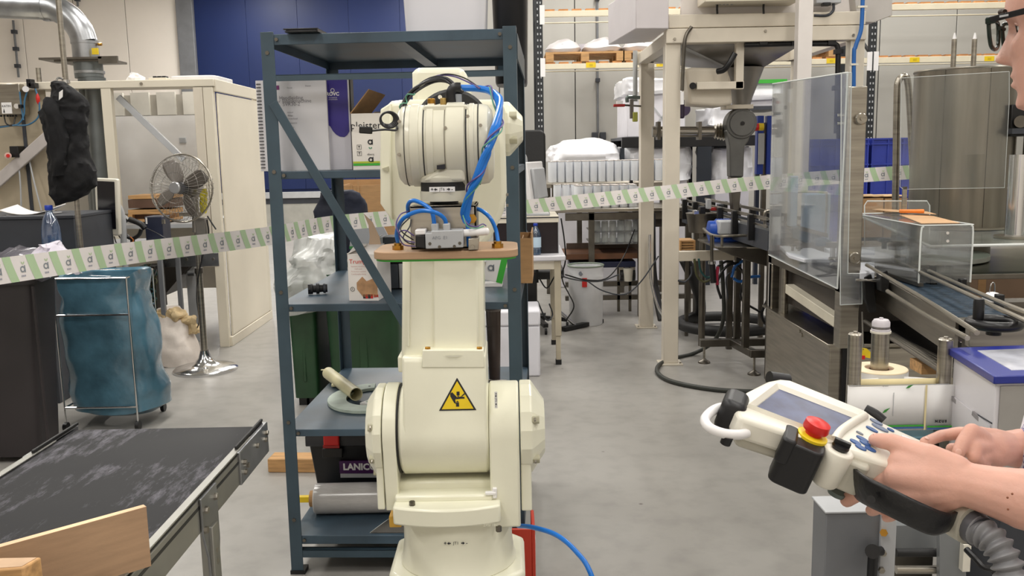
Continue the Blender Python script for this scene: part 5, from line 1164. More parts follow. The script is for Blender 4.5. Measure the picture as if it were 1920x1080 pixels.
while s < cum[-1]-.1:
    n = 8
    lt = [(s+.026*(1-v)**1.2*1.0+.0, v) for v in [i/n for i in range(n+1)]]
    rows = [[tp(a+.0, v, .0009), tp(a+.034, v, .0009)] for a, v in lt]; gm.grid(rows)
    c0 = s+.079; 
    for q in range(16):
        a0, a1 = 2*pi*q/16, 2*pi*(q+1)/16; lg.add([tp(c0+r*cos(a), .46+r*sin(a)/TW, .0010) for r, a in ((.0105, a0), (.0105, a1), (.006, a1), (.006, a0))], [(0, 1, 2, 3)])
    lg.add([tp(c0+x, .46+y/TW, .0011) for x, y in ((.007, -.0105), (.0115, -.0105), (.0115, .013), (.007, .011))], [(0, 1, 2, 3)])
    for sg in (-1, 1): lf.add([tp(c0+x+.004, .46+y/TW, .0011) for x, y in ((0, .015), (sg*.005, .018), (sg*.007, .026), (sg*.002, .022))], [(0, 1, 2, 3)])
    for j in range(4): tx.add([tp(c0-.009+.0048*j+x, .20+y/TW, .0010) for x, y in ((0, -.003), (.0034, -.003), (.0034, .0035), (0, .002))], [(0, 1, 2, 3)])
    s += per
part('stripe_print', gm, mat('pale green print', '#bfd9b0', .5, var=.03), tape, kind='stuff'); part('logo_print', lg, mat('tape grey print', '#8f959b', .5), tape, kind='stuff'); part('leaf_print', lf, mat('tape leaf print', '#bcd3a5', .5), tape, kind='stuff'); part('text_print', tx, mat('tape faint print', '#a9a9b6', .5), tape, kind='stuff')
# ================================================================== behind the shelving unit
g = gd(640, 768)
GB = mat('green bin plastic', '#24452a', .42, var=.2)
def wbin(px0, px1, Y, ztop, label, d=.5):
    a, b = at(px0, 600, Y).x, at(px1, 600, Y).x; t = thing('wheelie_bin', label, 'bin', ((a+b)/2, Y+d/2, 0)); m = MB(); w = (b-a)/2
    loft(m, [(.05, (a+b)/2, Y+d/2, w*.88, d*.44, 9), (ztop-.04, (a+b)/2, Y+d/2, w*.99, d*.5, 9)], 48); part('bin_body', m, GB, t)
    m = MB(); loft(m, [(ztop-.05, (a+b)/2, Y+d/2, w*1.03, d*.53, 9), (ztop, (a+b)/2, Y+d/2, w*1.03, d*.53, 9), (ztop, (a+b)/2, Y+d/2, w*.95, d*.47, 9), (ztop-.3, (a+b)/2, Y+d/2, w*.9, d*.44, 9)], 48, cap=False); part('rim', m, GB, t)
    for x in (a+.06, b-.06): part('wheel', MB().cyl((x-.02, Y+d-.08, .05), (x+.02, Y+d-.08, .05), .05, seg=18), BLACK, t); part('skid', MB().box((x-.03, Y+.06, 0), (x+.03, Y+.16, .06)), BLACK, t)
    part('front_rib', MB().box((a+w*.9, Y-.004+.02, .15), (a+w*1.1, Y+.03, ztop-.1)), GB, t, bevel=.004)
    return a, b
z_ = at(640, 512, 5.1).z
a1_, b1_ = wbin(538, 592, 5.12, z_-.06, 'dark green bin seen between the shelf posts, under the clear liner')
a2_, b2_ = wbin(604, 752, 5.05, z_, 'wide dark green bin behind the shelving unit and robot arm', .6)
m = MB(); q = at(585, 480, 5.05); loft(m, [(z_-.20, a1_+.14, 5.18, .17, .14, 3), (z_-.06, a1_+.14, 5.2, .20, .18, 3), (q.z-.04, q.x-.01, 5.2, .15, .15, 2.5), (at(585, 450, 5.05).z, q.x+.02, 5.25, .11, .12, 2.2), (at(600, 436, 5.05).z, q.x+.07, 5.3, .03, .05, 2)], 48, amp=.05, sc=8, sub=5, ridge=.035)
solo('clear_bin_liner', m, BAGC, 'crumpled clear plastic liner bulging out of the green bin', 'liner')
# office chair with a dark jacket
t = thing('office_chair', 'office chair with a dark navy jacket over its back, behind the shelving unit', 'chair', (at(640, 500, 6.0).x, 6.2, 0))
cx = at(636, 400, 6.0).x
m = MB(); loft(m, [(at(640, py, 6.0).z, at(c_, py, 6.0).x, 6.0, w_, .07, 3) for py, c_, w_ in ((500, 640, .16), (470, 637, .175), (430, 637, .175), (395, 639, .165), (375, 640, .145), (362, 637, .125), (357, 636, .08))], 44, amp=.012, sc=9, sub=4, ridge=.014); part('draped_jacket', m, mat('navy jacket cloth', '#151a2a', .8, var=.3, bump=.4, bscale=20), t)
part('seat', MB().zprism(rr(cx-.24, 6.02, cx+.24, 6.50, .08), .44, .50), BLACK, t, bevel=.015); part('back_support', MB().box((cx-.03, 6.03, .40), (cx+.03, 6.06, 1.0)), BLACK, t); part('gas_column', MB().cyl((cx, 6.25, .09), (cx, 6.25, .44), .025, seg=16), STEELD, t)
for k in range(5):
    q = 2*pi*k/5; e = V((cx+.28*cos(q), 6.25+.28*sin(q), .07)); l = part('star_leg', MB().beam((cx, 6.25, .10), e, .04, .03), BLACK, t, bevel=.004); part('caster', MB().cyl(e+V((-.01, 0, -.045)), e+V((.01, 0, -.045)), .025, seg=14), BLACK, l)
# brown boxes further back and printed grey carton
bt = thing('packing_table', 'packing table behind the robot arm carrying brown cartons', 'table', (at(740, 500, 7.2).x, 7.5, 0))
zt = at(680, 470, 7.0).z; xa, xb = at(655, 480, 7.0).x, at(905, 480, 7.0).x
part('table_top', MB().box((xa, 7.0, zt-.03), (xb, 7.7, zt)), LGREY, bt, bevel=.004)
for x in (xa+.03, xb-.03):
    for y in (7.03, 7.67): part('leg', MB().box((x-.02, y-.02, 0), (x+.02, y+.02, zt-.03)), MGREY, bt)
t = thing('brown_box', 'open brown carton on the packing table, seen between shelf post and arm', 'box', (at(680, 470, 7.1).x, 7.2, zt)); 
for x0, x1, y0, y1, Y in ((643, 760, 347, 468, 7.1), (641, 758, 336, 362, 7.45)): part('carton_panel', MB().pbox(x0, y0, x1, y1, Y, .01), CARD, t)
part('carton_side', MB().box((at(643, 400, 7.1).x, 7.1, zt+.001), (at(643, 400, 7.1).x+.01, 7.45, at(643, 347, 7.1).z)), CARD, t); part('carton_rib', MB().pbox(672, 340, 676, 468, 7.09, .01), CARD, t); part('carton_rib', MB().pbox(660, 345, 663, 468, 7.09, .01), CARD, t)
t = thing('grey_display_box', 'grey board box with a slanted front and green edge behind the tape', 'box', at(690, 470, 5.6))
part('slanted_front', MB().pprism([(660, 420), (716, 420), (738, 462), (655, 466)], 5.7, .02), mat('grey board', '#8e9092', .5), t)
part('edge_strip', MB().pprism([(655, 462), (738, 457), (740, 462), (655, 467)], 5.695, .03), mat('green edge', '#2f7a3c', .5), t)
zq = at(690, 467, 5.7).z; part('box_body', MB().box((at(655, 470, 5.7).x, 5.72, 0), (at(740, 470, 5.7).x, 6.0, zq)), mat('blue grey board', '#4a5a70', .6), t)

e = tc_[0]; bp = thing('barrier_post', 'thin steel barrier post holding the end of the striped tape', 'post', (e.x-.012, e.y, 0))
part('post_tube', MB().cyl((e.x-.012, e.y, .02), (e.x-.012, e.y, e.z+.08), .012, seg=14), STEEL, bp); part('post_foot', MB().cyl((e.x-.012, e.y, 0), (e.x-.012, e.y, .02), .12, seg=28), BLACK, bp)
# ================================================================== pallet rack on the back wall
YK = 11.6
rk = thing('pallet_rack', 'pallet rack with black perforated uprights and cream beams along the back wall', 'rack', (at(1330, 560, YK).x, YK+.5, 0))
BMC = mat('cream rack beam', '#e3dac2', .45, var=.04); UPR = mat('black upright', '#1f2226', .5, var=.1)
xa, xb = at(1014, 300, YK).x, at(1631, 200, YK).x; xe = xb+(xb-xa)
hole = None
for x in (xa, xb, xe):
    for y in (YK, YK+1.0):
        u = part('upright', MB().box((x-.045, y-.03, 0), (x+.045, y+.03, 4.2)), UPR, rk, bevel=.004)
        if y == YK and x != xe:
            m = MB()
            for k in range(52):
                for sx in (-.018, .018): m.box((x+sx-.007, y-.034, .25+.075*k), (x+sx+.007, y-.030, .275+.075*k))
            part('slot_holes', m, LGREY, u, kind='stuff')
    for k in range(5): part('frame_brace', MB().beam((x, YK, .3+.75*k), (x, YK+1.0, .95+.75*k), .03, .03), UPR, rk)
ORG = mat('orange shelf timber', '#c98a52', .7, var=.2)
for (y0, y1, yr0, yr1) in ((119, 129, 107, 118), (20, 31, 8, 19)):
    for x0, x1, ya, yb, px in ((xa, xb, y0, y1, 1100), (xb, xe, yr0, yr1, 1700)):
        z1, z0 = at(px, ya, YK).z, at(px, yb, YK).z
        for y in (YK, YK+1.0):
            b = part('beam', MB().box((x0+.05, y-.03, z0 if y == YK else z1-.012), (x1-.05, y+.03, z1)), BMC, rk, bevel=.003)
        for k in range(24): part('slat', MB().box((x0+.08+(x1-x0-.16)*k/24, YK-.02, z1+.0), (x0+.08+(x1-x0-.16)*(k+1)/24-.05, YK+.12, z1+.022)), ORG, rk)
        for x in (x0+.04, x1-.04): part('connector', MB().box((x-.03, YK-.045, z0-.09), (x+.03, YK-.030, z1+.07)), WHITEP, rk)
yl_ = thing('shelf_label', 'x', 'label') if False else None
for px, py in ((1108, 122), (1240, 120), (1559, 114), (1715, 112), (1855, 110)):
    q = at(px, py, YK-.034); o = part('yellow_label', MB().cb(q, (.12, .004, .06)), YEL, rk); m = MB(); m.text('||||||', .03, fm(q, off=.003)); part('print', m, mat('olive print', '#8f7c1a'), o, smooth=False)
# pallets with sacks on the lower level
zB = at(1100, 119, YK).z+.024
def pallet(x, y, z, label, w=.98, d=.85, group='wooden pallets on the rack'):
    t = thing('pallet', label, 'pallet', (x+w/2, y+d/2, z), group=group)
    for k in range(3):
        part('bottom_board', MB().box((x+(w-.1)*k/2, y, z), (x+(w-.1)*k/2+.1, y+d, z+.02)), WOOD, t)
        for j in range(3): part('block', MB().box((x+(w-.1)*k/2, y+(d-.1)*j/2, z+.02), (x+(w-.1)*k/2+.1, y+(d-.1)*j/2+.1, z+.095)), WOOD, t)
    for k in range(6): part('deck_board', MB().box((x, y+(d-.09)*k/5, z+.095), (x+w, y+(d-.09)*k/5+.09, z+.118)), WOOD, t)
    return z+.118
pxs = [(1023, 'wooden pallet under the white sacks, next to the black upright'), (1168, 'wooden pallet carrying sacks, behind the cream machine posts'), (1420, 'wooden pallet behind the cream machine frame')]
for i, (px, lb) in enumerate(pxs):
    x = at(px, 110, YK).x; zt = pallet(x, YK-.03, zB, lb)
    for k, (u, ry_, hh) in enumerate(((.24, .21, .17), (.74, .23, .18))):
        m = MB(); cx = x+.98*u; loft(m, [(zt+.001, cx, YK+.26, ry_*.9, .26, 3), (zt+.05, cx, YK+.26, ry_*1.1, .30, 2.6), (zt+hh*.7, cx, YK+.26, ry_*.85, .25, 2.4), (zt+hh, cx, YK+.28, ry_*.4, .14, 2.2), (zt+hh+.005, cx, YK+.28, .02, .02, 2)], 36, amp=.02, sc=6, sub=3)
        s = thing('cement_sack' if False else 'filled_sack', ['white filled sack on the pallet beside the black upright', 'white filled sack with grey mark, second on the first pallet', 'white filled sack partly behind the machine post', 'white filled sack deeper behind the machine post', 'pale sack seen above the steel hopper', 'pale sack beside the hopper on the rack'][i*2+k], 'sack', (cx, YK+.26, zt))
        part('sack_body', m, mat('white paper sack', '#e3dfe0', .5, var=.05, bump=.4, bscale=8), s); part('grey_mark', MB().cb((cx, YK+.0, zt+.075), (.07, .012, .05)), LGREY, s)
    m = MB(); loft(m, [(zt+.001, x+.5, YK+.60, .44, .2, 4), (zt+.13, x+.5, YK+.60, .42, .19, 3), (zt+.15, x+.5, YK+.6, .2, .1, 2)], 40, amp=.02, sc=7, sub=2)
    solo('grey_sack', m, mat('grey sack film', '#aaa5aa', .4, var=.2, bump=.4, bscale=8), ['grey plastic sack behind the two white sacks', 'grey plastic sack at the back of the pallet behind the posts', 'grey plastic sack beyond the steel hopper'][i], 'sack')
# ================================================================== covered pallet boxes
def covered(px0, px1, py0, py1, Y, dep, label, zb=0, dome=.0, m_=None, name='covered_pallet_box', liner=True):
    a, b = at(px0, (py0+py1)/2, Y).x, at(px1, (py0+py1)/2, Y).x; z1 = at((px0+px1)/2, py0, Y).z; zl = at((px0+px1)/2, py1, Y).z; cx, w = (a+b)/2, (b-a)/2
    t = thing(name, label, 'box', (cx, Y+dep/2, zb))
    part('box_body', MB().box((a+.03, Y+.03, zb), (b-.03, Y+dep-.03, z1-dome-.01)), m_ or mat('white corrugated board', '#dcdae0', .5, var=.05), t, bevel=.01)
    m = MB(); S = [(zl, cx, Y+dep/2, w, dep/2, 12), (z1-dome-.02, cx, Y+dep/2, w, dep/2, 10)]
    if dome: S += [(z1-dome*.5, cx, Y+dep/2, w*.88, dep*.42, 6), (z1-dome*.1, cx, Y+dep/2, w*.55, dep*.28, 4), (z1, cx, Y+dep/2, w*.1, dep*.1, 2)]
    else: S += [(z1, cx, Y+dep/2, w*.97, dep*.485, 8), (z1+.002, cx, Y+dep/2, w*.1, dep*.1, 2)]
    loft(m, S, 90, amp=.03, sc=5, sub=8, ridge=.035); part('film_cover', m, FILM, t); return t
covered(1032, 1166, 259, 305, 9.6, 1.0, 'white film-covered carton block with domed top behind the can rows', dome=.14)
covered(1172, 1298, 275, 338, 9.7, 1.0, 'lower white carton block behind the can rows, beneath the dark pallet', zb=0)
zdk = at(1250, 256, 9.6).z; zdk0 = at(1250, 276, 9.6).z
t = thing('dark_pallet_deck', 'black steel deck carrying the white carton stack', 'rack', (at(1250, 300, 9.7).x, 10.1, 0))
x0, x1 = at(1166, 260, 9.6).x, at(1425, 260, 9.6).x
part('deck_beam', MB().box((x0, 9.6, zdk0), (x1, 9.66, zdk)), BLACK, t, bevel=.004); part('deck_beam', MB().box((x0, 10.6, zdk0), (x1, 10.66, zdk)), BLACK, t); part('deck_plate', MB().box((x0, 9.66, zdk-.03), (x1, 10.6, zdk)), DGREY, t)
for px0, px1 in ((1163, 1171), (1308, 1334), (1418, 1425)):
    for y in (9.60, 10.6): part('deck_leg', MB().box((at(px0, 300, 9.6).x, y-.0, 0), (at(px1, 300, 9.6).x, y+.06, zdk0)), mat('blue black steel', '#20262f', .4), t)
t = covered(1171, 1292, 146, 176, 9.7, .95, 'tall white carton with film-wrapped lid and crossed strapping', zb=zdk+.001)
a = at(1232, 195, 9.69); b = at(1262, 250, 9.69)
for p0, p1 in (((1225, 200), (1256, 240)), ((1256, 200), (1225, 240))): part('strap', MB().beam(at(*p0, 9.72), at(*p1, 9.72), .012, .004, (0, 1, 0)), LGREY, t)
part('logo_dot', MB().cyl(at(1282, 205, 9.73), at(1282, 205, 9.715), .07, seg=24), mat('dark plum print', '#33253f', .5), t)
covered(1335, 1400, 200, 235, 9.7, .9, 'white carton behind the steel valve, on the black deck', zb=zdk+.001)
covered(1337, 1412, 275, 338, 9.75, .9, 'lower white carton below the valve, beside the dark posts')
t = covered(1392, 1472, 156, 186, 9.8, .8, 'white carton with bright green strip seen beside the hopper', zb=zdk+.30); part('green_lid', MB().pbox(1388, 149, 1476, 156, 9.78, .8), GREEN, t)
t2 = thing('rack_shelf', 'dark shelf bar under the green-topped carton', 'shelf', (at(1430, 190, 9.7).x, 10.2, zdk)); part('shelf_plate', MB().box((at(1388, 190, 9.75).x, 9.76, zdk+.265), (at(1476, 190, 9.75).x, 10.62, zdk+.30)), DGREY, t2); part('shelf_support', MB().box((at(1391, 190, 9.75).x, 9.8, zdk+.001), (at(1395, 190, 9.75).x, 9.85, zdk+.265)), DGREY, t2); part('shelf_support', MB().box((at(1468, 190, 9.75).x, 9.8, 0), (at(1472, 190, 9.75).x, 9.85, zdk+.265)), DGREY, t2)
# ================================================================== can infeed table
YT = 7.8
zt1 = at(1150, 391, YT).z; zt2 = 1.16
ft = thing('infeed_table', 'stainless can infeed table with raised deck and glazed front below the striped tape', 'table', (at(1170, 480, YT).x, YT+.5, 0))
xa, xb = at(1030, 400, YT).x, at(1302, 400, YT).x
part('table_top', MB().box((xa, YT, zt1-.03), (xb, YT+.75, zt1)), STEEL, ft, bevel=.004); part('raised_deck', MB().box((xa, YT+.72, zt2-.05), (xb, YT+1.5, zt2)), STEEL, ft, bevel=.004)
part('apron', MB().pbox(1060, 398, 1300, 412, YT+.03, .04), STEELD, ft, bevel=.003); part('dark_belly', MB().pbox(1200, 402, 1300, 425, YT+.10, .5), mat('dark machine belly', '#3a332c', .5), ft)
for x in (xa+.05, at(1110, 450, YT).x, at(1203, 450, YT).x, xb-.04):
    part('leg', MB().box((x-.025, YT+.03, 0), (x+.025, YT+.08, zt1-.03)), STEELD, ft, bevel=.002); part('leg', MB().box((x-.025, YT+1.4, 0), (x+.025, YT+1.45, zt2-.05)), STEELD, ft)
for y0, y1 in ((527, 536), (553, 562)): part('floor_rail', MB().pbox(1060, y0, 1300, y1, YT+.3, .05), STEELD, ft, bevel=.003)
part('lower_shelf', MB().box((at(1060, 470, YT).x, YT+.1, at(1150, 488, YT).z), (at(1205, 470, YT).x, YT+.6, at(1150, 478, YT).z)), mat('rusty brown board', '#7a5238', .7, var=.3, scale=5), ft); part('back_board', MB().pbox(1062, 455, 1200, 485, YT+.55, .02), mat('brown grey board', '#6f6056', .6, var=.2), ft)
zr = at(1150, 343, YT+.68).z
part('guide_rail', MB().cyl((xa, YT+.68, zr), (xb, YT+.68, zr), .007, seg=8), STEEL, ft); part('guide_rail', MB().cyl((xa, YT+.05, zt1+.10), (xb, YT+.05, zt1+.10), .007, seg=8), STEEL, ft)
part('rail_clamp', MB().pbox(1181, 338, 1187, 356, YT+.64, .03), BLACK, ft, bevel=.002)
for px in (1036, 1120, 1187, 1290): x = at(px, 350, YT+.68).x; part('rail_post', MB().cyl((x, YT+.70, zt1), (x, YT+.70, zr+.01), .008, seg=8), STEELD, ft)
# cans
CANM = mat('white can wall', '#e6eaf0', .3, .0, var=.06, scale=3); CR = mat('crimped can rim', '#b9b2ac', .35, .6, var=.3, scale=60)
def can0(loc):
    t = thing('can', 'open white metal can standing in the rows on the raised deck', 'can', loc, group='white cans on the infeed table', local=True)
    part('can_wall', MB().lathe([(.034, .0), (.0365, .004), (.0365, .19), (.034, .19), (.034, .01)], (0, 0, 0), seg=18, cap=False), CANM, t); part('can_rim', MB().tube([(.0365*cos(k*pi/6), .0365*sin(k*pi/6), .192+.002*(k % 2)) for k in range(12)], .0032, 5, 1, closed=True), CR, t); return t
c0 = None; n = 0
for r_ in range(4):
    for k in range(19):
        x = at(1037, 330, YT+.78).x+.0762*k; y = YT+.78+.085*r_+.006*sin(k*1.7)
        if x > xb-.04: continue
        if c0 is None: c0 = can0((x, y, zt2))
        else: clone(c0, loc=(x, y, zt2))
lab2 = 'open white metal can on the lower table level in front of the guide rail'
for r_ in range(3):
    for k in range(7):
        clone(c0, loc=(at(1086, 370, YT+.25).x+.078*k, YT+.22+.09*r_, zt1), label=lab2, group='white cans on the lower level')
for k in range(3): clone(c0, loc=(at(1046, 370, YT+.5).x+.078*k, YT+.56, zt1), label=lab2, group='white cans on the lower level')
cz = [at(1150, 455, YT+.15).z, at(1150, 433.5, YT+.15).z]
part('jar_shelf', MB().box((at(1110, 450, YT).x, YT+.1, cz[0]-.01), (at(1203, 450, YT).x, YT+.6, cz[0])), STEELD, ft); part('jar_shelf', MB().box((at(1110, 450, YT).x, YT+.1, cz[1]-.006), (at(1203, 450, YT).x, YT+.6, cz[1])), STEELD, ft)
j0 = None
for r_ in range(2):
    for k in range(6):
        x = at(1120, 445, YT+.15).x+.0695*k; loc = (x, YT+.15+.033, cz[r_])
        if j0 is None:
            j0 = thing('jar', 'small white jar behind the glazed front of the infeed table', 'jar', loc, group='white jars under the table', local=True)
            part('jar_body', MB().lathe([(.026, 0), (.031, .006), (.031, .072), (.027, .078)], (0, 0, 0), seg=18), mat('white jar', '#f0efe9', .35), j0); part('jar_lid', MB().lathe([(.028, .078), (.029, .079), (.029, .088), (.027, .089)], (0, 0, 0), seg=18), WHITEP, j0)
        else: clone(j0, loc=loc)
part('glass_front', MB().pbox(1108, 412, 1204, 458, YT+.085, .006), GLASS, ft)
# ================================================================== desk at the right of the shelving
YB = 6.05
dk = thing('desk', 'white-topped work table with beige legs right of the shelving unit', 'table', (at(1000, 700, YB).x, YB+.4, 0))
zt = .755; x1 = at(1061, 490, YB).x; x0 = x1-.95
part('table_top', MB().box((x0, YB, zt-.035), (x1, YB+.75, zt)), mat('pale grey laminate', '#d9d7dc', .35, var=.02), dk, bevel=.008)
part('apron', MB().box((x0+.04, YB+.03, zt-.095), (x1-.03, YB+.05, zt-.036)), BEIGE, dk, bevel=.002); part('apron', MB().box((x1-.05, YB+.03, zt-.095), (x1-.03, YB+.72, zt-.036)), BEIGE, dk)
for x in (x0+.06, x1-.055):
    for y in (YB+.045, YB+.70):
        l = part('leg', MB().box((x-.022, y-.022, .20), (x+.022, y+.022, zt-.036)), mat('taupe desk leg', '#beb49e', .45), dk, bevel=.004); part('leg_extension', MB().box((x-.016, y-.016, .03), (x+.016, y+.016, .20)), mat('taupe desk leg', '#beb49e'), l, bevel=.003); part('foot', MB().box((x-.02, y-.02, 0), (x+.02, y+.02, .035)), BLACK, l, bevel=.003)
cab = thing('dark_cabinet', 'small dark cabinet with pale top standing on the work table', 'cabinet', (at(1000, 480, YB+.2).x, YB+.35, zt))
xc = at(1048, 450, YB+.16).x; zc = at(1020, 405, YB+.16).z
part('cabinet_body', MB().box((xc-.45, YB+.16, zt+.001), (xc-.006, YB+.6, zc-.045)), mat('dark brown front', '#1e1519', .3, var=.1), cab, bevel=.002); part('cabinet_top', MB().box((xc-.46, YB+.15, zc-.045), (xc, YB+.61, zc)), BEIGE, cab, bevel=.004); part('top_rim', MB().box((xc-.46, YB+.145, zc-.012), (xc, YB+.15, zc-.006)), INK, cab); part('side_strip', MB().box((xc-.006, YB+.15, zt+.001), (xc, YB+.6, zc-.045)), LGREY, cab)
q = at(983, 482, YB+.07); bottle('water_bottle', 'empty clear ribbed water bottle with blue cap on the work table', (q.x, YB+.07, zt+.001), at(983, 423, YB+.07).z-zt, .034, BOTT, mat('blue cap', '#1f3fae', .35), shape=[(.85, 0), (1, .03), (.95, .08), (1, .12), (.95, .17), (1, .21), (.95, .26), (1, .30), (.95, .35), (.9, .42), (.72, .52), (.72, .60), (.98, .70), (.92, .78), (.55, .86), (.32, .90), (.32, .93)])
q = at(1005, 483, YB+.09); bottle('water_bottle', 'blue tinted water bottle with pale printed paper band on the work table', (q.x, YB+.09, zt+.001), at(1005, 419, YB+.09).z-zt, .036, clear('teal bottle plastic', '#a9c4dc', .45, .22, '#54789c', .1), mat('blue cap', '#1f3fae', .35), lab=(.24, .56, mat('pale blue label', '#c4dcee', .5)))
m = MB(); m.text('sport', .016, fm(at(1003, 461, YB+.052), off=.001)); solo('label_lettering', m, mat('pink label ink', '#c2527a'), 'pink lettering on the pale band of the blue bottle', 'print', smooth=False) if False else None
# monitor and chair back seen on the desk
t = thing('desktop_monitor', 'white flat monitor seen edge-on on top of the dark cabinet', 'monitor', (at(1008, 400, YB+.4).x, YB+.4, zc)); MM = MTr(at(1003, 345, YB+.35)) @ MRo(R(74), 4, 'Z') @ MRo(R(-7), 4, 'X')
hh = .155; part('frame', MB().box((-.22, -.02, -hh), (.22, .015, hh), MM), WHITEP, t, bevel=.008); part('back_shell', MB().box((-.16, .015-.0-.06, -hh*.7), (.16, -.02, hh*.7), MM), LGREY, t, bevel=.01); part('screen', MB().box((-.2, .0152, -hh+.02), (.2, .017, hh-.02), MM), mat('black screen', '#14131a'), t)
b = MM.translation; part('neck', MB().box((b.x-.03, b.y-.02, zc+.01), (b.x+.03, b.y+.02, b.z-.02)), BLACK, t, bevel=.004); part('stand', MB().zprism(rr(b.x-.10, b.y-.09, b.x+.10, b.y+.09, .03), zc+.001, zc+.012), BLACK, t)
t = thing('keyboard', 'pale keyboard lying on top of the dark cabinet', 'keyboard', (xc-.2, YB+.2, zc)); part('keyboard_base', MB().box((xc-.40, YB+.16, zc+.001), (xc-.06, YB+.28, zc+.018)), LGREY, t, bevel=.003)
for r_ in range(4): part('key_row', MB().box((xc-.39, YB+.172+.025*r_, zc+.018), (xc-.07, YB+.190+.025*r_, zc+.024)), WHITEP, t)
ch = thing('office_chair', 'high-backed black office chair behind the work table', 'chair', (at(1000, 560, 7.1).x, 7.35, 0)); cx = at(1000, 320, 7.05).x
part('backrest', MB().prism(rr(-.10, 0, .10, .50, .05), MTr((cx+.0, 7.08, at(1000, 365, 7.05).z)) @ MRo(R(84), 4, 'X'), -.07), BLACKR, ch, bevel=.015); part('head_frame', MB().tube([at(972, 292, 7.0), at(984, 292, 7.0), at(986, 310, 7.0), at(978, 325, 7.0), at(982, 345, 7.0), at(975, 350, 7.0)], .012, 8), LGREY, ch)
part('seat', MB().zprism(rr(cx-.24, 7.15, cx+.24, 7.62, .08), .44, .51), BLACK, ch, bevel=.012); part('back_support', MB().box((cx-.03, 7.12, .42), (cx+.03, 7.16, 1.30)), BLACK, ch); part('gas_column', MB().cyl((cx, 7.38, .09), (cx, 7.38, .44), .025, seg=16), STEELD, ch)
for k in range(5):
    q_ = 2*pi*k/5; e = V((cx+.27*cos(q_), 7.38+.27*sin(q_), .07)); l = part('star_leg', MB().beam((cx, 7.38, .10), e, .04, .03), BLACK, ch); part('caster', MB().cyl(e+V((-.01, 0, -.045)), e+V((.01, 0, -.045)), .025, seg=14), BLACK, l)
# under the desk
t = thing('computer_tower', 'black computer case on the floor under the work table', 'computer', (at(988, 640, 6.35).x, 6.5, 0)); a = at(968, 560, 6.35).x; b = at(1006, 560, 6.35).x
part('case_body', MB().box((a-.12, 6.35, .38), (b, 6.7, at(988, 512, 6.35).z)), BLACK, t, bevel=.004); part('case_stand', MB().box((a-.10, 6.4, 0), (b-.02, 6.68, .38)), DGREY, t)
t = thing('foam_box', 'white polystyrene box with lid on the floor right of the shelving', 'box', (at(980, 710, 5.75).x, 5.9, 0)); a = at(1014, 650, 5.75).x; z1 = at(990, 583, 5.75).z; zm = at(990, 612, 5.75).z
part('box_body', MB().box((a-.40, 5.755, 0), (a-.004, 6.13, zm)), mat('white foam', '#e6e5ec', .55, var=.02), t, bevel=.012); part('lid', MB().box((a-.404, 5.75, zm+.002), (a, 6.134, z1)), mat('white foam', '#e6e5ec'), t, bevel=.012)
t = thing('grey_drum', 'tall pale grey metal drum with red tag beyond the work table', 'drum', gd(1101, 608)); g = gd(1101, 612); g.y += .12; r_ = 33.5*(g.y)/F; zt = at(1101, 497, g.y).z
part('drum_wall', MB().lathe([(r_*.90, 0), (r_*.94, .01), (r_*.985, zt*.80), (r_*1.0, zt*.82), (r_*.985, zt*.84), (r_, zt-.01), (r_*1.03, zt), (r_*.97, zt), (r_*.93, .2)], g, seg=44, cap=False), mat('pale grey drum', '#e6e7ea', .35, var=.06), t); part('drum_floor', MB().cyl(g+V((0, 0, .2)), g+V((0, 0, .21)), r_*.93, seg=36), LGREY, t)
part('rim', MB().tube([g+V((r_*1.0*cos(k*pi/12), r_*1.0*sin(k*pi/12), zt)) for k in range(24)], .008, 6, 1, closed=True), mat('green grey rim', '#7f8a7c', .4), t)
q = at(1096, 530, g.y-r_-.01); part('red_tag', MB().cb(q, (.04, .006, .075), None), RED, t, label='red tag'); part('stamp', MB().cyl(at(1089, 513, g.y-r_*.93), at(1089, 513, g.y-r_*.95), .018, seg=16), INKG, t)
t = thing('floor_squeegee', 'black floor squeegee head lying beside the grey drum', 'squeegee', gd(1090, 620)); a, b = gd(1056, 622), gd(1128, 606); a.z = b.z = .022
part('head', MB().beam(a, b, .05, .035), BLACKR, t, bevel=.004); part('handle', MB().cyl(a.lerp(b, .3)+V((0, 0, .01)), at(1050, 585, 7.2), .013, seg=12), CHROME, t)
t = thing('wheeled_dolly', 'low navy dolly with castors under the infeed table', 'dolly', gd(1165, 575)); Yd = 7.9
part('dolly_bar', MB().pbox(1068, 491, 1192, 502, Yd, .3), mat('navy steel', '#1c2342', .4), t, bevel=.006)
for px in (1165, 1187): q = at(px, 515, Yd+.05); part('castor', MB().cyl(q+V((-.015, 0, 0)), q+V((.015, 0, 0)), .055, seg=20), BLACK, t); part('castor_fork', MB().pbox(px-4, 500, px+4, 516, Yd+.02, .02), STEEL, t)
q = at(1175, 512, Yd); part('pale_cup', MB().cyl(at(1178, 527, Yd), at(1178, 503, Yd), .035, .045, seg=18), OFFW, t)
for px in (1080, 1165, 1187): part('dolly_stem', MB().box((at(px, 510, Yd).x-.012, Yd+.2, 0), (at(px, 510, Yd).x+.012, Yd+.23, at(px, 500, Yd).z)), STEELD, t)
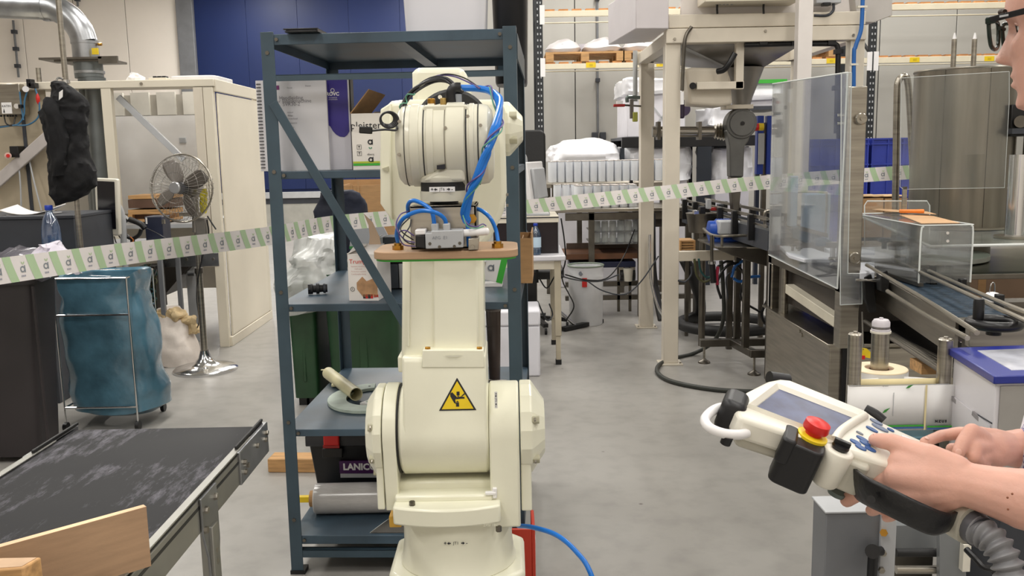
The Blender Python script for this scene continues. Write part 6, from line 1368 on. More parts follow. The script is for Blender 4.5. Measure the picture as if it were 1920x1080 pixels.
pts_list = [[(1048, 495, 6.6), (1056, 530, 6.7), (1066, 550, 6.8), (1076, 575, 6.9), (1062, 600, 6.9)], [(1044, 500, 6.5), (1060, 520, 6.6), (1120, 528, 7.1), (1160, 515, 7.5)], [(1190, 430, 7.2), (1170, 480, 7.2), (1140, 520, 7.0), (1100, 525, 6.9), (1060, 515, 6.8)], [(1235, 480, 6.9), (1200, 530, 6.9), (1170, 552, 6.9), (1130, 545, 6.9), (1100, 526, 6.9)], [(1010, 520, 6.3), (1025, 540, 6.3), (1040, 518, 6.3)], [(1008, 565, 6.3), (1025, 600, 6.4), (1036, 590, 6.5), (1030, 570, 6.4)], [(1052, 410, 6.5), (1058, 450, 6.6), (1060, 490, 6.7), (1050, 520, 6.7)]]
for i, pl_ in enumerate(pts_list): solo('loose_cable', MB().tube([at(*p) for p in pl_], .0055, 6), [BLACK, DGREY][i % 2], ['black cable looping down beside the grey drum', 'cable running from desk to dolly', 'long cable hanging from the infeed table past the drum', 'grey cable sagging behind the rear machine post', 'short cable loop under the desk top', 'cable loop beside the foam box', 'cable dropping from the desk cabinet edge'][i], 'cable')
# ================================================================== cream filling machine frame
YG = 6.0
fm_ = thing('filling_machine', 'tall cream steel frame with grey hopper and filling head', 'machine', (at(1400, 690, YG).x, YG+.6, 0))
def fpost(px0, px1, ytop, Y, zfoot=0, foot=True, m=CREAMF, dep=None):
    py = 400; a, b = at(px0, py, Y).x, at(px1, py, Y).x; zt_ = at((px0+px1)/2, ytop, Y).z if ytop > 0 else 3.1
    p = part('frame_post', MB().box((a, Y, zfoot+.012), (b, Y+(dep or b-a), zt_)), m, fm_, bevel=.004)
    if foot: part('foot_plate', MB().box((a-.03, Y-.02, zfoot), (b+.03, Y+(b-a)+.02, zfoot+.012)), m, p, bevel=.002); screws(p, [(a-.015, Y, zfoot+.012), (b+.015, Y, zfoot+.012)], .008, .008, (0, 0, 1))
    return a, b
A_, _ = fpost(1246, 1274, 80, YG); _, B_ = fpost(1584, 1610, 60, YG)
fpost(1201, 1226, 95, 7.3); fpost(1482, 1504, 95, 7.3)
z1, z0 = at(1400, 52, YG).z, at(1400, 79, YG).z; z3_, z2a = at(1400, 25, YG).z, at(1400, 50, YG).z
part('cross_beam', MB().box((A_-.0, YG-.02, z0), (B_, YG+.08, z1)), CREAMF, fm_, bevel=.004); part('cross_beam', MB().box((A_+.02, YG+.0, z2a), (B_, YG+.1, z3_)), CREAMF, fm_, bevel=.004)
part('side_beam', MB().beam((A_+.045, YG, (z0+z1)/2-.01), (A_+.05, 7.4, (z0+z1)/2-.01), .08, z1-z0-.01), CREAMF, fm_, bevel=.004); part('side_beam', MB().beam((B_-.05, YG, (z0+z1)/2), (B_-.05, 7.4, (z0+z1)/2), .08, z1-z0), CREAMF, fm_)
part('rear_beam', MB().box((A_, 7.3, z0), (B_, 7.38, z1)), CREAMF, fm_)
zl1, zl0 = at(1320, 471, 6.3).z, at(1320, 489, 6.3).z; part('low_rail', MB().box((at(1272, 480, 6.3).x, 6.3, zl0), (at(1385, 480, 6.3).x, 6.36, zl1)), CREAMF, fm_, bevel=.003)
screws(fm_, [at(1265, 73, YG-.02), at(1435, 58, YG-.02), at(1600, 66, YG-.02)], .010, .008)
WP = mat('white machine panel', '#e6e0dc', .4, var=.03)
a, b = at(1277, 10, YG+.12).x, at(1604, 10, YG+.12).x
part('upper_panel', MB().box((a, YG+.12, z2a+.02), (b, YG+.15, 3.1)), WP, fm_, bevel=.002)
part('upper_cabinet', MB().box((at(1320, 4, YG-.1).x, YG-.12, at(1400, 3, YG-.1).z), (at(1500, 4, YG-.1).x, YG+.11, 3.1)), BEIGE, fm_, bevel=.004)
for px in (1343, 1350, 1357, 1364, 1372): part('cable_gland', MB().cyl(at(px, 3, YG), at(px, 9, YG), .008, seg=10), mat('grey connector', '#8d9197', .4), fm_)
for px in (1345, 1432): part('cable', MB().tube([at(px, 8, YG), at(px-.5, 16, YG), at(px, 26, YG)], .007, 8), BLACK, fm_)
part('junction_box', MB().pbox(1530, -12, 1578, 6, YG-.02, .12), LGREY, fm_, bevel=.006); part('cable', MB().tube([at(1563, 6, YG), at(1562, 20, YG), at(1550, 29, YG), at(1526, 29, YG)], .009, 8), DGREY, fm_); part('lever', MB().pbox(1544, 4, 1558, 10, YG-.05, .05), BLACK, fm_, bevel=.003)
# hood at the upper left of the frame
Yh = YG-.05; m = MB(); P = lambda px, py, Y: at(px, py, Y)
f = [P(1192, -25, Yh), P(1254, -25, Yh), P(1254, 54, Yh), P(1192, 54, Yh)]; bk = [P(1151, -5, Yh+.6), P(1254, -5, Yh+.9), P(1254, 60, Yh+.9), P(1151, 60, Yh+.6)]
bk = [V((f[0].x-.10, Yh+.7, f[0].z)), V((f[1].x, Yh+.7, f[1].z)), V((f[2].x, Yh+.7, f[2].z)), V((f[3].x-.10, Yh+.7, f[3].z-.02))]
m.add(f+bk, [(0, 1, 2, 3), (4, 5, 6, 7), (0, 4, 5, 1), (1, 5, 6, 2), (2, 6, 7, 3), (3, 7, 4, 0)]); part('hood', m, mat('lilac grey hood', '#d0cacc', .4, var=.03), fm_, bevel=.006)
m = MB(); m.pprism([(1600, -25), (1673, -25), (1673, 29), (1639, 42), (1608, 42)], YG+.02, .35); part('side_hood', m, mat('pale grey hood', '#bdb8b3', .45), fm_, bevel=.004)
# extra post in front
a, b = at(1497, 60, 5.72).x, at(1524, 60, 5.72).x; part('front_post', MB().box((a, 5.72, .9), (b, 5.80, 3.1)), WP, fm_, bevel=.004); part('post_base', MB().box((a, 5.72, 0), (b, 5.80, .9)), STEELD, fm_)
# hopper
m = MB(); zt_, zb_ = z0+.01, at(1388, 128, 6.5).z
tl = [V((A_+.09, YG+.10, zt_)), V((B_-.35, YG+.10, zt_)), V((B_-.35, 7.25, zt_)), V((A_+.09, 7.25, zt_))]; cxx = at(1388, 128, 6.55).x
bl = [V((cxx-.13, 6.42, zb_)), V((cxx+.13, 6.42, zb_)), V((cxx+.13, 6.68, zb_)), V((cxx-.13, 6.68, zb_))]
m.add(tl+bl, [(0, 1, 5, 4), (1, 2, 6, 5), (2, 3, 7, 6), (3, 0, 4, 7)]); part('hopper', m, mat('grey hopper steel', '#8f8c88', .35, .6, var=.1), fm_, solid=.006)
part('hopper_edge', MB().cyl(tl[0], bl[0], .014, seg=8), LGREY, fm_)
part('dosing_cone', MB().lathe([(.06, zb_-at(1388, 196, 6.5).z-.06-.1), (.10, 0+.02), (.16, zb_-at(1388, 196, 6.5).z)], (cxx, 6.5, at(1388, 196, 6.5).z), seg=32), mat('grey hopper steel', '#8f8c88'), fm_) if False else part('dosing_cone', MB().lathe([(.055, 0), (.075, .08), (.15, zb_-at(1388, 205, 6.5).z)], (cxx, 6.5, at(1388, 205, 6.5).z), seg=32), mat('grey hopper steel', '#8f8c88'), fm_)
m = MB(); m.pprism([(1284, 130), (1300, 126), (1364, 128), (1371, 150), (1374, 196), (1350, 200), (1292, 196), (1290, 165)], 6.12, .25); part('drive_housing', m, CREAMF, fm_, bevel=.02, seg=3)
part('knob', MB().cyl(at(1299, 161, 6.12), at(1299, 161, 6.06), .022, seg=16), BLACK, fm_); part('bracket_arm', MB().pbox(1307, 153, 1395, 167, 6.05, .05), CREAMF, fm_, bevel=.003); part('bracket_arm', MB().pbox(1380, 78, 1395, 167, 6.05, .05), CREAMF, fm_, bevel=.003)
cv_ = at(1387, 232, 6.35); part('valve_disc', MB().cyl(cv_+V((0, -.06, 0)), cv_+V((0, .06, 0)), .105, seg=36), mat('cast grey valve', '#6f6f6d', .42, .7, var=.12), fm_, bevel=.006)
part('valve_cap', MB().cyl(cv_+V((0, -.075, 0)), cv_+V((0, -.06, 0)), .085, seg=32), mat('cast grey valve', '#6f6f6d'), fm_, bevel=.003); part('valve_bolt', MB().cyl(cv_+V((0, -.085, 0)), cv_+V((0, -.075, 0)), .014, seg=10), BLACK, fm_)
m = MB(); m.pprism([(1362, 244), (1410, 244), (1404, 264), (1396, 275), (1394, 332), (1369, 332), (1368, 275)], 6.30, .10); part('valve_neck', m, mat('cast grey valve', '#6f6f6d'), fm_, bevel=.008)
m = MB(); m.pprism([(1369, 332), (1392, 332), (1386, 395), (1374, 395)], 6.31, .08); part('drop_chute', m, STEELD, fm_, bevel=.006); part('neck_flange', MB().pbox(1361, 196, 1413, 204, 6.27, .16), CREAMF, fm_, bevel=.003)
part('transfer_pipe', MB().cyl(at(1223, 247, 6.45), at(1340, 247, 6.45), .037, seg=24), mat('steel tube', '#a9a49c', .2, .9), fm_); part('flex_joint', MB().lathe([(.035, 0), (.05, .01), (.035, .02), (.055, .03), (.038, .04), (.06, .05), (.04, .06), (.065, .07), (.05, .085)], at(1338, 247, 6.45), (1, 0, 0), 24), STEEL, fm_)
for px in (1236, 1313): part('pipe_clamp', MB().pbox(px-3, 228, px+3, 262, 6.40, .09), STEELD, fm_)
part('hanger_rod', MB().tube([at(1297, 50, YG-.04), at(1286, 68, YG-.04), at(1282, 100, YG-.04), at(1279, 170, YG-.04)], .012, 8), STEELD, fm_); part('rod_sleeve', MB().cyl(at(1279, 172, YG-.04), at(1279, 196, YG-.04), .012, seg=10), WHITEP, fm_); part('sensor_plate', MB().pbox(1270, 186, 1284, 222, YG+.2, .03), mat('dark plum print', '#33253f'), fm_, bevel=.01)
K = BLACK
part('black_hose', MB().tube([at(1345, 134, 6.05), at(1357, 131, 6.02), at(1368, 118, 6.0), at(1378, 100, 6.0)], .019, 12), K, fm_)
part('black_pipe', MB().tube([at(1396, 84, 6.02), at(1480, 82, 6.02), at(1560, 82, 6.02)], .017, 12, sm=False), K, fm_); part('black_pipe', MB().tube([at(1556, 82, 6.02), at(1566, 83, 6.02), at(1571, 92, 6.02), at(1571, 130, 6.02), at(1568, 250, 6.02)], .017, 12), K, fm_)
for px, py in ((1430, 80), (1490, 82), (1558, 80), (1572, 97), (1569, 165)): part('pipe_clip', MB().cb(at(px, py, 6.02), (.05, .05, .03)), K, fm_)
part('blue_hose', MB().tube([at(1618, -15, 5.9), at(1616, 40, 5.9), at(1613, 62, 5.9), at(1604, 88, 5.9), at(1601, 115, 5.9), at(1601, 300, 5.9)], .013, 12), mat('blue hose', '#2465b0', .35), fm_); part('hose_clip', MB().cb(at(1616, 13, 5.9), (.06, .03, .012)), OFFW, fm_); part('hose_clip', MB().cb(at(1601, 121, 5.9), (.05, .03, .012)), OFFW, fm_)
# air unit on the rear left post
t = part('air_unit', MB().pbox(1182, 186, 1188, 222, 7.2, .05), mat('smoke lid', '#6d665f', .3), fm_); part('vent_loop', MB().tube([at(1176, 192, 7.2), at(1176, 183, 7.2), at(1182, 182, 7.2), at(1200, 183, 7.2)], .014, 8), mat('grey green metal', '#66706c', .35, .6), fm_); part('sight_cup', MB().pbox(1187, 210, 1196, 228, 7.18, .05), mat('lime cup', '#a7a84a', .4), fm_, bevel=.005); part('supply_tube', MB().cyl(at(1191, 95, 7.25), at(1191, 190, 7.25), .018, seg=12), mat('pale tube', '#b7b9b8', .4), fm_)
part('red_lamp', MB().pbox(1151, 195, 1172, 200, 7.2, .05), mat('dark red plastic', '#9e1f1c'), fm_, bevel=.003); part('red_lamp_top', MB().pbox(1157, 189, 1168, 195, 7.2, .05), WHITEP, fm_); part('lamp_arm', MB().cyl(at(1170, 197, 7.22), at(1201, 199, 7.3), .008, seg=8), STEELD, fm_)
# blue control posts with red stop button
bp_ = thing('control_post', 'blue twin posts with white plate and red stop button beside the valve', 'post', (at(1436, 600, 6.6).x, 6.6, 0)); BP = mat('royal blue enamel', '#1f3d9c', .4, var=.05)
for a, b in ((1419, 1431), (1437, 1450)): part('blue_post', MB().box((at(a, 300, 6.6).x, 6.6, at(a, 327, 6.6).z), (at(b, 300, 6.6).x, 6.66, at(a, 217, 6.6).z)), BP, bp_, bevel=.003)
part('support_bar', MB().box((at(1430, 300, 6.63).x, 6.63, 0), (at(1438, 300, 6.63).x, 6.67, at(1430, 230, 6.6).z)), STEELD, bp_); part('white_plate', MB().pbox(1422, 250, 1433, 308, 6.58, .01), LGREY, bp_); part('button_body', MB().cyl(at(1431, 238, 6.55), at(1422, 238, 6.55), .027, seg=18), YEL, bp_); part('stop_button', MB().cyl(at(1424, 238, 6.55), at(1414, 239, 6.55), .026, seg=18), RED, bp_)
# ================================================================== steel tray stand with motor, hoses
YS = 5.75
st = thing('tray_stand', 'stainless tray on a levelled stand with tube guard rail', 'stand', (at(1400, 700, YS).x, YS+.2, 0))
def tz(px, py, Y): return at(px, py, Y)
m = MB(); zt = at(1400, 463, YS).z; zb = at(1400, 468, YS).z
pl_ = [gd(1345, 463, zt), gd(1450, 463, zt), gd(1470, 440, zt), gd(1330, 440, zt), gd(1308, 448, zt)]
m.zprism([(p.x, p.y) for p in pl_], zt-.012, zt); part('tray', m, STEEL, st, bevel=.002)
m = MB(); m.pprism([(1345, 463), (1450, 463), (1450, 503), (1405, 490), (1372, 479), (1346, 468)], YS, .25); part('drip_pan', m, STEELD, st, bevel=.004)
part('guard_tube', MB().tube([at(1319, 429, 6.25), at(1340, 442, YS+.02), at(1400, 441.5, YS), at(1480, 441, YS)], .009, 10), STEEL, st); part('guard_tube', MB().tube([at(1318, 429, 6.25), at(1380, 428, 6.3), at(1418, 427, 6.3), at(1433, 434, 6.0), at(1440, 441, YS)], .009, 10), STEEL, st)
for px in (1337, 1354, 1426): p = at(px, 443, YS+.02); part('guard_post', MB().cyl(p, V((p.x, p.y, zt-.005)), .009, seg=10), STEEL, st)
part('frame_loop', MB().tube([at(1436, 436, YS-.02), at(1434, 420, YS), at(1434, 402, YS), at(1439, 395, YS), at(1458, 395, YS), at(1464, 402, YS), at(1464, 430, YS), at(1462, 440, YS)], .010, 10), STEEL, st)
fz = .16
for px0, px1, yb in ((1378, 1389, 664), (1394, 1406, 694)):
    Y = YS+.3 if px0 == 1378 else YS+.02; a, b = at(px0, 600, Y).x, at(px1, 600, Y).x; part('leg', MB().box((a, Y, fz), (b, Y+.05, zt-.013)), STEELD, st, bevel=.003)
b1 = at(1312, 670, YS+.3), at(1495, 670, YS+.3); fz1 = b1[0].z
part('foot_beam', MB().beam((b1[0].x, YS+.3, .14), (b1[1].x, YS+.3, .14), .05, .05), STEELD, st, bevel=.003); a = at(1405, 704, YS-.05).x; part('foot_beam', MB().beam((a, YS-.05, .14), (a+.35, YS-.05, .14), .05, .05), STEELD, st, bevel=.003)
part('foot_beam', MB().beam((at(1372, 672, YS+.3).x, YS+.3, .141), (a+.02, YS-.05, .141), .048, .048), STEELD, st, bevel=.003)
for x, y in ((b1[0].x+.03, YS+.3), (a+.03, YS-.05), (b1[1].x-.03, YS+.3)): l = part('levelling_foot', MB().lathe([(.042, 0), (.040, .010), (.018, .022), (.012, .03)], (x, y, 0), seg=24), STEELD, st); part('spindle', MB().cyl((x, y, .02), (x, y, .115), .008, seg=10), STEEL, l)
mo = thing('blue_motor', 'blue electric motor with grey terminal box on the tray stand', 'motor', at(1360, 440, 6.1)); q0, q1 = at(1326, 422, 6.15), at(1362, 420, 6.15)
part('motor_body', MB().lathe([(.03, 0), (.065, .01), (.065, .05), (.072, .055), (.072, .17), (.05, .185)], V((q0.x, 6.15, zt+.075)), (1, 0, 0), 30), mat('motor blue', '#1f4fb0', .35, var=.08), mo)
for k in range(7): part('cooling_fin', MB().lathe([(.070, 0), (.078, .001), (.078, .005), (.070, .006)], V((q0.x+.06+.016*k, 6.15, zt+.075)), (1, 0, 0), 26), mat('motor blue', '#1f4fb0'), mo)
part('terminal_box', MB().pbox(1349, 414, 1388, 440, 6.02, .12), LGREY, mo, bevel=.01); part('motor_foot', MB().box((q0.x+.02, 6.10, zt+.001), (q0.x+.2, 6.20, zt+.02)), mat('motor blue', '#1f4fb0'), mo)
# feed conveyor behind the tray
fcn = thing('feed_conveyor', 'narrow stainless feed conveyor with dark side plates running to the glass guard', 'conveyor', (at(1400, 420, 6.2).x, 6.4, 0))
p0, p1 = V((at(1300, 392, 7.6).x, 7.6, .93)), V((at(1470, 430, 5.35).x, 5.35, .93))
part('belt_bed', MB().beam(p0, p1, .16, .03), mat('dark belt bed', '#35383a', .5), fcn, bevel=.002)
dd = (p1-p0).normalized(); nn = V((dd.y, -dd.x, 0))
for s in (-1, 1):
    part('side_plate', MB().beam(p0+nn*.09*s+V((0, 0, -.03)), p1+nn*.09*s+V((0, 0, -.03)), .012, .12), DGREY, fcn); part('guide_rail', MB().beam(p0+nn*.10*s+V((0, 0, .10)), p1+nn*.10*s+V((0, 0, .10)), .012, .02), STEEL, fcn); part('guide_rail', MB().beam(p0+nn*.10*s+V((0, 0, .055)), p1+nn*.10*s+V((0, 0, .055)), .010, .012), STEEL, fcn)
    for k in range(6): q = p0.lerp(p1, .08+.16*k)+nn*.115*s; part('rail_bracket', MB().box(q+V((-.02, -.02, -.05)), q+V((.02, .02, .11))), BLACK, fcn, bevel=.003)
for k in (.05, .5, .9): q = p0.lerp(p1, k); part('leg', MB().box((q.x-.02, q.y-.02, 0), (q.x+.02, q.y+.02, .88)), STEELD, fcn)
t = thing('steel_hopper_bin', 'dark steel bracket cluster and small round bin behind the blue motor', 'bin', at(1310, 440, 6.6)); q = at(1318, 412, 6.6)
part('bin_body', MB().lathe([(.10, -.09), (.12, .04), (.125, .05)], q, seg=28), STEELD, t); part('bin_stem', MB().cyl(V((q.x, q.y, 0)), q-V((0, 0, .09)), .025, seg=12), STEELD, t)
for px, py, w_, h_, c in ((1318, 395, 10, 14, BLACK), (1330, 383, 8, 18, LGREY), (1340, 392, 14, 6, mat('dark red plastic', '#9e1f1c')), (1306, 398, 10, 8, CHROME), (1352, 388, 10, 10, DGREY)): part('clamp_block', MB().pbox(px-w_/2, py-h_/2, px+w_/2, py+h_/2, 6.5, .06), c, t, bevel=.003)
t = thing('small_crate', 'light wooden slatted crate on the floor rail behind the posts', 'crate', at(1290, 470, 6.9))
for k in range(4): part('slat', MB().pbox(1275, 451+5*k, 1304, 454.5+5*k, 6.9, .2), WOOD, t)
part('corner_post', MB().pbox(1275, 451, 1278, 471, 6.89, .21), WOOD, t); part('corner_post', MB().pbox(1301, 451, 1304, 471, 6.89, .21), WOOD, t); part('support', MB().box((at(1286, 470, 6.95).x, 6.95, 0), (at(1292, 470, 6.95).x, 6.98, at(1290, 471, 6.95).z)), STEELD, t)
# pneumatic cylinder hanging below
t = thing('pneumatic_cylinder', 'black and steel pneumatic cylinder hanging at the front of the tray', 'cylinder', at(1336, 540, YS-.05))
part('rod', MB().cyl(at(1334, 441, YS-.05), at(1335, 500, YS-.05), .010, seg=12), STEELD, t); part('barrel', MB().cyl(at(1335, 493, YS-.05), at(1338, 530, YS-.05), .020, seg=16), BLACK, t); part('collar', MB().cyl(at(1335, 490, YS-.05), at(1335, 495, YS-.05), .024, seg=16), CHROME, t); part('red_tube', MB().tube([at(1346, 500, YS-.05), at(1344, 520, YS-.05), at(1345, 534, YS-.05)], .011, 10), mat('crimson tube', '#8e1f38', .4), t)
# hoses
def hose(label, pts, r_, m, name='hose', n=8): return solo(name, MB().tube(pts, r_, 12, n), m, label, 'hose')
hose('thick black corrugated suction hose dropping behind the cream front post', [at(1283, 485, 7.0), at(1297, 515, 7.05), at(1311, 555, 7.2), at(1312, 590, 7.4), V((at(1300, 618, 7.5).x, 7.5, .05))], .045, BLACKR, n=10)
c = gd(1372, 614, .045); r_ = .40; solo('coiled_hose', MB().tube([c+V((r_*1.0*cos(k*pi/8), r_*1.0*sin(k*pi/8), .004*k)) for k in range(18)], .042, 12, 5), BLACKR, 'thick black hose coiled in a ring on the floor', 'hose')
hose('black hose hanging behind the rear cream post to the floor', [at(1222, 400, 7.45), at(1224, 500, 7.4), at(1232, 560, 7.3), at(1240, 600, 7.2)], .030, BLACKR); hose('ribbed silver hose beside the rear cream post', [at(1218, 440, 7.2), at(1220, 520, 7.15), at(1232, 570, 7.1), at(1242, 590, 7.1)], .012, CHROME)
hose('thin dark hose curving from the tray to the floor around the front post', [at(1352, 490, 6.0), at(1356, 540, 6.05), at(1356, 600, 6.1), at(1338, 640, 6.2), gd(1300, 663, .015), gd(1262, 672, .015), gd(1236, 684, .015), gd(1234, 700, .015), gd(1262, 716, .015), gd(1330, 729, .015), gd(1400, 734, .015), gd(1450, 733, .015)], .014, mat('dark olive hose', '#32342f', .5))
for i, (pl_, c, r_, lb) in enumerate((([(1302, 485), (1306, 515), (1318, 528), (1332, 525)], mat('olive cable', '#4b4a2c', .5), .008, 'olive tubes looping beside the black suction hose'), ([(1310, 485), (1314, 508), (1325, 520), (1338, 516)], mat('teal cable', '#1f4b4a', .5), .007, 'teal tube looping beside the pneumatic cylinder'), ([(1372, 520), (1378, 500), (1392, 490), (1402, 488)], mat('blue hose', '#2465b0'), .010, 'blue air tube bundle arching under the tray'), ([(1375, 522), (1388, 528), (1405, 520), (1425, 518)], mat('blue hose', '#2465b0'), .010, 'blue air tube running right under the tray'), ([(1345, 500), (1365, 490), (1385, 500), (1395, 520), (1390, 560), (1425, 585)], BLACK, .008, 'black cable dropping from the tray to the stand legs'), ([(1352, 560), (1345, 530), (1362, 500), (1388, 492)], BLACK, .009, 'black cable loop under the drip pan'), ([(1271, 526), (1285, 528), (1296, 515), (1296, 500)], DGREY, .006, 'thin grey cable from the front post to the suction hose'), ([(1365, 560), (1362, 520), (1380, 505)], DGREY, .005, 'thin cable hanging between the stand legs'), ([(1440, 560), (1428, 590), (1440, 610), (1450, 590)], BLACK, .010, 'black cable loop at the steel cabinet corner'))):
    hose(lb, [at(a, b, 6.0) for a, b in pl_], r_, c, 'loose_cable')
# ================================================================== labelling machine behind the clear guard
MX = 1.485
mc = thing('labelling_machine', 'stainless labelling machine cabinet with deck and conveyor behind clear guards', 'machine', (2.0, 4.7, 0))
zc0, zc1 = .0, .525
def mb(lo, hi, nm, m, par=mc, **k): return part(nm, MB().box(lo, hi), m, par, **k)
mb((MX, 4.16, .04), (2.6, 5.22, zc1), 'cabinet_body', STEEL, bevel=.004); mb((MX-.02, 4.13, zc1), (2.62, 5.24, zc1+.012), 'cabinet_top', STEEL, bevel=.003); mb((MX+.02, 4.2, 0), (2.58, 5.2, .04), 'plinth', DGREY)
mb((MX+.055, 4.145, .06), (MX+.075, 4.159, zc1-.01), 'door_gap', BLACK); mb((MX+.08, 4.140, .06), (2.1, 4.158, zc1-.015), 'door', STEEL, bevel=.003); mb((2.12, 4.140, .06), (2.58, 4.158, zc1-.015), 'door', STEEL, bevel=.003)
for px, py in ((1500, 620), (1504, 628), (1448, 583)): q = ax(px, py, MX); part('screw', MB().cyl(q, q+V((-.006, 0, 0)), .012, seg=12), STEEL, mc)
# deck frame
zd0, zd1 = .79, .865
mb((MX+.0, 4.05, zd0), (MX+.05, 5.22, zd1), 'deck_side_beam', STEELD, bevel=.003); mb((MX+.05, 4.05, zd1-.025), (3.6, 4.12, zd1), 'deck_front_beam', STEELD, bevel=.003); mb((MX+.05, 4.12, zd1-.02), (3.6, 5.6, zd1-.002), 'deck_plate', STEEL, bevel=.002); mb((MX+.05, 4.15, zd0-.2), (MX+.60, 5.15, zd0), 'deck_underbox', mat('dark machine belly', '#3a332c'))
for x, y in ((MX+.0, 5.12), (3.5, 5.5), (2.2, 5.5)): mb((x, y, zc1 if x < 2 else 0), (x+.06, y+.06, zd0), 'deck_leg', STEEL, bevel=.003)
mb((MX+.0, 4.04, zc1+.01), (MX+.085, 4.12, at(1600, 163, 4.08).z), 'front_column', STEEL, bevel=.004)
fc_ = [o for o in mc.children if o.name.startswith('front_column')][0]
for px, py in ((1613, 223), (1601, 483)): q = at(px, py, 4.035); part('column_knob', MB().lathe([(.026, 0), (.026, .018), (.022, .022), (.008, .022), (.008, .030)], q+V((0, .004, 0)), (0, -1, 0), 24), STEEL, fc_)
part('rear_column', MB().box((MX, 5.14, zc1+.01), (MX+.05, 5.20, at(1470, 175, 5.17).z)), mat('pale grey column', '#c3c0bc', .35, .3), mc, bevel=.003)
part('white_duct', MB().beam(ax(1481, 541, MX+.03), ax(1574, 604, MX+.03), .05, .05), mat('ivory trunking', '#cfc8b6', .5, var=.05), mc, bevel=.003)
q = ax(1476, 548, MX+.02); part('tie_post', MB().cyl(V((q.x, q.y+.05, zc1+.012)), V((q.x, q.y+.05, zd0)), .018, seg=14), STEEL, mc); part('pillar', MB().box((MX+.02, 5.0, zc1+.012), (MX+.06, 5.05, zd0)), STEELD, mc)
# guard panes
gd1 = thing('guard_panel', 'large clear polycarbonate side guard with metal hinges on the machine', 'guard', (MX-.02, 4.6, .85)); T0 = ax(1453, 156, MX-.02); T1 = ax(1588, 136, MX-.02); L0 = ax(1444, 479, MX-.02); L1 = ax(1569, 541, MX-.02)
m = MB(); a = [V((MX-.02, 5.14, T0.z)), V((MX-.02, T1.y, T1.z)), V((MX-.02, L1.y, L1.z)), V((MX-.02, 5.14, L0.z))]; m.add(a+[p+V((.006, 0, 0)) for p in a], [(0, 1, 2, 3), (4, 5, 6, 7), (0, 1, 5, 4), (1, 2, 6, 5), (2, 3, 7, 6), (3, 0, 4, 7)])
part('clear_pane', m, GLASS, gd1, smooth=False)
for u, v in ((1, 2), (2, 3), (0, 1)): part('pane_edge', MB().cyl(a[u]+V((.003, 0, 0)), a[v]+V((.003, 0, 0)), .004, seg=6), EDGE, gd1)
for px, py in ((1577, 216), (1577, 231), (1562, 485), (1564, 494)): q = ax(px, py, MX-.02); part('hinge_bolt', MB().cyl(q+V((-.02, 0, 0)), q+V((.03, 0, 0)), .008, seg=10), CHROME, gd1)
q = ax(1456, 213, MX-.02); part('hinge_bolt', MB().cyl(q+V((-.02, 0, 0)), q+V((.02, 0, 0)), .008, seg=10), CHROME, gd1)
gd2 = thing('front_guard', 'narrow clear guard strip standing in front of the steel column', 'guard', at(1595, 560, 3.98)); Yf = 3.98
pw = [(1592, 136), (1893, 160), (1893, 190), (1875, 395), (1870, 405), (1600, 405), (1592, 395)]
def pane(parent, poly, Y, th=.006, m_=GLASS, edge=.0022):
    m = MB(); a = [at(x, y, Y) for x, y in poly]; n = len(a); m.add(a+[p+V((0, th, 0)) for p in a], [tuple(range(n)), tuple(range(2*n-1, n-1, -1))]+[(i, n+i, n+(i+1) % n, (i+1) % n) for i in range(n)]); o = part('clear_pane', m, m_, parent, smooth=False)
    for i in range(n): part('pane_edge', MB().cyl(a[i]+V((0, th/2, 0)), a[(i+1) % n]+V((0, th/2, 0)), edge, seg=6), EDGE, parent)
pane(gd2, [(1578, 137), (1597, 136), (1594, 320), (1590, 513), (1617, 513), (1617, 570), (1576, 572)], Yf)
sg = thing('small_guard', 'faint clear guard plate in front of the steel drum and bent tube', 'guard', at(1700, 355, 4.4)); pane(sg, [(1690, 146), (1893, 134), (1893, 190), (1884, 352), (1694, 355), (1688, 350)], 4.4, edge=.0014, m_=clear('faint clear plate', '#fdfefe', .06, .02))
part('plate_lug', MB().pbox(1692, 350, 1700, 412, 4.4, .01), STEEL, sg)
# steel drum with rods
YDR = 4.85; r_ = 88*YDR/F; ztab = at(1800, 432, YDR-r_).z
dr_ = thing('steel_drum', 'large upright stainless drum on the round machine table', 'drum', (at(1803, 430, YDR).x, YDR, ztab)); cx = at(1803, 300, YDR).x; ztp = at(1803, 131, YDR-r_*.3).z
part('drum_shell', MB().lathe([(r_, 0), (r_, ztp-ztab), (r_-.006, ztp-ztab), (r_-.006, .01)], (cx, YDR, ztab), seg=64, cap=False), mat('drum steel', '#8f897e', .34, 1, var=.16, scale=3, stretch=(5, 5, .4)), dr_); part('drum_rim', MB().tube([(cx+r_*cos(k*pi/12), YDR+r_*sin(k*pi/12), ztp) for k in range(24)], .006, 6, 1, closed=True), STEEL, dr_)
for dx in (.75, -.75, 0): q = cx+r_*dx; part('shell_seam', MB().cyl((q, YDR-r_*sqrt(max(0, 1-dx*dx))-.001, ztab), (q, YDR-r_*sqrt(max(0, 1-dx*dx))-.001, ztp), .002, seg=6), STEELD, dr_)
part('base_ring', MB().lathe([(r_+.03, 0), (r_+.03, .01), (r_, .012)], (cx, YDR, ztab), seg=56), STEEL, dr_)
for px in (1790, 1828): a = at(px, 66, YDR+.1); part('rod', MB().cyl((a.x, YDR+.1, ztab), (a.x, YDR+.1, a.z-.02), .013, seg=14), STEEL, dr_); part('rod_tip', MB().cyl((a.x, YDR+.1, a.z-.02), (a.x, YDR+.1, a.z+.012), .010, .004, seg=14), WHITEP, dr_)
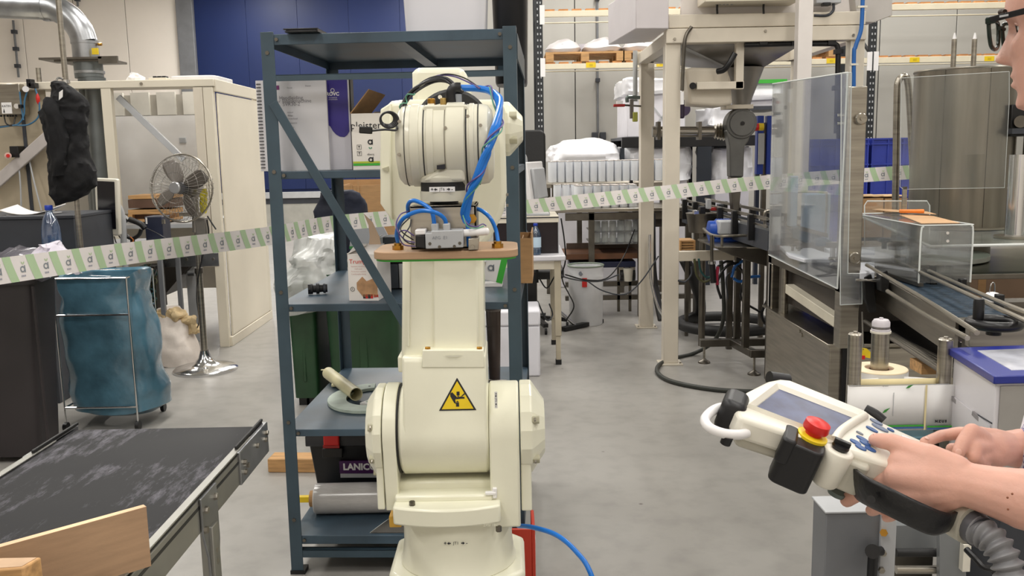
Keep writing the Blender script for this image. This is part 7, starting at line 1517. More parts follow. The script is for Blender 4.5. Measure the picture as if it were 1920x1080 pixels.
# bent tube
bt_ = thing('bent_tube', 'tall inverted U of polished tube standing left of the steel drum', 'tube', at(1690, 430, 5.3)); Yt = 5.25
part('tube', MB().tube([at(1678, 445, Yt), at(1680, 300, Yt), at(1682, 180, Yt), at(1684, 155, Yt), at(1690, 145, Yt), at(1698, 144, Yt), at(1702, 155, Yt), at(1706, 200, Yt), at(1712, 330, Yt), at(1713, 410, Yt), at(1709, 430, Yt)], .019, 14), STEEL, bt_)
for px in (1679, 1710): part('tube_foot', MB().cyl(V((at(px, 430, Yt).x, Yt, zd1)), at(px, 440, Yt), .025, seg=16), STEELD, bt_)
# round table sheet, discs
tt = thing('turntable', 'thick clear round table sheet on a steel column with white disc beneath', 'table', (cx, YDR, zd1)); zt_ = ztab-.002
m = MB(); pts = [gd(1612, 403, zt_), gd(1690, 452, zt_), gd(1790, 445, zt_), gd(1990, 455, zt_)]
poly = [(gd(1612, 403, zt_).x-.0, gd(1612, 403, zt_).y), (gd(1700, 449, zt_).x, 3.98), (3.3, 3.98), (3.3, 5.25), (gd(1612, 403, zt_).x, 5.25)]
m.zprism(poly, zt_-.014, zt_-.001); part('sheet', m, clear('greenish table sheet', '#d8e2da', .35, .30, '#b9bdb5', .12), tt); 
part('sheet_edge', MB().tube([(x, y, zt_-.007) for x, y in poly[:3]], .007, 6, sm=False), EDGE, tt); part('column', MB().cyl((cx, YDR, zd1), (cx, YDR, zt_-.014), .16, seg=36), STEELD, tt)
zdc = zd1+.03; cd = gd(1735, 478, zdc); part('white_disc', MB().cyl((cd.x, cd.y+.1, zdc-.025), (cd.x, cd.y+.1, zdc), .34, seg=56), mat('white disc', '#dcd8d6', .35), tt, bevel=.003); part('disc_hub', MB().lathe([(.05, 0), (.05, .02), (.03, .03), (.03, .08)], (cd.x, cd.y+.1, zdc), seg=28), STEEL, tt)
part('red_knob', MB().lathe([(.035, 0), (.04, .02), (.03, .035)], at(1680, 468, 4.55), seg=24), mat('black red knob', '#3b1d20', .4), tt)
for px, py in ((1658, 455), (1738, 492)): q = at(px, py, 4.45); part('clamp_knob', MB().lathe([(.012, -.03), (.012, 0), (.03, .005), (.03, .02), (.012, .025)], q, seg=12), BLACK, tt)
rl = thing('steel_roller', 'tall bright ribbed steel roller at the far right of the machine', 'roller', at(1905, 430, 4.2)); q0 = gd(1905, 431, zt_); q0.y = 4.2; q0.x = at(1906, 400, 4.2).x
part('roller', MB().cyl((q0.x, 4.2, zt_), (q0.x, 4.2, at(1906, 290, 4.2).z), .046, seg=32), CHROME, rl); part('roller_plate', MB().cyl((q0.x, 4.2, zt_-.0), (q0.x, 4.2, zt_+.012), .09, seg=36), STEEL, rl)
dk_ = thing('control_unit', 'dark control unit with round dial at the right image edge', 'control', at(1905, 250, 4.6)); part('unit_body', MB().pbox(1896, 195, 1990, 255, 4.6, .2), BLACK, dk_, bevel=.004); part('dial', MB().cyl(at(1914, 228, 4.6), at(1914, 228, 4.57), .03, seg=24), STEELD, dk_); part('unit_foot', MB().pbox(1898, 240, 1990, 250, 4.56, .05), DGREY, dk_); part('unit_post', MB().box((at(1930, 250, 4.7).x, 4.68, zt_), (at(1945, 250, 4.7).x, 4.75, at(1930, 250, 4.7).z)), STEELD, dk_)
# acrylic box with brown papers
ab = thing('acrylic_cover', 'clear acrylic box cover standing over the discs, papers on top', 'cover', at(1775, 530, 3.7))
Ya = 3.72; zt = at(1775, 422, Ya).z; zb = at(1775, 530, Ya).z; xa, xb = at(1725, 480, Ya).x, at(1822, 480, Ya).x; yb_ = 4.45
m = MB(); m.box((xa, Ya, zb), (xb, Ya+.006, zt)); m.box((xa, Ya, zt-.006), (xb, yb_, zt)); m.box((xa, Ya, zb), (xa+.006, yb_, zt)); m.box((xb-.006, Ya, zb), (xb, yb_, zt)); part('clear_shell', m, ACRY, ab, smooth=False)
for x in (xa, xb): part('cut_edge', MB().tube([(x, Ya, zb), (x, Ya, zt-.03), (x+(.01 if x == xa else -.01), Ya, zt-.004)], .004, 6, 3), EDGE, ab); part('cut_edge', MB().cyl((x, Ya, zt), (x, yb_, zt), .0028, seg=6), EDGE, ab)
part('cut_edge', MB().cyl((xa, Ya, zt), (xb, Ya, zt), .003, seg=6), EDGE, ab); part('cut_edge', MB().cyl((xa, yb_, zb), (xa, yb_, zt), .003, seg=6), EDGE, ab); part('cut_edge', MB().cyl((xa, yb_, zt), (xb, yb_, zt), .003, seg=6), EDGE, ab)
for py in (437, 452): part('pane_screw', MB().cyl(at(1777, py, Ya), at(1777, py, Ya-.006), .006, seg=12), CHROME, ab)
part('support_foot', MB().box((xa, Ya, zd1), (xa+.02, Ya+.35, zb)), STEELD, ab); part('support_foot', MB().box((xb-.02, Ya, zd1-.05), (xb, Ya+.4, zb)), STEELD, ab); part('support_bridge', MB().box((xa, 4.0, zd1-.05), (xb, 4.06, zd1)), STEELD, ab)
a2 = thing('acrylic_arch', 'clear bent acrylic arch behind the acrylic box', 'cover', at(1680, 460, 4.5)); Y2 = 4.5; m = MB(); A2_ = [at(1621, 460, Y2), at(1621, 385, Y2), at(1626, 377, Y2), at(1738, 377, Y2), at(1743, 385, Y2), at(1743, 460, Y2)]
m.add(A2_+[p+V((0, .005, 0)) for p in A2_], [(0, 1, 2, 3, 4, 5), (6, 7, 8, 9, 10, 11)]); part('clear_pane', m, ACRY, a2, smooth=False); part('cut_edge', MB().tube(A2_, .0035, 6, sm=False), EDGE, a2); part('foot_clip', MB().cb((A2_[0]+A2_[5])/2+V((0, 0, (zd1-A2_[0].z)/2)), (.5, .01, A2_[0].z-zd1)), ACRY, a2)
PB = mat('brown kraft paper', '#d8ae84', .7, var=.05)
for i, (pts, dz, lb) in enumerate((([(1634, 392), (1672, 396), (1756, 401), (1738, 396), (1690, 393), (1650, 391)], .014, 'brown paper strip on the acrylic cover, under the orange marker'), ([(1686, 402), (1728, 418), (1800, 417), (1740, 402)], .004, 'brown paper sheet at the front of the acrylic cover'))):
    m = MB(); P = [gd(x, y, zt+dz) for x, y in pts]; m.zprism([(p.x, p.y) for p in P], zt+dz-.003, zt+dz-.001); m.v = [p+V((0, 0, .004*sin(p.x*40))) if False else p for p in m.v]; solo('kraft_paper', m, PB, lb, 'paper')
q0, q1 = gd(1686, 396, zt+.022), gd(1733, 396, zt+.022); mk = thing('orange_marker', 'bright orange marker pen lying on the brown paper', 'pen', q0.lerp(q1, .5)-V((0, 0, .009))); part('pen_body', MB().lathe([(.008, 0), (.009, .002), (.009, (q1-q0).length*.7), (.008, (q1-q0).length*.7)], q0, q1-q0, 16), mat('orange plastic', '#f08a35', .35), mk); part('pen_cap', MB().lathe([(.0095, 0), (.0095, (q1-q0).length*.28), (.006, (q1-q0).length*.3)], q0.lerp(q1, .7), q1-q0, 16), mat('orange plastic', '#f08a35'), mk)
# gear behind the side guard
wg = thing('infeed_guide', 'white machined guide plates with black star knobs behind the side guard', 'guide', (2.0, 4.6, zd1)); zg = zd1+.03
def flat(poly, z0, z1, nm, m_, par): P = [gd(x, y, z1) for x, y in poly]; mm = MB(); mm.zprism([(p.x, p.y) for p in P], z0, z1); return part(nm, mm, m_, par, bevel=.003)
flat([(1462, 461), (1510, 460), (1542, 472), (1566, 478), (1566, 486), (1508, 486), (1480, 478)], zg-.018, zg, 'guide_plate', mat('white machined plastic', '#d9dbe3', .35), wg); flat([(1545, 464), (1640, 463), (1640, 474), (1560, 474)], zg-.012, zg+.012, 'guide_plate', mat('white machined plastic', '#d9dbe3'), wg)
flat([(1612, 492), (1640, 490), (1640, 510), (1612, 512)], zg-.03, zg+.0, 'guide_plate', mat('white machined plastic', '#d9dbe3'), wg); part('plate_support', MB().box((1.56, 4.3, zd1), (2.0, 5.0, zg-.018)), STEELD, wg)
for px, py in ((1486, 463), (1498, 468)): q = at(px, py, 4.85); part('star_knob', MB().lathe([(.008, -.03), (.008, 0), (.018, .004), (.018, .014), (.006, .018)], q, seg=10), BLACK, wg)
mech = thing('transfer_unit', 'blue-green transfer bracket with clamps behind the side guard', 'machine', (2.1, 4.9, zd1)); TB = mat('petrol blue metal', '#24506a', .4, .3, var=.1)
part('bracket', MB().pprism([(1484, 428), (1496, 424), (1560, 452), (1560, 466), (1540, 470), (1488, 446)], 5.0, .04), TB, mech, bevel=.004); part('bracket_plate', MB().pprism([(1500, 424), (1552, 438), (1552, 446), (1500, 432)], 4.98, .03), STEELD, mech); part('clamp', MB().pbox(1530, 446, 1550, 462, 4.95, .05), TB, mech, bevel=.004); part('motor_box', MB().pbox(1482, 330, 1496, 425, 5.1, .06), mat('pale blue shell', '#9fb6cf', .35), mech, bevel=.006)
part('column_body', MB().box((at(1505, 400, 5.3).x, 5.26, zd1), (at(1553, 400, 5.3).x, 5.34, at(1520, 362, 5.3).z)), mat('pale blue shell', '#9fb6cf'), mech, bevel=.01); part('loop_handle', MB().tube([at(1548, 440, 5.2), at(1550, 370, 5.2), at(1544, 361, 5.2), at(1496, 360, 5.2), at(1490, 368, 5.2), at(1490, 430, 5.2)], .007, 8), STEEL, mech); part('foot_block', MB().box((at(1500, 430, 5.0).x, 4.98, zd1), (at(1548, 430, 5.0).x, 5.1, at(1520, 455, 5.0).z)), STEELD, mech)
part('label_arm', MB().pbox(1552, 455, 1575, 465, 4.3, .03), STEELD, mech); part('arm_post', MB().pbox(1560, 462, 1566, 500, 4.3, .03), STEELD, mech)
# belt conveyor of the machine
C0, C1 = V((1.86, 4.62, .86)), V((1.60, 2.98, .86)); dd = (C1-C0).normalized(); nn = V((dd.y, -dd.x, 0)); wv = .105
if nn.x > 0: nn = -nn
bc = thing('outfeed_conveyor', 'blue modular belt conveyor with rod guide rails running towards the labels', 'conveyor', C0.lerp(C1, .5)-V((0, 0, .86)))
def belt2():
    m = mat('blue modular belt', '#2b4357', .45, var=.2, scale=30); nt = m.node_tree; n = nt.nodes; L = nt.links; b = n['Principled BSDF']; tc = [x for x in n if x.type == 'TEX_COORD'][0]
    wvn = n.new('ShaderNodeTexWave'); wvn.inputs['Scale'].default_value = 30; wvn.bands_direction = 'Y'; L.new(tc.outputs['Object'], wvn.inputs['Vector']); bp = n.new('ShaderNodeBump'); bp.inputs['Strength'].default_value = .8; bp.inputs['Distance'].default_value = .01; L.new(wvn.outputs['Fac'], bp.inputs['Height']); L.new(bp.outputs[0], b.inputs['Normal']); return m
NB = 46; bm2 = belt2(); first = None; Lc = (C1-C0).length
for k in range(NB):
    a = C0+dd*(Lc*k/NB); b = C0+dd*(Lc*(k+.86)/NB)
    part('belt_module', MB().beam(a-V((0, 0, .006)), b-V((0, 0, .006)), wv*1.9, .012), bm2, bc)
for s in (-1, 1): part('side_plate', MB().beam(C0+nn*s*wv+V((0, 0, -.06)), C1+nn*s*wv+V((0, 0, -.06)), .012, .13), STEEL, bc, bevel=.001)
part('bed', MB().beam(C0+V((0, 0, -.05)), C1+V((0, 0, -.05)), wv*1.9, .03), STEELD, bc); part('end_frame', MB().box((C1.x-.11, C1.y-.08, .79), (C1.x+.55, C1.y-.05, .862)), STEEL, bc, bevel=.003)
part('end_plate', MB().box((C1.x-.11, C1.y-.08, .855), (C1.x+.55, C1.y+.06, .863)), STEEL, bc, bevel=.002)
for f in (.12, .9): q = C0.lerp(C1, f); part('leg', MB().box((q.x-.025, q.y-.025, .02), (q.x+.025, q.y+.025, .80)), STEELD, bc, bevel=.002); part('foot', MB().cyl((q.x, q.y, 0), (q.x, q.y, .02), .04, seg=20), BLACK, bc)
def rail(pts, nm='guide_rod', r_=.008): return part(nm, MB().tube([at(*p) for p in pts], r_, 10, sm=len(pts) > 2), STEEL, bc)
for z_, pp in ((.92, [(1625, 497), (1735, 562), (1832, 624)]), (.885, [(1664, 546), (1735, 590), (1814, 634)]), (.925, [(1700, 481), (1682, 480), (1676, 487), (1720, 508), (1800, 545), (1925, 603)]), (.925, [(1742, 508), (1850, 556), (1935, 590)])): part('guide_rod', MB().tube([gd(x, y, z_) for x, y in pp], .008, 10), STEEL, bc)
for f in (.15, .38, .62, .86):
    q = C0.lerp(C1, f)-nn*wv; part('rail_bracket', MB().box(q+V((-.012, -.015, -.10)), q+V((.012, .015, .055))), BLACK, bc, bevel=.003)
def clampb(poly, Y, dep): part('rail_clamp', MB().pprism(poly, Y, dep), BLACK, bc, bevel=.003)
clampb([(1620, 520), (1634, 514), (1640, 535), (1644, 585), (1630, 587), (1622, 560)], 3.95, .03); clampb([(1651, 510), (1664, 507), (1668, 520), (1667, 552), (1652, 546)], 3.85, .05); clampb([(1726, 510), (1740, 507), (1742, 535), (1728, 530)], 3.85, .05); clampb([(1744, 520), (1756, 512), (1759, 540), (1745, 545)], 3.8, .05); clampb([(1735, 503), (1762, 516), (1760, 522), (1736, 510)], 3.8, .03)
for p0, p1 in (((1604, 525), (1652, 526)), ((1730, 530), (1785, 526))): part('cross_rod', MB().cyl(at(p0[0], p0[1], 3.9), at(p1[0], p1[1], 3.9), .006, seg=10), CHROME, bc)
hw = thing('hand_wheel', 'black hand wheel with upright grip at the end of the outfeed conveyor', 'wheel', at(1864, 640, 2.98)); zc_ = .888; wc_ = gd(1864, 606, zc_+.01); rw = 42*wc_.y/F
part('rim', MB().tube([wc_+V((rw*cos(k*pi/14), rw*sin(k*pi/14), 0)) for k in range(28)], .016, 12, 1, closed=True), BLACK, hw); part('web', MB().cyl(wc_+V((0, 0, -.012)), wc_+V((0, 0, -.004)), rw*.98, seg=40), BLACK, hw); part('hub', MB().cyl(V((wc_.x, wc_.y, .862)), wc_, .022, seg=20), BLACK, hw)
g_ = wc_+V((-rw*.78, -.005, 0)); part('grip', MB().lathe([(.012, 0), (.016, .01), (.0165, .07), (.014, .078)], g_, seg=20), BLACK, hw); q = at(1902, 629, 2.95); part('lock_screw', MB().cyl(V((q.x, 2.95, .862)), V((q.x, 2.95, .885)), .012, seg=14), DGREY, hw)
wb_ = thing('looped_fitting', 'small white fitting with wire loop behind the hand wheel', 'cap', at(1858, 600, 3.5)); q = at(1858, 600, 3.35); q.z = .864
part('cap_body', MB().lathe([(.035, 0), (.035, .015), (.02, .03), (.004, .034)], q, seg=24), WHITEP, wb_); part('wire_loop', MB().tube([q+V((-.012, 0, .03)), q+V((-.008, 0, .06)), q+V((.0, 0, .07)), q+V((.006, 0, .06)), q+V((.008, 0, .03))], .002, 6), CHROME, wb_); part('support_bracket', MB().box((q.x-.04, q.y-.04, .79), (q.x+.25, q.y+.05, .864)), STEELD, wb_)
# blue crates and brown cartons behind
YC = 8.6
cr0 = None; CW = .62
def crate(loc, lb):
    t = thing('blue_crate', lb, 'crate', loc, group='blue crates', local=True); w, d, h = .60, .40, .30
    part('crate_base', MB().box((0, 0, 0), (w, d, .02)), BLUEP, t)
    for nm, lo, hi in (('front_wall', (0, 0, .02), (w, .012, h)), ('back_wall', (0, d-.012, .02), (w, d, h)), ('side_wall', (0, .012, .02), (.012, d-.012, h)), ('side_wall', (w-.012, .012, .02), (w, d-.012, h))): part(nm, MB().box(lo, hi), BLUEP, t)
    for z in (.05, .24, h-.015): part('rib', MB().box((-.008, -.012, z), (w+.008, .0, z+.015)), BLUEP, t)
    for x in (0, .145, .29, .435, .585): part('rib', MB().box((x, -.010, .02), (x+.015, 0, h)), BLUEP, t)
    return t
base = at(1560, 372, YC).z; nlev = max(1, int((at(1560, 243, YC).z)/.305)); xs = at(1508, 300, YC).x
names = ['stack beside the glass guard', 'middle stack behind the steel column', 'stack behind the bent tube']; lv = ['bottom', 'second', 'third', 'fourth', 'fifth', 'sixth', 'seventh', 'eighth']
for s in range(3):
    for k in range(nlev):
        if k < 2 and s != 0 and False: continue
        lb = 'blue plastic crate, %s from the floor in the %s' % (lv[k], names[s]); loc = (xs+s*.63, YC+.0, .001+k*.303)
        if cr0 is None: cr0 = crate(loc, lb)
        else: clone(cr0, loc=loc, label=lb)
ctn = thing('carton_pair', 'x', 'box') if False else None
for i, (a, b) in enumerate(((1614, 1655), (1658, 1700))):
    t = thing('brown_carton', ['low brown carton with loose flaps behind the acrylic arch', 'brown carton with loose flaps behind the bent tube'][i], 'box', at((a+b)/2, 440, 6.2)); part('carton_body', MB().pbox(a, 372, b, 445, 6.2, .3), CARD, t); q = at((a+b)/2, 368, 6.2); part('flap', MB().cb(q+V((0, .12, 0)), (.17, .22, .006), None), mat('light cardboard', '#c9a77c', .8), t); part('support', MB().box((at(a+4, 445, 6.3).x, 6.3, 0), (at(b-4, 445, 6.3).x, 6.34, at(a, 445, 6.2).z)), DGREY, t)
# ================================================================== label station
YL = 2.62; ls = thing('label_station', 'label unwinding station with three steel posts and white label web', 'machine', (at(1690, 800, YL).x, YL+.1, 0)); zb_ = at(1690, 812, YL).z
xl, xr_ = at(1560, 760, YL).x, at(1795, 760, YL).x
xl = at(1575, 760, YL).x
part('base_plate', MB().zprism([(xl, YL-.03), (xr_+.1, YL-.03), (xr_+.1, YL+.34), (at(1568, 740, YL+.34).x, YL+.34)], zb_-.016, zb_-.004), mat('teal base plate', '#5f8490', .3, .3), ls, bevel=.002); part('pedestal', MB().box((xl+.2, YL+.1, .02), (xr_-.0, YL+.3, zb_-.016)), STEELD, ls); part('pedestal_foot', MB().box((xl+.15, YL+.05, 0), (xr_+.05, YL+.36, .02)), STEELD, ls)
def roll(px, pt, r_, Y, cap=0, top=STEEL):
    a = at(px, pt, Y); part('steel_post', MB().lathe([(r_, 0), (r_, a.z-zb_-.004), (r_*.85, a.z-zb_), (r_*.3, a.z-zb_), (r_*.3, a.z-zb_+.006)], (a.x, Y, zb_-.004), seg=32), top, ls, bevel=.001); return a
roll(1604, 622, .0205, YL); roll(1774, 632, .0215, YL+.02); YR_ = YL+.17; a = roll(1652, 606, .0270, YR_)
part('white_cap', MB().lathe([(.0285, -.024), (.0285, -.018), (.027, -.017), (.027, .004), (.022, .012), (.006, .013), (.006, .018)], a, seg=32), mat('lilac white cap', '#d5d0d6', .3), ls); part('cap_ring', MB().lathe([(.031, 0), (.031, .006)], a+V((0, 0, -.030)), seg=32), OFFW, ls)
rc = gd(1655, 689, at(1655, 689, YR_).z); rz = rc.z; rR = 52*YR_/F
part('label_roll', MB().lathe([(.044, rz-.14-rz+.0), (rR, -.14), (rR, -.002), (rR-.002, 0), (.044, 0), (.040, -.01)], (a.x, YR_, rz), seg=56), mat('cream label roll', '#f0dfbe', .6, var=.03), ls)
part('roll_print_band', MB().lathe([(rR+.0006, -.10), (rR+.0006, -.004)], (a.x, YR_, rz), seg=56, cap=False), PAPER, ls); part('roll_core', MB().lathe([(.043, -.012), (.043, -.004), (.030, -.004)], (a.x, YR_, rz), seg=40, cap=False), mat('brown core', '#8b6b50', .7), ls)
# label web: front sheet bows round the posts
def web(z0, z1, pts, nm, m_, off=0): 
    P = spline(pts, 8); rows = [[V((p.x, p.y-off, z0)) for p in P], [V((p.x, p.y-off, z1)) for p in P]]; return part(nm, MB().grid(rows), m_, ls, solid=.0008)
zt0 = at(1690, 722, YL-.02).z; z_b = at(1690, 806, YL-.02).z+.0
fp = [(1589, YL+.02), (1589, YL-.012), (1600, YL-.028), (1690, YL-.026), (1790, YL-.024)]; fpts = [V((at(px, 760, Y).x, Y, 0)) for px, Y in fp]
web(z_b, zt0, fpts, 'label_web', PAPER)
fx = lambda px: V((at(px, 760, YL-.026).x, YL-.027, 0)).x
def lab(x0, y0, x1, y1, m_, nm='printed_line', o=.0290): a, b = at(x0, (y0+y1)/2, YL-o), at(x1, (y0+y1)/2, YL-o); c, d = at((x0+x1)/2, y0, YL-o), at((x0+x1)/2, y1, YL-o); part(nm, MB().box((a.x, YL-o-.0006, d.z), (b.x, YL-o, c.z)), m_, ls)
lab(1640, 797, 1732, 800, GREEN); lab(1640, 801, 1732, 804, mat('label blue', '#3c6aa8', .6)); lab(1738, 798, 1790, 801, GREEN); lab(1738, 802, 1790, 805, mat('label blue', '#3c6aa8')); lab(1733.5, 722, 1737, 806, mat('backing yellow', '#e9d9a8', .6), 'gap_strip'); lab(1674.5, 736, 1675.5, 780, LGREY); lab(1592, 721, 1780, 722.3, LGREY, 'perforation')
m = MB(); o = .0300
def leafp(px, py, s, rot):
    M = fm(at(px, py, YL-o), off=0) @ MRo(R(rot), 4, 'Z'); m.add([M @ V((x*s, y*s, 0)) for x, y in ((-1, -.15), (-.3, .30), (.4, .28), (1, .2), (.4, .0), (-.2, -.25))], [tuple(range(6))])
leafp(1706, 725, .013, 15); leafp(1662, 770, .014, 25); part('leaf_print', m, mat('leaf green print', '#3f8f3a', .6), ls, smooth=False)
m = MB(); m.text('N Z U S', .010, fm(at(1764, 790, YL-o), off=0), bold=.0008); m.text('ingredients', .004, fm(at(1660, 724, YL-o), off=0)); part('lettering', m, INK, ls, smooth=False)
zy = at(1690, 713, YL+.05).z; bp0 = [V((at(px, 760, Y).x, Y, 0)) for px, Y in ((1612, YL+.08), (1690, YL+.10), (1765, YL+.06))]
web(z_b+.01, at(1690, 708, YL+.09).z, bp0, 'label_web', PAPER)
flat_ = MB(); P = [at(1614, 708, YL+.07), at(1765, 713, YL+.05), at(1788, 722, YL-.02), at(1600, 718, YL-.02)]
web(zt0-.02, zt0+.006, [V((at(px, 720, Y).x, Y, 0)) for px, Y in ((1600, YL+.035), (1690, YL+.03), (1785, YL+.03))], 'backing_strip', mat('backing yellow', '#e9d9a8'))
m = MB(); m.text('RICH', .008, fm(at(1706, 710, YL+.08), off=.012), bold=.0005); part('lettering', m, INK, ls, smooth=False); m = MB(); M = fm(at(1730, 711, YL+.07), off=.012); m.add([M @ V((x*.012, y*.012, 0)) for x, y in ((-1, -.15), (-.3, .3), (.9, .3), (.2, -.2))], [(0, 1, 2, 3)]); part('leaf_print', m, mat('leaf green print', '#3f8f3a'), ls, smooth=False)
tg = part('hanging_tag', MB().pprism([(1613, 652), (1626, 654), (1636, 664), (1632, 672), (1613, 668)], 3.1, .004), YEL, bc, label='yellow and red hanging tag'); part('red_patch', MB().pbox(1614, 667, 1622, 674, 3.095, .004), RED, tg); part('tag_hook', MB().tube([at(1618, 655, 3.1), at(1618, 640, 3.3), V((at(1618, 640, 3.6).x, 3.62, .78))], .003, 6), STEELD, tg)
# rods and wood beneath the conveyor
ud = thing('belt_drive_frame', 'dark slatted drive frame with rods beneath the outfeed conveyor', 'frame', (1.75, 3.5, 0))
for k in range(5): part('rod', MB().cyl(at(1622+8*k, 602+4*k, 3.9), at(1770+8*k, 700-2*k, 3.1), .009, seg=8), STEELD, ud)
part('frame_plate', MB().beam(at(1612, 590, 4.1)+V((.2, .1, -.05)), at(1790, 700, 3.1)+V((.2, .1, -.05)), .2, .02), BLACK, ud); part('wood_block', MB().pbox(1728, 682, 1760, 702, 3.3, .1), WOOD, ud); part('frame_leg', MB().box((1.72, 3.5, 0), (1.76, 3.54, .6)), STEELD, ud)
# ================================================================== white and blue box
cx_, cy_ = at(1868, 703, 2.30).x, 2.30; zt = at(1868, 703, 2.30).z; wbx = thing('printer_cabinet', 'white cabinet with blue framed window lid at the right image edge', 'cabinet', (cx_+.2, cy_+.2, 0))
lx = at(1789, 657, 2.62).x; m = MB(); W2 = [(cx_, cy_), (cx_+.55, cy_+.01), (cx_+.58, 2.66), (lx, 2.62)]
m.zprism(W2, .52, zt-.022); part('cabinet_shell', m, mat('white cabinet panel', '#d9d6da', .35, var=.02), wbx, bevel=.003)
part('side_cover', MB().zprism([(cx_+.012, cy_-.004), (cx_+.55, cy_+.006), (cx_+.55, cy_+.012), (cx_+.012, cy_)], .53, zt-.03), mat('grey cabinet side', '#a7a4a0', .4, .3), wbx); m = MB(); W3 = [(cx_-.012, cy_-.012), (cx_+.56, cy_-.002), (cx_+.59, 2.67), (lx-.012, 2.63)]; m.zprism(W3, zt-.022, zt); part('blue_lid', m, mat('dark blue lid', '#26318a', .3, var=.05), wbx, bevel=.003)
pi_ = [(W3[0][0]+.075, W3[0][1]+.055), (W3[1][0]-.05, W3[1][1]+.055), (W3[2][0]-.06, W3[2][1]-.05), (W3[3][0]+.06, W3[3][1]-.05)]; part('window', MB().zprism(pi_, zt, zt+.0015), mat('pale window film', '#c9cbd6', .08, var=.3, scale=6), wbx)
a, b = at(1787, 745, 2.60), at(1866, 795, 2.31); lf = lambda t: V((cx_+(lx-cx_)*t-.001, cy_+(2.62-cy_)*t, 0))
z0a = at(1868, 796, 2.3).z
part('door_line', MB().beam(lf(1)+V((0, 0, at(1789, 747, 2.62).z)), lf(.02)+V((0, 0, at(1866, 795, 2.3).z)), .003, .003), DGREY, wbx)
for t, py in ((.86, 752), (.30, 784)): p = lf(t); Yq = p.y; px = 960+F*p.x/Yq; q = V((p.x-.002, p.y, at(1795 if t > .5 else 1842, py, Yq).z)); part('hinge', MB().beam(q+V((0, .03, .006)), q+V((0, -.03, -.006)), .006, .012), mat('grey grille', '#8f8b8d', .5), wbx)
part('lower_door', MB().zprism([(lf(.96).x-.004, lf(.96).y), (lf(.04).x-.004, lf(.04).y), (lf(.04).x, lf(.04).y), (lf(.96).x, lf(.96).y)], .54, at(1866, 800, 2.3).z), mat('white cabinet panel', '#d9d6da'), wbx); part('stand', MB().box((cx_+.08, cy_+.08, 0), (cx_+.5, 2.56, .52)), DGREY, wbx)
# ================================================================== grey frame at lower right
YQ = 2.2; gf = thing('roller_frame', 'grey steel frame with rollers and black lever below the teach pendant', 'frame', (at(1600, 1000, YQ).x, YQ+.1, 0)); zt = at(1597, 962, YQ).z; x0, x1 = at(1548, 1000, YQ).x, at(1650, 1000, YQ).x
part('end_box', MB().box((x0, YQ, .02), (x1, YQ+.10, zt)), MGREY, gf, bevel=.003); part('top_cap', MB().box((x0-.004, YQ-.004, zt), (x1+.004, YQ+.104, zt+.006)), LGREY, gf, bevel=.002); part('foot_plate', MB().box((x0, YQ, 0), (x1, YQ+.10, .02)), MGREY, gf)
x2, x3 = at(1651, 1020, YQ-.01).x, at(1680, 1020, YQ-.01).x; cp = part('channel_plate', MB().prism([(0, 0), (x3-x2, 0), (x3-x2, zt-.05), (0, zt-.004)], MTr((x2, YQ+.02, .03)) @ MRo(pi/2, 4, 'X'), .03), LGREY, gf, bevel=.002)
screws(cp, [at(px, py, YQ-.012) for px, py in ((1657, 998), (1655, 1036), (1652, 1068))], .009, .008); part('bolt_head', MB().cyl(at(1657, 999, YQ-.012), at(1657, 999, YQ-.03), .010, seg=6), BRASS, cp)
lv_ = part('lever', MB().tube([at(1652, 1033, YQ-.03), at(1640, 1035, YQ-.04), at(1636, 1050, YQ-.04), at(1634, 1090, YQ-.04)], .012, 12), BLACK, gf, label='black plastic clamping lever'); part('lever_hub', MB().cyl(at(1636, 1034, YQ-.055), at(1636, 1034, YQ-.01), .018, seg=20), BLACK, lv_)
for py in (1036, 1068): part('roller', MB().cyl(at(1680, py, YQ+.05), at(1768, py, YQ+.05), .011, seg=18), [BLACKR, STEEL][py == 1068], gf)
part('side_plate', MB().pprism([(1762, 985), (1812, 1000), (1812, 1200), (1762, 1200)], YQ+.02, .02), mat('frame side plate', '#8b8e90', .4, .4), gf, bevel=.002); part('white_stile', MB().pbox(1806, 1022, 1820, 1072, YQ, .02), OFFW, gf); part('black_block', MB().pbox(1680, 985, 1765, 1028, YQ+.12, .08), mat('frame side plate', '#8b8e90'), gf)
xq = at(1787, 1100, YQ+.03).x; part('leg', MB().box((xq-.02, YQ+.02, 0), (xq+.02, YQ+.06, at(1787, 1190, YQ+.02).z)), MGREY, gf); part('tie_bar', MB().box((x1, YQ+.04, .10), (xq, YQ+.06, .13)), MGREY, gf); part('cross_wire', MB().tube([at(1812, 1030, YQ-.05), at(1840, 1060, YQ-.1), at(1870, 1100, YQ-.1), V((at(1870, 1100, YQ-.1).x, YQ-.1, .01))], .008, 8), BLACK, gf)

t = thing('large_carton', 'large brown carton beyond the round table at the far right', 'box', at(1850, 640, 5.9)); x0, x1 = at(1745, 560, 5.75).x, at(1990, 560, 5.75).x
part('carton_body', MB().box((x0, 5.75, 0), (x1, 6.3, at(1850, 470, 5.75).z)), mat('shaded carton', '#8f7661', .8, var=.06), t, bevel=.004); part('tape_strip', MB().box((x0+.3, 5.748, .1), (x0+.35, 5.75, at(1850, 472, 5.75).z)), CARD, t)
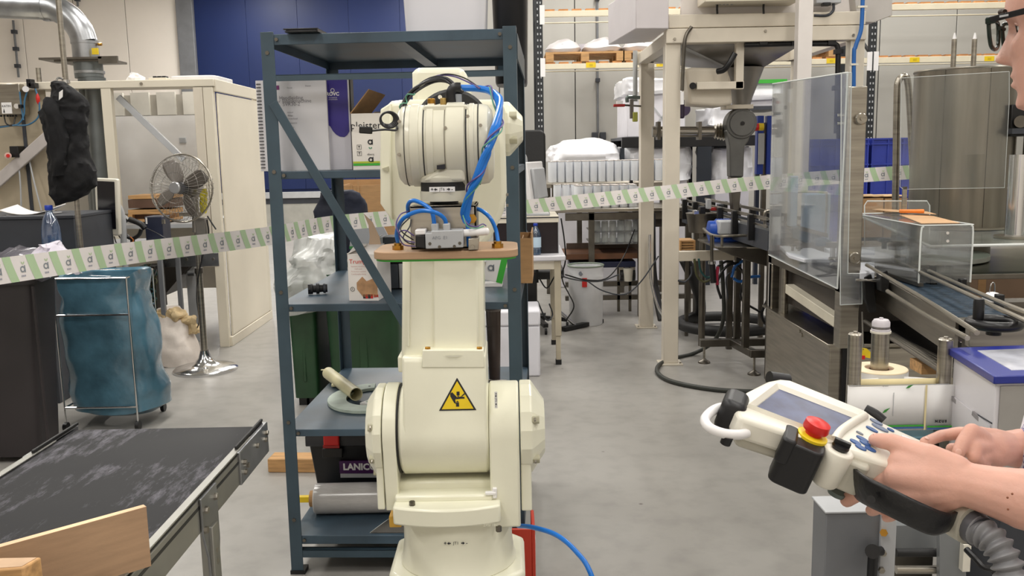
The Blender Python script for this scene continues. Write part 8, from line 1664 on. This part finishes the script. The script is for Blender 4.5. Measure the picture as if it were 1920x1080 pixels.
# ================================================================== teach pendant
u_ = V((.896, -.37, .246)).normalized(); v_ = V((.336, .26, -.905)); v_ = (v_-u_*u_.dot(v_)).normalized(); w_c = u_.cross(v_)
UW, VW, WW = (CM @ u_).normalized(), (CM @ v_).normalized(), (CM @ w_c).normalized()
PO = at(1509, 773, 1.38); PMx = Matrix((UW, VW, WW)).transposed().to_4x4(); PMx.translation = PO; PIx = PMx.inverted()
def pen(px, py, w=0):                    # local pendant coordinates seen at a pixel on its plane at height w
    o = PIx @ V((0, 0, CH)); d = PIx.to_3x3() @ ray(px, py); return o+d*((w-o.z)/d.z)
def penW(px, py, w=0): return PMx @ pen(px, py, w)
tpd = thing('teach_pendant', 'cream robot teach pendant with grey screen, red stop button and black hand strap', 'pendant', M=PMx, local=True)
PC = mat('pendant cream', '#e3dfd2', .38, var=.02); PCD = mat('pendant grey cream', '#bdb9ab', .45, var=.03); SOFT = mat('soft black rubber', '#121215', .45, var=.15)
out = [(1385, 752), (1400, 733), (1440, 713), (1461, 709), (1480, 711), (1560, 743), (1622, 768), (1652, 790), (1700, 812), (1790, 852), (1836, 880), (1800, 912), (1720, 885), (1640, 862), (1600, 848), (1540, 832), (1478, 812), (1389, 783), (1380, 768)]
po = [tuple(pen(x, y).xy) for x, y in out]
body = part('shell', MB().prism([(x, y) for x, y in po], MTr((0, 0, -.036)), .036), PC, tpd, bevel=.007, seg=3)
def inset(p, f): cx = sum(a for a, b in p)/len(p); cy = sum(b for a, b in p)/len(p); return [(cx+(a-cx)*f, cy+(b-cy)*f) for a, b in p]
part('back_shell', MB().prism(inset(po, .93), MTr((0, 0, -.052)), .018), PCD, tpd, bevel=.006)
sc_ = [tuple(pen(x, y, .002).xy) for x, y in ((1418, 763), (1462, 729), (1600, 783), (1556, 816))]
bz_ = inset(sc_, 1.16); m = MB(); n = 4
m.add([V((x, y, .0065)) for x, y in bz_]+[V((x, y, .0008)) for x, y in inset(sc_, 1.02)], [(i, (i+1) % 4, 4+(i+1) % 4, 4+i) for i in range(4)]); m.add([V((x, y, .0065)) for x, y in bz_]+[V((x, y, -.002)) for x, y in inset(sc_, 1.22)], [(i, (i+1) % 4, 4+(i+1) % 4, 4+i) for i in range(4)]); part('screen_bezel', m, PC, tpd, smooth=False)
part('screen', MB().prism(sc_, MTr((0, 0, -.0)), .0012), mat('grey pendant screen', '#565b78', .30, var=.3, scale=18, spec=.1), tpd)
e = [tuple(pen(x, y, .004).xy) for x, y in ((1622, 777), (1600, 790), (1578, 806), (1566, 823))]; part('palm_ridge', MB().tube([V((x, y, .0015)) for x, y in e], .007, 12), PC, tpd)
BB = mat('blue key', '#2d5590', .4, var=.05); GK = mat('grey key', '#6b7894', .4)
for px, py, a, b, mm in ((1643, 791, .011, .006, GK), (1650, 802, .014, .007, GK), (1635, 805, .010, .0055, BB), (1617, 823, .010, .0055, BB), (1604, 829, .009, .006, BB), (1622, 831, .009, .006, BB), (1614, 839, .009, .006, BB), (1632, 842, .009, .006, BB), (1612, 812, .006, .003, INKG), (1670, 806, .006, .004, BB), (1700, 822, .009, .006, WHITEP), (1720, 834, .009, .006, WHITEP), (1744, 843, .010, .006, WHITEP), (1711, 828, .004, .004, BB), (1732, 839, .004, .004, BB), (1756, 849, .004, .004, BB)):
    c = pen(px, py, .001); part('key', MB().prism([(a*cos(k*pi/8), b*sin(k*pi/8)) for k in range(16)], MTr((c.x, c.y, 0)) @ MRo(R(-18), 4, 'Z'), .0022), mm, tpd, bevel=.0006)
# bumpers, handle
def bump_(pts, r_, nm='corner_bumper', mm=SOFT, sm=True): return part(nm, MB().tube(pts, r_, 14, 5), mm, tpd)
c = pen(1372, 772, -.02); part('corner_bumper', MB().prism(rr(c.x-.019, c.y-.033, c.x+.019, c.y+.033, .014), MTr((0, 0, -.048)), .056), SOFT, tpd, bevel=.012, seg=4)
a, b = pen(1443, 706, -.006), pen(1478, 711, -.006); part('edge_bumper', MB().tube([V((a.x, a.y, -.008)), V((b.x, b.y, -.008))], .011, 14), SOFT, tpd); a, b = pen(1622, 769, -.004), pen(1656, 789, -.006); part('edge_bumper', MB().tube([V((a.x, a.y, -.004)), V(((a.x+b.x)/2, (a.y+b.y)/2, -.004)), V((b.x, b.y, -.008))], .010, 14), SOFT, tpd)
part('carry_handle', MB().tube([pen(x, y, -.022) for x, y in ((1366, 762), (1344, 766), (1328, 777), (1322, 789), (1332, 803), (1358, 813), (1385, 815), (1400, 812))], .0075, 14), WHITEP, tpd, label='white carry handle loop')
c = pen(1365, 819, -.025); part('handle_screw', MB().cyl(c, c+V((0, 0, -.012)), .008, seg=16), BLACK, tpd)
part('grip_rail', MB().box(pen(1400, 800, -.05), pen(1450, 822, -.055)+V((.02, .03, .01))), PCD, tpd, bevel=.004)
# stop button with black sleeve
c = pen(1512, 825, 0); sl = part('button_sleeve', MB().prism(rr(c.x-.030, c.y-.026, c.x+.030, c.y+.030, .014), MTr((0, 0, -.074)), .072), SOFT, tpd, bevel=.003)
part('sleeve_flap', MB().prism(rr(c.x-.033, c.y-.029, c.x-.012, c.y+.028, .008), MTr((0, 0, -.040)), .042), SOFT, tpd, bevel=.004)
c2 = pen(1523, 818, .0); part('yellow_ring', MB().lathe([(.021, -.004), (.0225, -.003), (.0225, .002), (.019, .004)], (c2.x, c2.y, 0), seg=32), YEL, tpd); part('stop_button', MB().lathe([(.012, .002), (.014, .010), (.0185, .011), (.0195, .014), (.0185, .024), (.012, .027), (.001, .028)], (c2.x, c2.y, 0), seg=32), RED, tpd, label='red mushroom stop button')
c = pen(1574, 842, 0); part('key_switch_housing', MB().lathe([(.017, -.062), (.021, -.055), (.023, -.004), (.021, -.0)], (c.x, c.y, 0), seg=32), PC, tpd, bevel=.002); part('switch_knob', MB().lathe([(.011, 0), (.013, .004), (.012, .008)], (c.x-.0, c.y, 0), seg=20), BLACK, tpd); part('knob_bar', MB().cb((c.x, c.y, .011), (.024, .008, .008)), BLACK, tpd, bevel=.001)
q = PIx @ at(1570, 923, 1.33); part('rear_switch', MB().lathe([(.014, -.004), (.016, 0), (.016, .004)], q, seg=24), mat('grey green metal', '#66706c'), tpd); part('housing_neck', MB().prism(rr(c.x-.02, c.y-.005, c.x+.05, c.y+.05, .01), MTr((0, 0, -.06)), .05), PCD, tpd, bevel=.004)
# strap over the back of the hand (world coordinates into local)
def LW(p): return PIx @ V(p)
st = [((1591, 862), (1597, 905), 1.325), ((1600, 876), (1606, 932), 1.285), ((1622, 893), (1630, 948), 1.245), ((1668, 914), (1664, 964), 1.215), ((1724, 941), (1708, 986), 1.200), ((1764, 958), (1745, 1001), 1.205), ((1788, 962), (1772, 996), 1.225), ((1803, 950), (1795, 985), 1.26)]
up_ = spline([LW(at(*a, Y)) for a, b, Y in st], 5); lo_ = spline([LW(at(*b, Y+.008)) for a, b, Y in st], 5)
rows = [[a.lerp(b, t)+((a-b).cross(V((1, 0, 0)))).normalized()*(-.006*sin(pi*t)) for t in (0, .12, .3, .5, .7, .88, 1)] for a, b in zip(up_, lo_)]
part('hand_strap', MB().grid(rows), mat('black leather', '#0b0b0e', .42, var=.15, bump=.15, bscale=80), tpd, solid=.005, label='padded black hand strap')
q = LW(at(1633, 937, 1.222)); q2 = LW(at(1633, 937, 1.215)); part('strap_stud', MB().cyl(q, q2, .006, seg=16), BLACK, tpd)
seam = [a.lerp(b, .12)+(LW(V((0, -.002, 0)))-LW(V((0, 0, 0)))) for a, b in zip(up_[4:], lo_[4:])]; part('strap_seam', MB().tube(seam, .0012, 5, sm=False), DGREY, tpd)
# tail and corrugated hose
tl_ = [LW(at(1770, 935, 1.30)), LW(at(1795, 968, 1.26)), LW(at(1822, 985, 1.235))]; part('cable_tail', MB().tube(tl_, .030, 18), PCD, tpd, label='cream cable outlet'); part('outlet_neck', MB().tube([LW(at(1818, 982, 1.24)), LW(at(1838, 998, 1.22))], .024, 18), mat('dark hose grey', '#5d5d62', .45), tpd)
hp = spline([at(1830, 992, 1.225), at(1860, 1012, 1.2), at(1885, 1050, 1.18), at(1898, 1100, 1.17), at(1903, 1180, 1.17), at(1900, 1300, 1.19)], 26)
cumh = [0]
for i in range(1, len(hp)): cumh.append(cumh[-1]+(hp[i]-hp[i-1]).length)
m = MB(); vs = []; B = None; seg = 20
rws = []
for i, p in enumerate(hp):
    d = (hp[min(i+1, len(hp)-1)]-hp[max(i-1, 0)]).normalized(); B = frame(d); r_ = .0195+.0032*sin(2*pi*cumh[i]/.0125)
    rws.append([LW(p+B @ V((r_*cos(2*pi*k/seg), r_*sin(2*pi*k/seg), 0))) for k in range(seg)])
m.grid(rws, closed=True); part('corrugated_hose', m, mat('grey corrugated hose', '#7d7d80', .4, var=.05), tpd)
e = hp[-1]; part('cable_to_floor', MB().tube([LW(e-V((0, 0, -.02))), LW(e+V((.0, .02, -.15))), LW(V((e.x+.02, e.y+.15, .25))), LW(V((e.x-.05, e.y+.35, .02))), LW(V((e.x-.5, e.y+.7, .02)))], .013, 12), BLACK, tpd)
# ================================================================== the person
SKIN = mat('skin', '#dba896', .50, var=.07, scale=18, bump=.06, bscale=260, sss=.12)
hf = V((-.70, .714, -.08)).normalized(); hl = V((-.714, -.70, 0)).normalized(); hu = hf.cross(hl); hu = -hu if hu.z < 0 else hu
HB = Matrix((hf, hl, hu)).transposed()
nose = at(1859, 113, 1.42); HC = nose-HB @ V((.1165, 0, -.038)); HM = HB.to_4x4(); HM.translation = HC
def H(f, l, z): return HM @ V((f, l, z))
tab = [(-.127, .035, .015, .004), (-.124, .062, -.0, .024), (-.115, .078, -.02, .038), (-.10, .080, -.045, .048), (-.085, .081, -.062, .055), (-.07, .083, -.075, .060), (-.05, .084, -.088, .066), (-.03, .084, -.096, .071), (-.012, .083, -.100, .0735), (0, .084, -.102, .075), (.018, .090, -.103, .0765), (.035, .092, -.103, .077), (.06, .088, -.101, .076), (.085, .078, -.094, .070), (.105, .060, -.080, .058), (.118, .036, -.058, .040), (.125, .005, -.03, .018), (.1265, -.008, -.016, .003)]
def hsec(z):
    for a, b in zip(tab, tab[1:]):
        if a[0] <= z <= b[0]: t = (z-a[0])/(b[0]-a[0]); return [p+(q-p)*t for p, q in zip(a, b)][1:]
    return tab[-1][1:]
def G(x, s): return math.exp(-(x/s)**2)
rows = []; NZ = 84
for i in range(NZ+1):
    z = -.127+(.2535)*i/NZ; fr_, bk_, wd = hsec(z); row = []
    for k in range(96):
        t = 2*pi*k/96; cx = (fr_+bk_)/2; a = (fr_-bk_)/2; c, s = cos(t), sin(t); pw = 2.25
        x = cx+a*math.copysign(abs(c)**(2/pw), c); y = wd*math.copysign(abs(s)**(2/pw), s)
        if c > 0:
            pn = 0
            if -.058 < z < .016:
                q = (0.016-z)/.054; hh = .027*min(1, q)**.9*(1 if z > -.040 else max(0, 1-((-.040-z)/.012)**2)); sg = .0085+.0085*min(1, q); pn = hh*G(y, sg)+.008*(G(abs(y)-.012, .006)*G(z+.041, .009))
            x += pn+.0080*G(z+.067, .0055)*G(y, .020)+.0095*G(z+.081, .006)*G(y, .018)-.004*G(z+.0735, .003)*G(y, .022)-.004*G(z+.094, .006)*G(y, .02)+.005*G(z+.112, .012)*G(y, .02)-.011*G(z+.001, .012)*G(abs(y)-.032, .016)+.005*G(z-.020, .008)*G(abs(y)-.025, .026)+.004*G(z+.028, .018)*G(abs(y)-.042, .016)
        row.append(H(x, y, z))
    rows.append(row)
def organic(chains, extra=None, voxel=.003, it=6, fac=.5):
    m = MB()
    for ch in chains:
        for (p, r_), (q, s_) in zip(ch, ch[1:]): m.sph(p, r_, 14, 9); m.cyl(p, q, r_, s_, 14)
        m.sph(ch[-1][0], ch[-1][1], 14, 9)
    if extra: m.add(extra.v, extra.f)
    me = bpy.data.meshes.new('o'); me.from_pydata(m.v, [], m.f); bm = bmesh.new(); bm.from_mesh(me); bmesh.ops.recalc_face_normals(bm, faces=bm.faces); bm.to_mesh(me); bm.free()
    o = bpy.data.objects.new('o', me); COL.objects.link(o); r = o.modifiers.new('r', 'REMESH'); r.mode = 'VOXEL'; r.voxel_size = voxel; r.adaptivity = 0
    s = o.modifiers.new('s', 'SMOOTH'); s.iterations = it; s.factor = fac
    dg = bpy.context.evaluated_depsgraph_get(); dg.update(); e = bpy.data.meshes.new_from_object(o.evaluated_get(dg)); out = MB()
    co = [0.0]*(3*len(e.vertices)); e.vertices.foreach_get('co', co); out.v = [V(co[i:i+3]) for i in range(0, len(co), 3)]; out.f = [tuple(p.vertices) for p in e.polygons]; out.mi = [0]*len(out.f)
    bpy.data.objects.remove(o); bpy.data.meshes.remove(me); bpy.data.meshes.remove(e); return out
A3 = lambda px, py, Y, r_: (at(px, py, Y), r_)
PW_ = lambda px, py, w, r_: (penW(px, py, w), r_)
per = thing('person', 'person with glasses and patterned shirt holding the teach pendant, looking at the robot arm', 'person', (1.03, 1.38, 0))
head = MB(); head.grid(rows, closed=True)
for b in (0, len(rows)-1): head.f.append(list(range(b*96, b*96+96))); head.mi.append(0)
ear = [[(H(-.008, s*.078, .012), .008), (H(-.018, s*.084, .022), .007), (H(-.028, s*.085, .012), .006), (H(-.022, s*.082, -.012), .006), (H(-.012, s*.078, -.024), .006)] for s in (-1, 1)]
ELn, WRn = V((.885, 1.125, 1.0)), at(1812, 908, 1.235); SHn = V((1.05, 1.165, 1.33)); SHf = V((1.08, 1.60, 1.35)); ELf = V((1.06, 1.60, 1.03))
wr_ = (at(1800, 905, 1.243), .031)
thumb_tip = penW(1640, 825, .010)
near = [[(SHn, .050), (ELn, .042)], [(ELn, .043), A3(2040, 965, 1.165, .0455), A3(1920, 936, 1.20, .0425), A3(1850, 918, 1.225, .0345), wr_],
        [wr_, A3(1745, 885, 1.262, .030), A3(1692, 870, 1.285, .0215)], [wr_, A3(1740, 900, 1.255, .030), A3(1684, 896, 1.272, .022)], [wr_, A3(1745, 918, 1.252, .028), A3(1692, 924, 1.268, .021)], [wr_, A3(1755, 932, 1.255, .026), A3(1708, 948, 1.272, .0185)],
        [A3(1790, 885, 1.25, .026), A3(1742, 862, 1.268, .0235), A3(1705, 845, 1.288, .0175), A3(1672, 829, 1.305, .0135), (thumb_tip.lerp(at(1672, 829, 1.305), .35), .0120), (thumb_tip, .0100)],
        [A3(1692, 870, 1.285, .017), A3(1650, 890, 1.315, .0120), A3(1625, 915, 1.345, .0105), A3(1620, 925, 1.365, .0095)],
        [A3(1684, 896, 1.272, .017), A3(1640, 908, 1.298, .0120), A3(1606, 927, 1.314, .0118), A3(1588, 938, 1.322, .0112)],
        [A3(1692, 924, 1.268, .017), A3(1655, 940, 1.290, .0118), A3(1640, 954, 1.312, .0105), A3(1634, 957, 1.325, .0095)],
        [A3(1708, 948, 1.272, .015), A3(1685, 958, 1.290, .0105), A3(1668, 968, 1.308, .0092), A3(1662, 970, 1.318, .0082)]]
wf = A3(1885, 840, 1.445, .0285); idx_tip = penW(1734, 829, .009)
far = [[(SHf, .050), (ELf, .042), A3(1960, 846, 1.47, .040), A3(1915, 842, 1.455, .034), wf], [wf, A3(1862, 832, 1.435, .026), A3(1838, 819, 1.425, .0175)], [wf, A3(1862, 840, 1.42, .027), A3(1840, 832, 1.405, .018)], [wf, A3(1865, 850, 1.42, .024), A3(1848, 850, 1.40, .0165)],
       [A3(1838, 819, 1.425, .0155), A3(1800, 812, 1.428, .0110), A3(1765, 817, 1.425, .0098), (idx_tip, .0085)],
       [A3(1840, 822, 1.405, .016), A3(1822, 809, 1.392, .0135), A3(1806, 830, 1.378, .0118), A3(1797, 848, 1.366, .0100)],
       [A3(1846, 838, 1.40, .0155), A3(1828, 838, 1.376, .0125), A3(1826, 856, 1.368, .0110), A3(1836, 866, 1.375, .0095)],
       [A3(1850, 852, 1.40, .0140), A3(1838, 858, 1.382, .0110), A3(1840, 872, 1.382, .0095), A3(1848, 876, 1.39, .0085)],
       [A3(1872, 845, 1.43, .022), A3(1845, 850, 1.455, .015), A3(1815, 845, 1.46, .0125), A3(1785, 842, 1.455, .0105)]]
nk0, nk1 = H(-.02, 0, -.085), V((1.01, 1.385, 1.43))
torso = [[(nk0, .055), (nk1, .060)], [(nk1, .06), (V((1.07, 1.385, 1.33)), .10), (V((1.06, 1.385, 1.15)), .115), (V((1.03, 1.385, .97)), .125)], [(SHn+V((0, .04, 0)), .06), (nk1-V((0, 0, .07)), .07), (SHf-V((0, .04, 0)), .06)],
         [(V((1.04, 1.30, .93)), .095), (V((1.05, 1.27, .50)), .058), (V((1.07, 1.27, .10)), .038), (V((1.05, 1.27, .045)), .035), (V((.92, 1.25, .035)), .028)], [(V((1.04, 1.47, .93)), .095), (V((1.05, 1.50, .50)), .058), (V((1.07, 1.51, .10)), .038), (V((1.05, 1.51, .045)), .035), (V((.92, 1.53, .035)), .028)]]
bodym = organic(near+far+torso+ear, head, .0030, 5, .5)
part('body', bodym, SKIN, per, ang=80)
# shirt
def shirt_mat():
    m = mat('floral shirt', '#dcd8e2', .8, var=.03); nt = m.node_tree; n = nt.nodes; L = nt.links; b = n['Principled BSDF']; tc = [x for x in n if x.type == 'TEX_COORD'][0]
    v = n.new('ShaderNodeTexVoronoi'); v.inputs['Scale'].default_value = 55; v.feature = 'F1'; L.new(tc.outputs['Object'], v.inputs['Vector']); cr = n.new('ShaderNodeValToRGB'); cr.color_ramp.elements[0].position = .20; cr.color_ramp.elements[0].color = lin('#dedbe6'); e = cr.color_ramp.elements.new(.26); e.color = lin('#5b4f96'); e = cr.color_ramp.elements.new(.34); e.color = lin('#8d8ab8'); cr.color_ramp.elements[-1].position = .42; cr.color_ramp.elements[-1].color = lin('#e6e3ea')
    L.new(v.outputs['Distance'], cr.inputs[0]); L.new(cr.outputs[0], b.inputs['Base Color']); return m
tm = MB(); loft(tm, [(.84, .985, 1.36, .160, .190, 2.1), (.95, .983, 1.36, .163, .195, 2.1), (1.00, .995, 1.36, .163, .195, 2.1), (1.10, 1.075, 1.37, .150, .20, 2.2), (1.22, 1.075, 1.385, .135, .21, 2.3), (1.30, 1.08, 1.385, .125, .215, 2.4), (1.40, 1.07, 1.385, .10, .18, 2.3), (1.455, 1.04, 1.385, .075, .09, 2.2)], 48, sub=3, amp=.006, sc=8, ridge=.006)
shm = organic([[(SHn+V((0, .03, 0)), .075), (SHn+V((0, .0, -.04)), .068), (SHn.lerp(ELn, .8), .060)], [(SHf-V((0, .03, 0)), .075), (SHf-V((0, .0, .04)), .068), (SHf.lerp(ELf, .8), .060)], [(V((1.02, 1.385, 1.455)), .066), (V((1.03, 1.385, 1.42)), .078), (V((1.045, 1.385, 1.34)), .118), (V((1.06, 1.385, 1.25)), .128), (V((1.05, 1.385, 1.12)), .135)], [(SHn+V((-.01, .01, 0)), .080), (V((1.03, 1.30, 1.36)), .088), (V((1.03, 1.47, 1.37)), .088), (SHf+V((-.01, -.01, 0)), .080)]], tm, .006, 6, .5)
part('shirt', shm, shirt_mat(), per, ang=80)
trm = organic([[(V((1.03, 1.385, .90)), .155), (V((1.03, 1.385, .82)), .15)], [(V((1.04, 1.30, .86)), .105), (V((1.05, 1.27, .50)), .075), (V((1.07, 1.27, .12)), .062)], [(V((1.04, 1.47, .86)), .105), (V((1.05, 1.50, .50)), .075), (V((1.07, 1.51, .12)), .062)]], None, .008, 5)
part('trousers', trm, mat('dark denim', '#262c3c', .8, var=.15), per, ang=80)
for y, dy in ((1.27, -.02), (1.51, .02)): part('shoe', organic([[(V((1.08, y, .05)), .048), (V((1.00, y+dy*.5, .046)), .044), (V((.89, y+dy*1.2, .040)), .038)]], None, .006, 3), BLACKR, per, ang=80)
# face details
HR = mat('dark brown hair', '#3a2a20', .7, var=.3, scale=40, stretch=(1, 1, 4), bump=.4, bscale=120)
hm = MB(); rws = []
for i in range(26):
    z = -.05+.184*i/25; fr_, bk_, wd = hsec(min(.126, z)); row = []
    for k in range(64):
        t = 2*pi*k/64; c, s = cos(t), sin(t); cx = (fr_+bk_)/2; a = (fr_-bk_)/2; g_ = .010 if z < .06 else .016
        lim = -.15 if z < .02 else (.25 if z < .06 else (.62 if z < .085 else 1))
        if c > lim: g_ = -.006
        if z > .12: g_ = .014
        x = cx+(a+g_)*math.copysign(abs(c)**(2/2.25), c); y = (wd+g_)*math.copysign(abs(s)**(2/2.25), s); row.append(H(x, y, z+(.008 if z > .11 else 0)))
    rws.append(row)
hm.grid(rws, closed=True); nn_ = len(hm.v); hm.f.append(list(range(nn_-64, nn_))); hm.mi.append(0); part('hair', hm, HR, per)
for s in (-1, 1):
    part('eyebrow', MB().tube([H(.094, s*.014, .022), H(.0935, s*.030, .027), H(.082, s*.046, .024)], .0032, 8), HR, per)
    e = part('eye', MB().sph(H(.059, s*.030, -.001), .0118, 20, 14), mat('eye white', '#e9e4df', .15, var=.01), per); part('iris', MB().cyl(H(.0704, s*.030, -.002), H(.0710, s*.030, -.002), .0050, seg=18), mat('brown iris', '#3b2a1e', .2), e)
    part('eyelid', MB().tube([H(.066, s*.020, .002), H(.0715, s*.030, .006), H(.064, s*.041, .002)], .0030, 8), SKIN, per)
# nails
NAIL = mat('nail', '#e2b4a4', .25, var=.02)
def nail(p, nrm, alo, s=.0055):
    nrm = V(nrm).normalized(); alo = V(alo); alo = (alo-nrm*nrm.dot(alo)).normalized(); B = Matrix((alo, nrm.cross(alo), nrm)).transposed(); part('nail', MB().sph(p, (s*1.2, s, .0016), 14, 8, B), NAIL, per)
td = (thumb_tip-at(1672, 829, 1.305)).normalized(); nail(thumb_tip+WW*.0090+td*.001, WW, td); td = (idx_tip-at(1765, 817, 1.425)).normalized(); nail(idx_tip+WW*.0078, WW, td, .0045)
tp_ = at(1797, 848, 1.366); nail(tp_+V((-.004, -.0085, .003)), V((-.35, -.9, .2)), V((-.2, 0, -1)), .0048)
for px, py in ((1889, 933), (1890, 955), (1898, 926)): q = at(px, py, 1.164); part('mole', MB().sph(q, .0016, 8, 6), mat('mole brown', '#8a5238', .6), per)
# glasses
gl = thing('glasses', 'black framed glasses with dark green front worn by the person', 'glasses', M=HM.copy(), local=True)
GF = mat('black green frame', '#12241d', .25, var=.1); GBk = mat('black frame', '#15161a', .25)
for s in (-1, 1):
    cy = s*.0345; loop = [V((.101-.22*(abs(y_)-.034)*.35, y_, z_)) for y_, z_ in [(cy+s*a, b-.004) for a, b in ((-.025, .014), (-.010, .020), (.012, .021), (.027, .018), (.029, .004), (.022, -.016), (.008, -.022), (-.010, -.021), (-.022, -.012))]]
    part('rim', MB().tube(loop, .0030, 10, 5, closed=True), GF, gl); part('lens', MB().add(spline(loop, 5, True), [tuple(range(45))]), clear('lens glass', '#f6f8f6', .25, .03), gl, smooth=False)
    part('hinge_block', MB().cb((.094, s*.066, .012), (.016, .008, .010)), GF, gl, bevel=.002)
    part('temple', MB().beam((.100, s*.067, .0125), (-.012, s*.082, .018), .0045, .0085, (0, 0, 1)), GBk, gl, bevel=.001); part('temple_tip', MB().tube([V((-.010, s*.082, .018)), V((-.028, s*.084, .010)), V((-.038, s*.083, -.014))], .0035, 8), GBk, gl)
    part('temple_mark', MB().cb((.075, s*.0735, .014), (.012, .0006, .003)), LGREY, gl)
part('bridge', MB().tube([V((.101, -.012, .006)), V((.105, 0, .009)), V((.101, .012, .006))], .0030, 8), GF, gl)
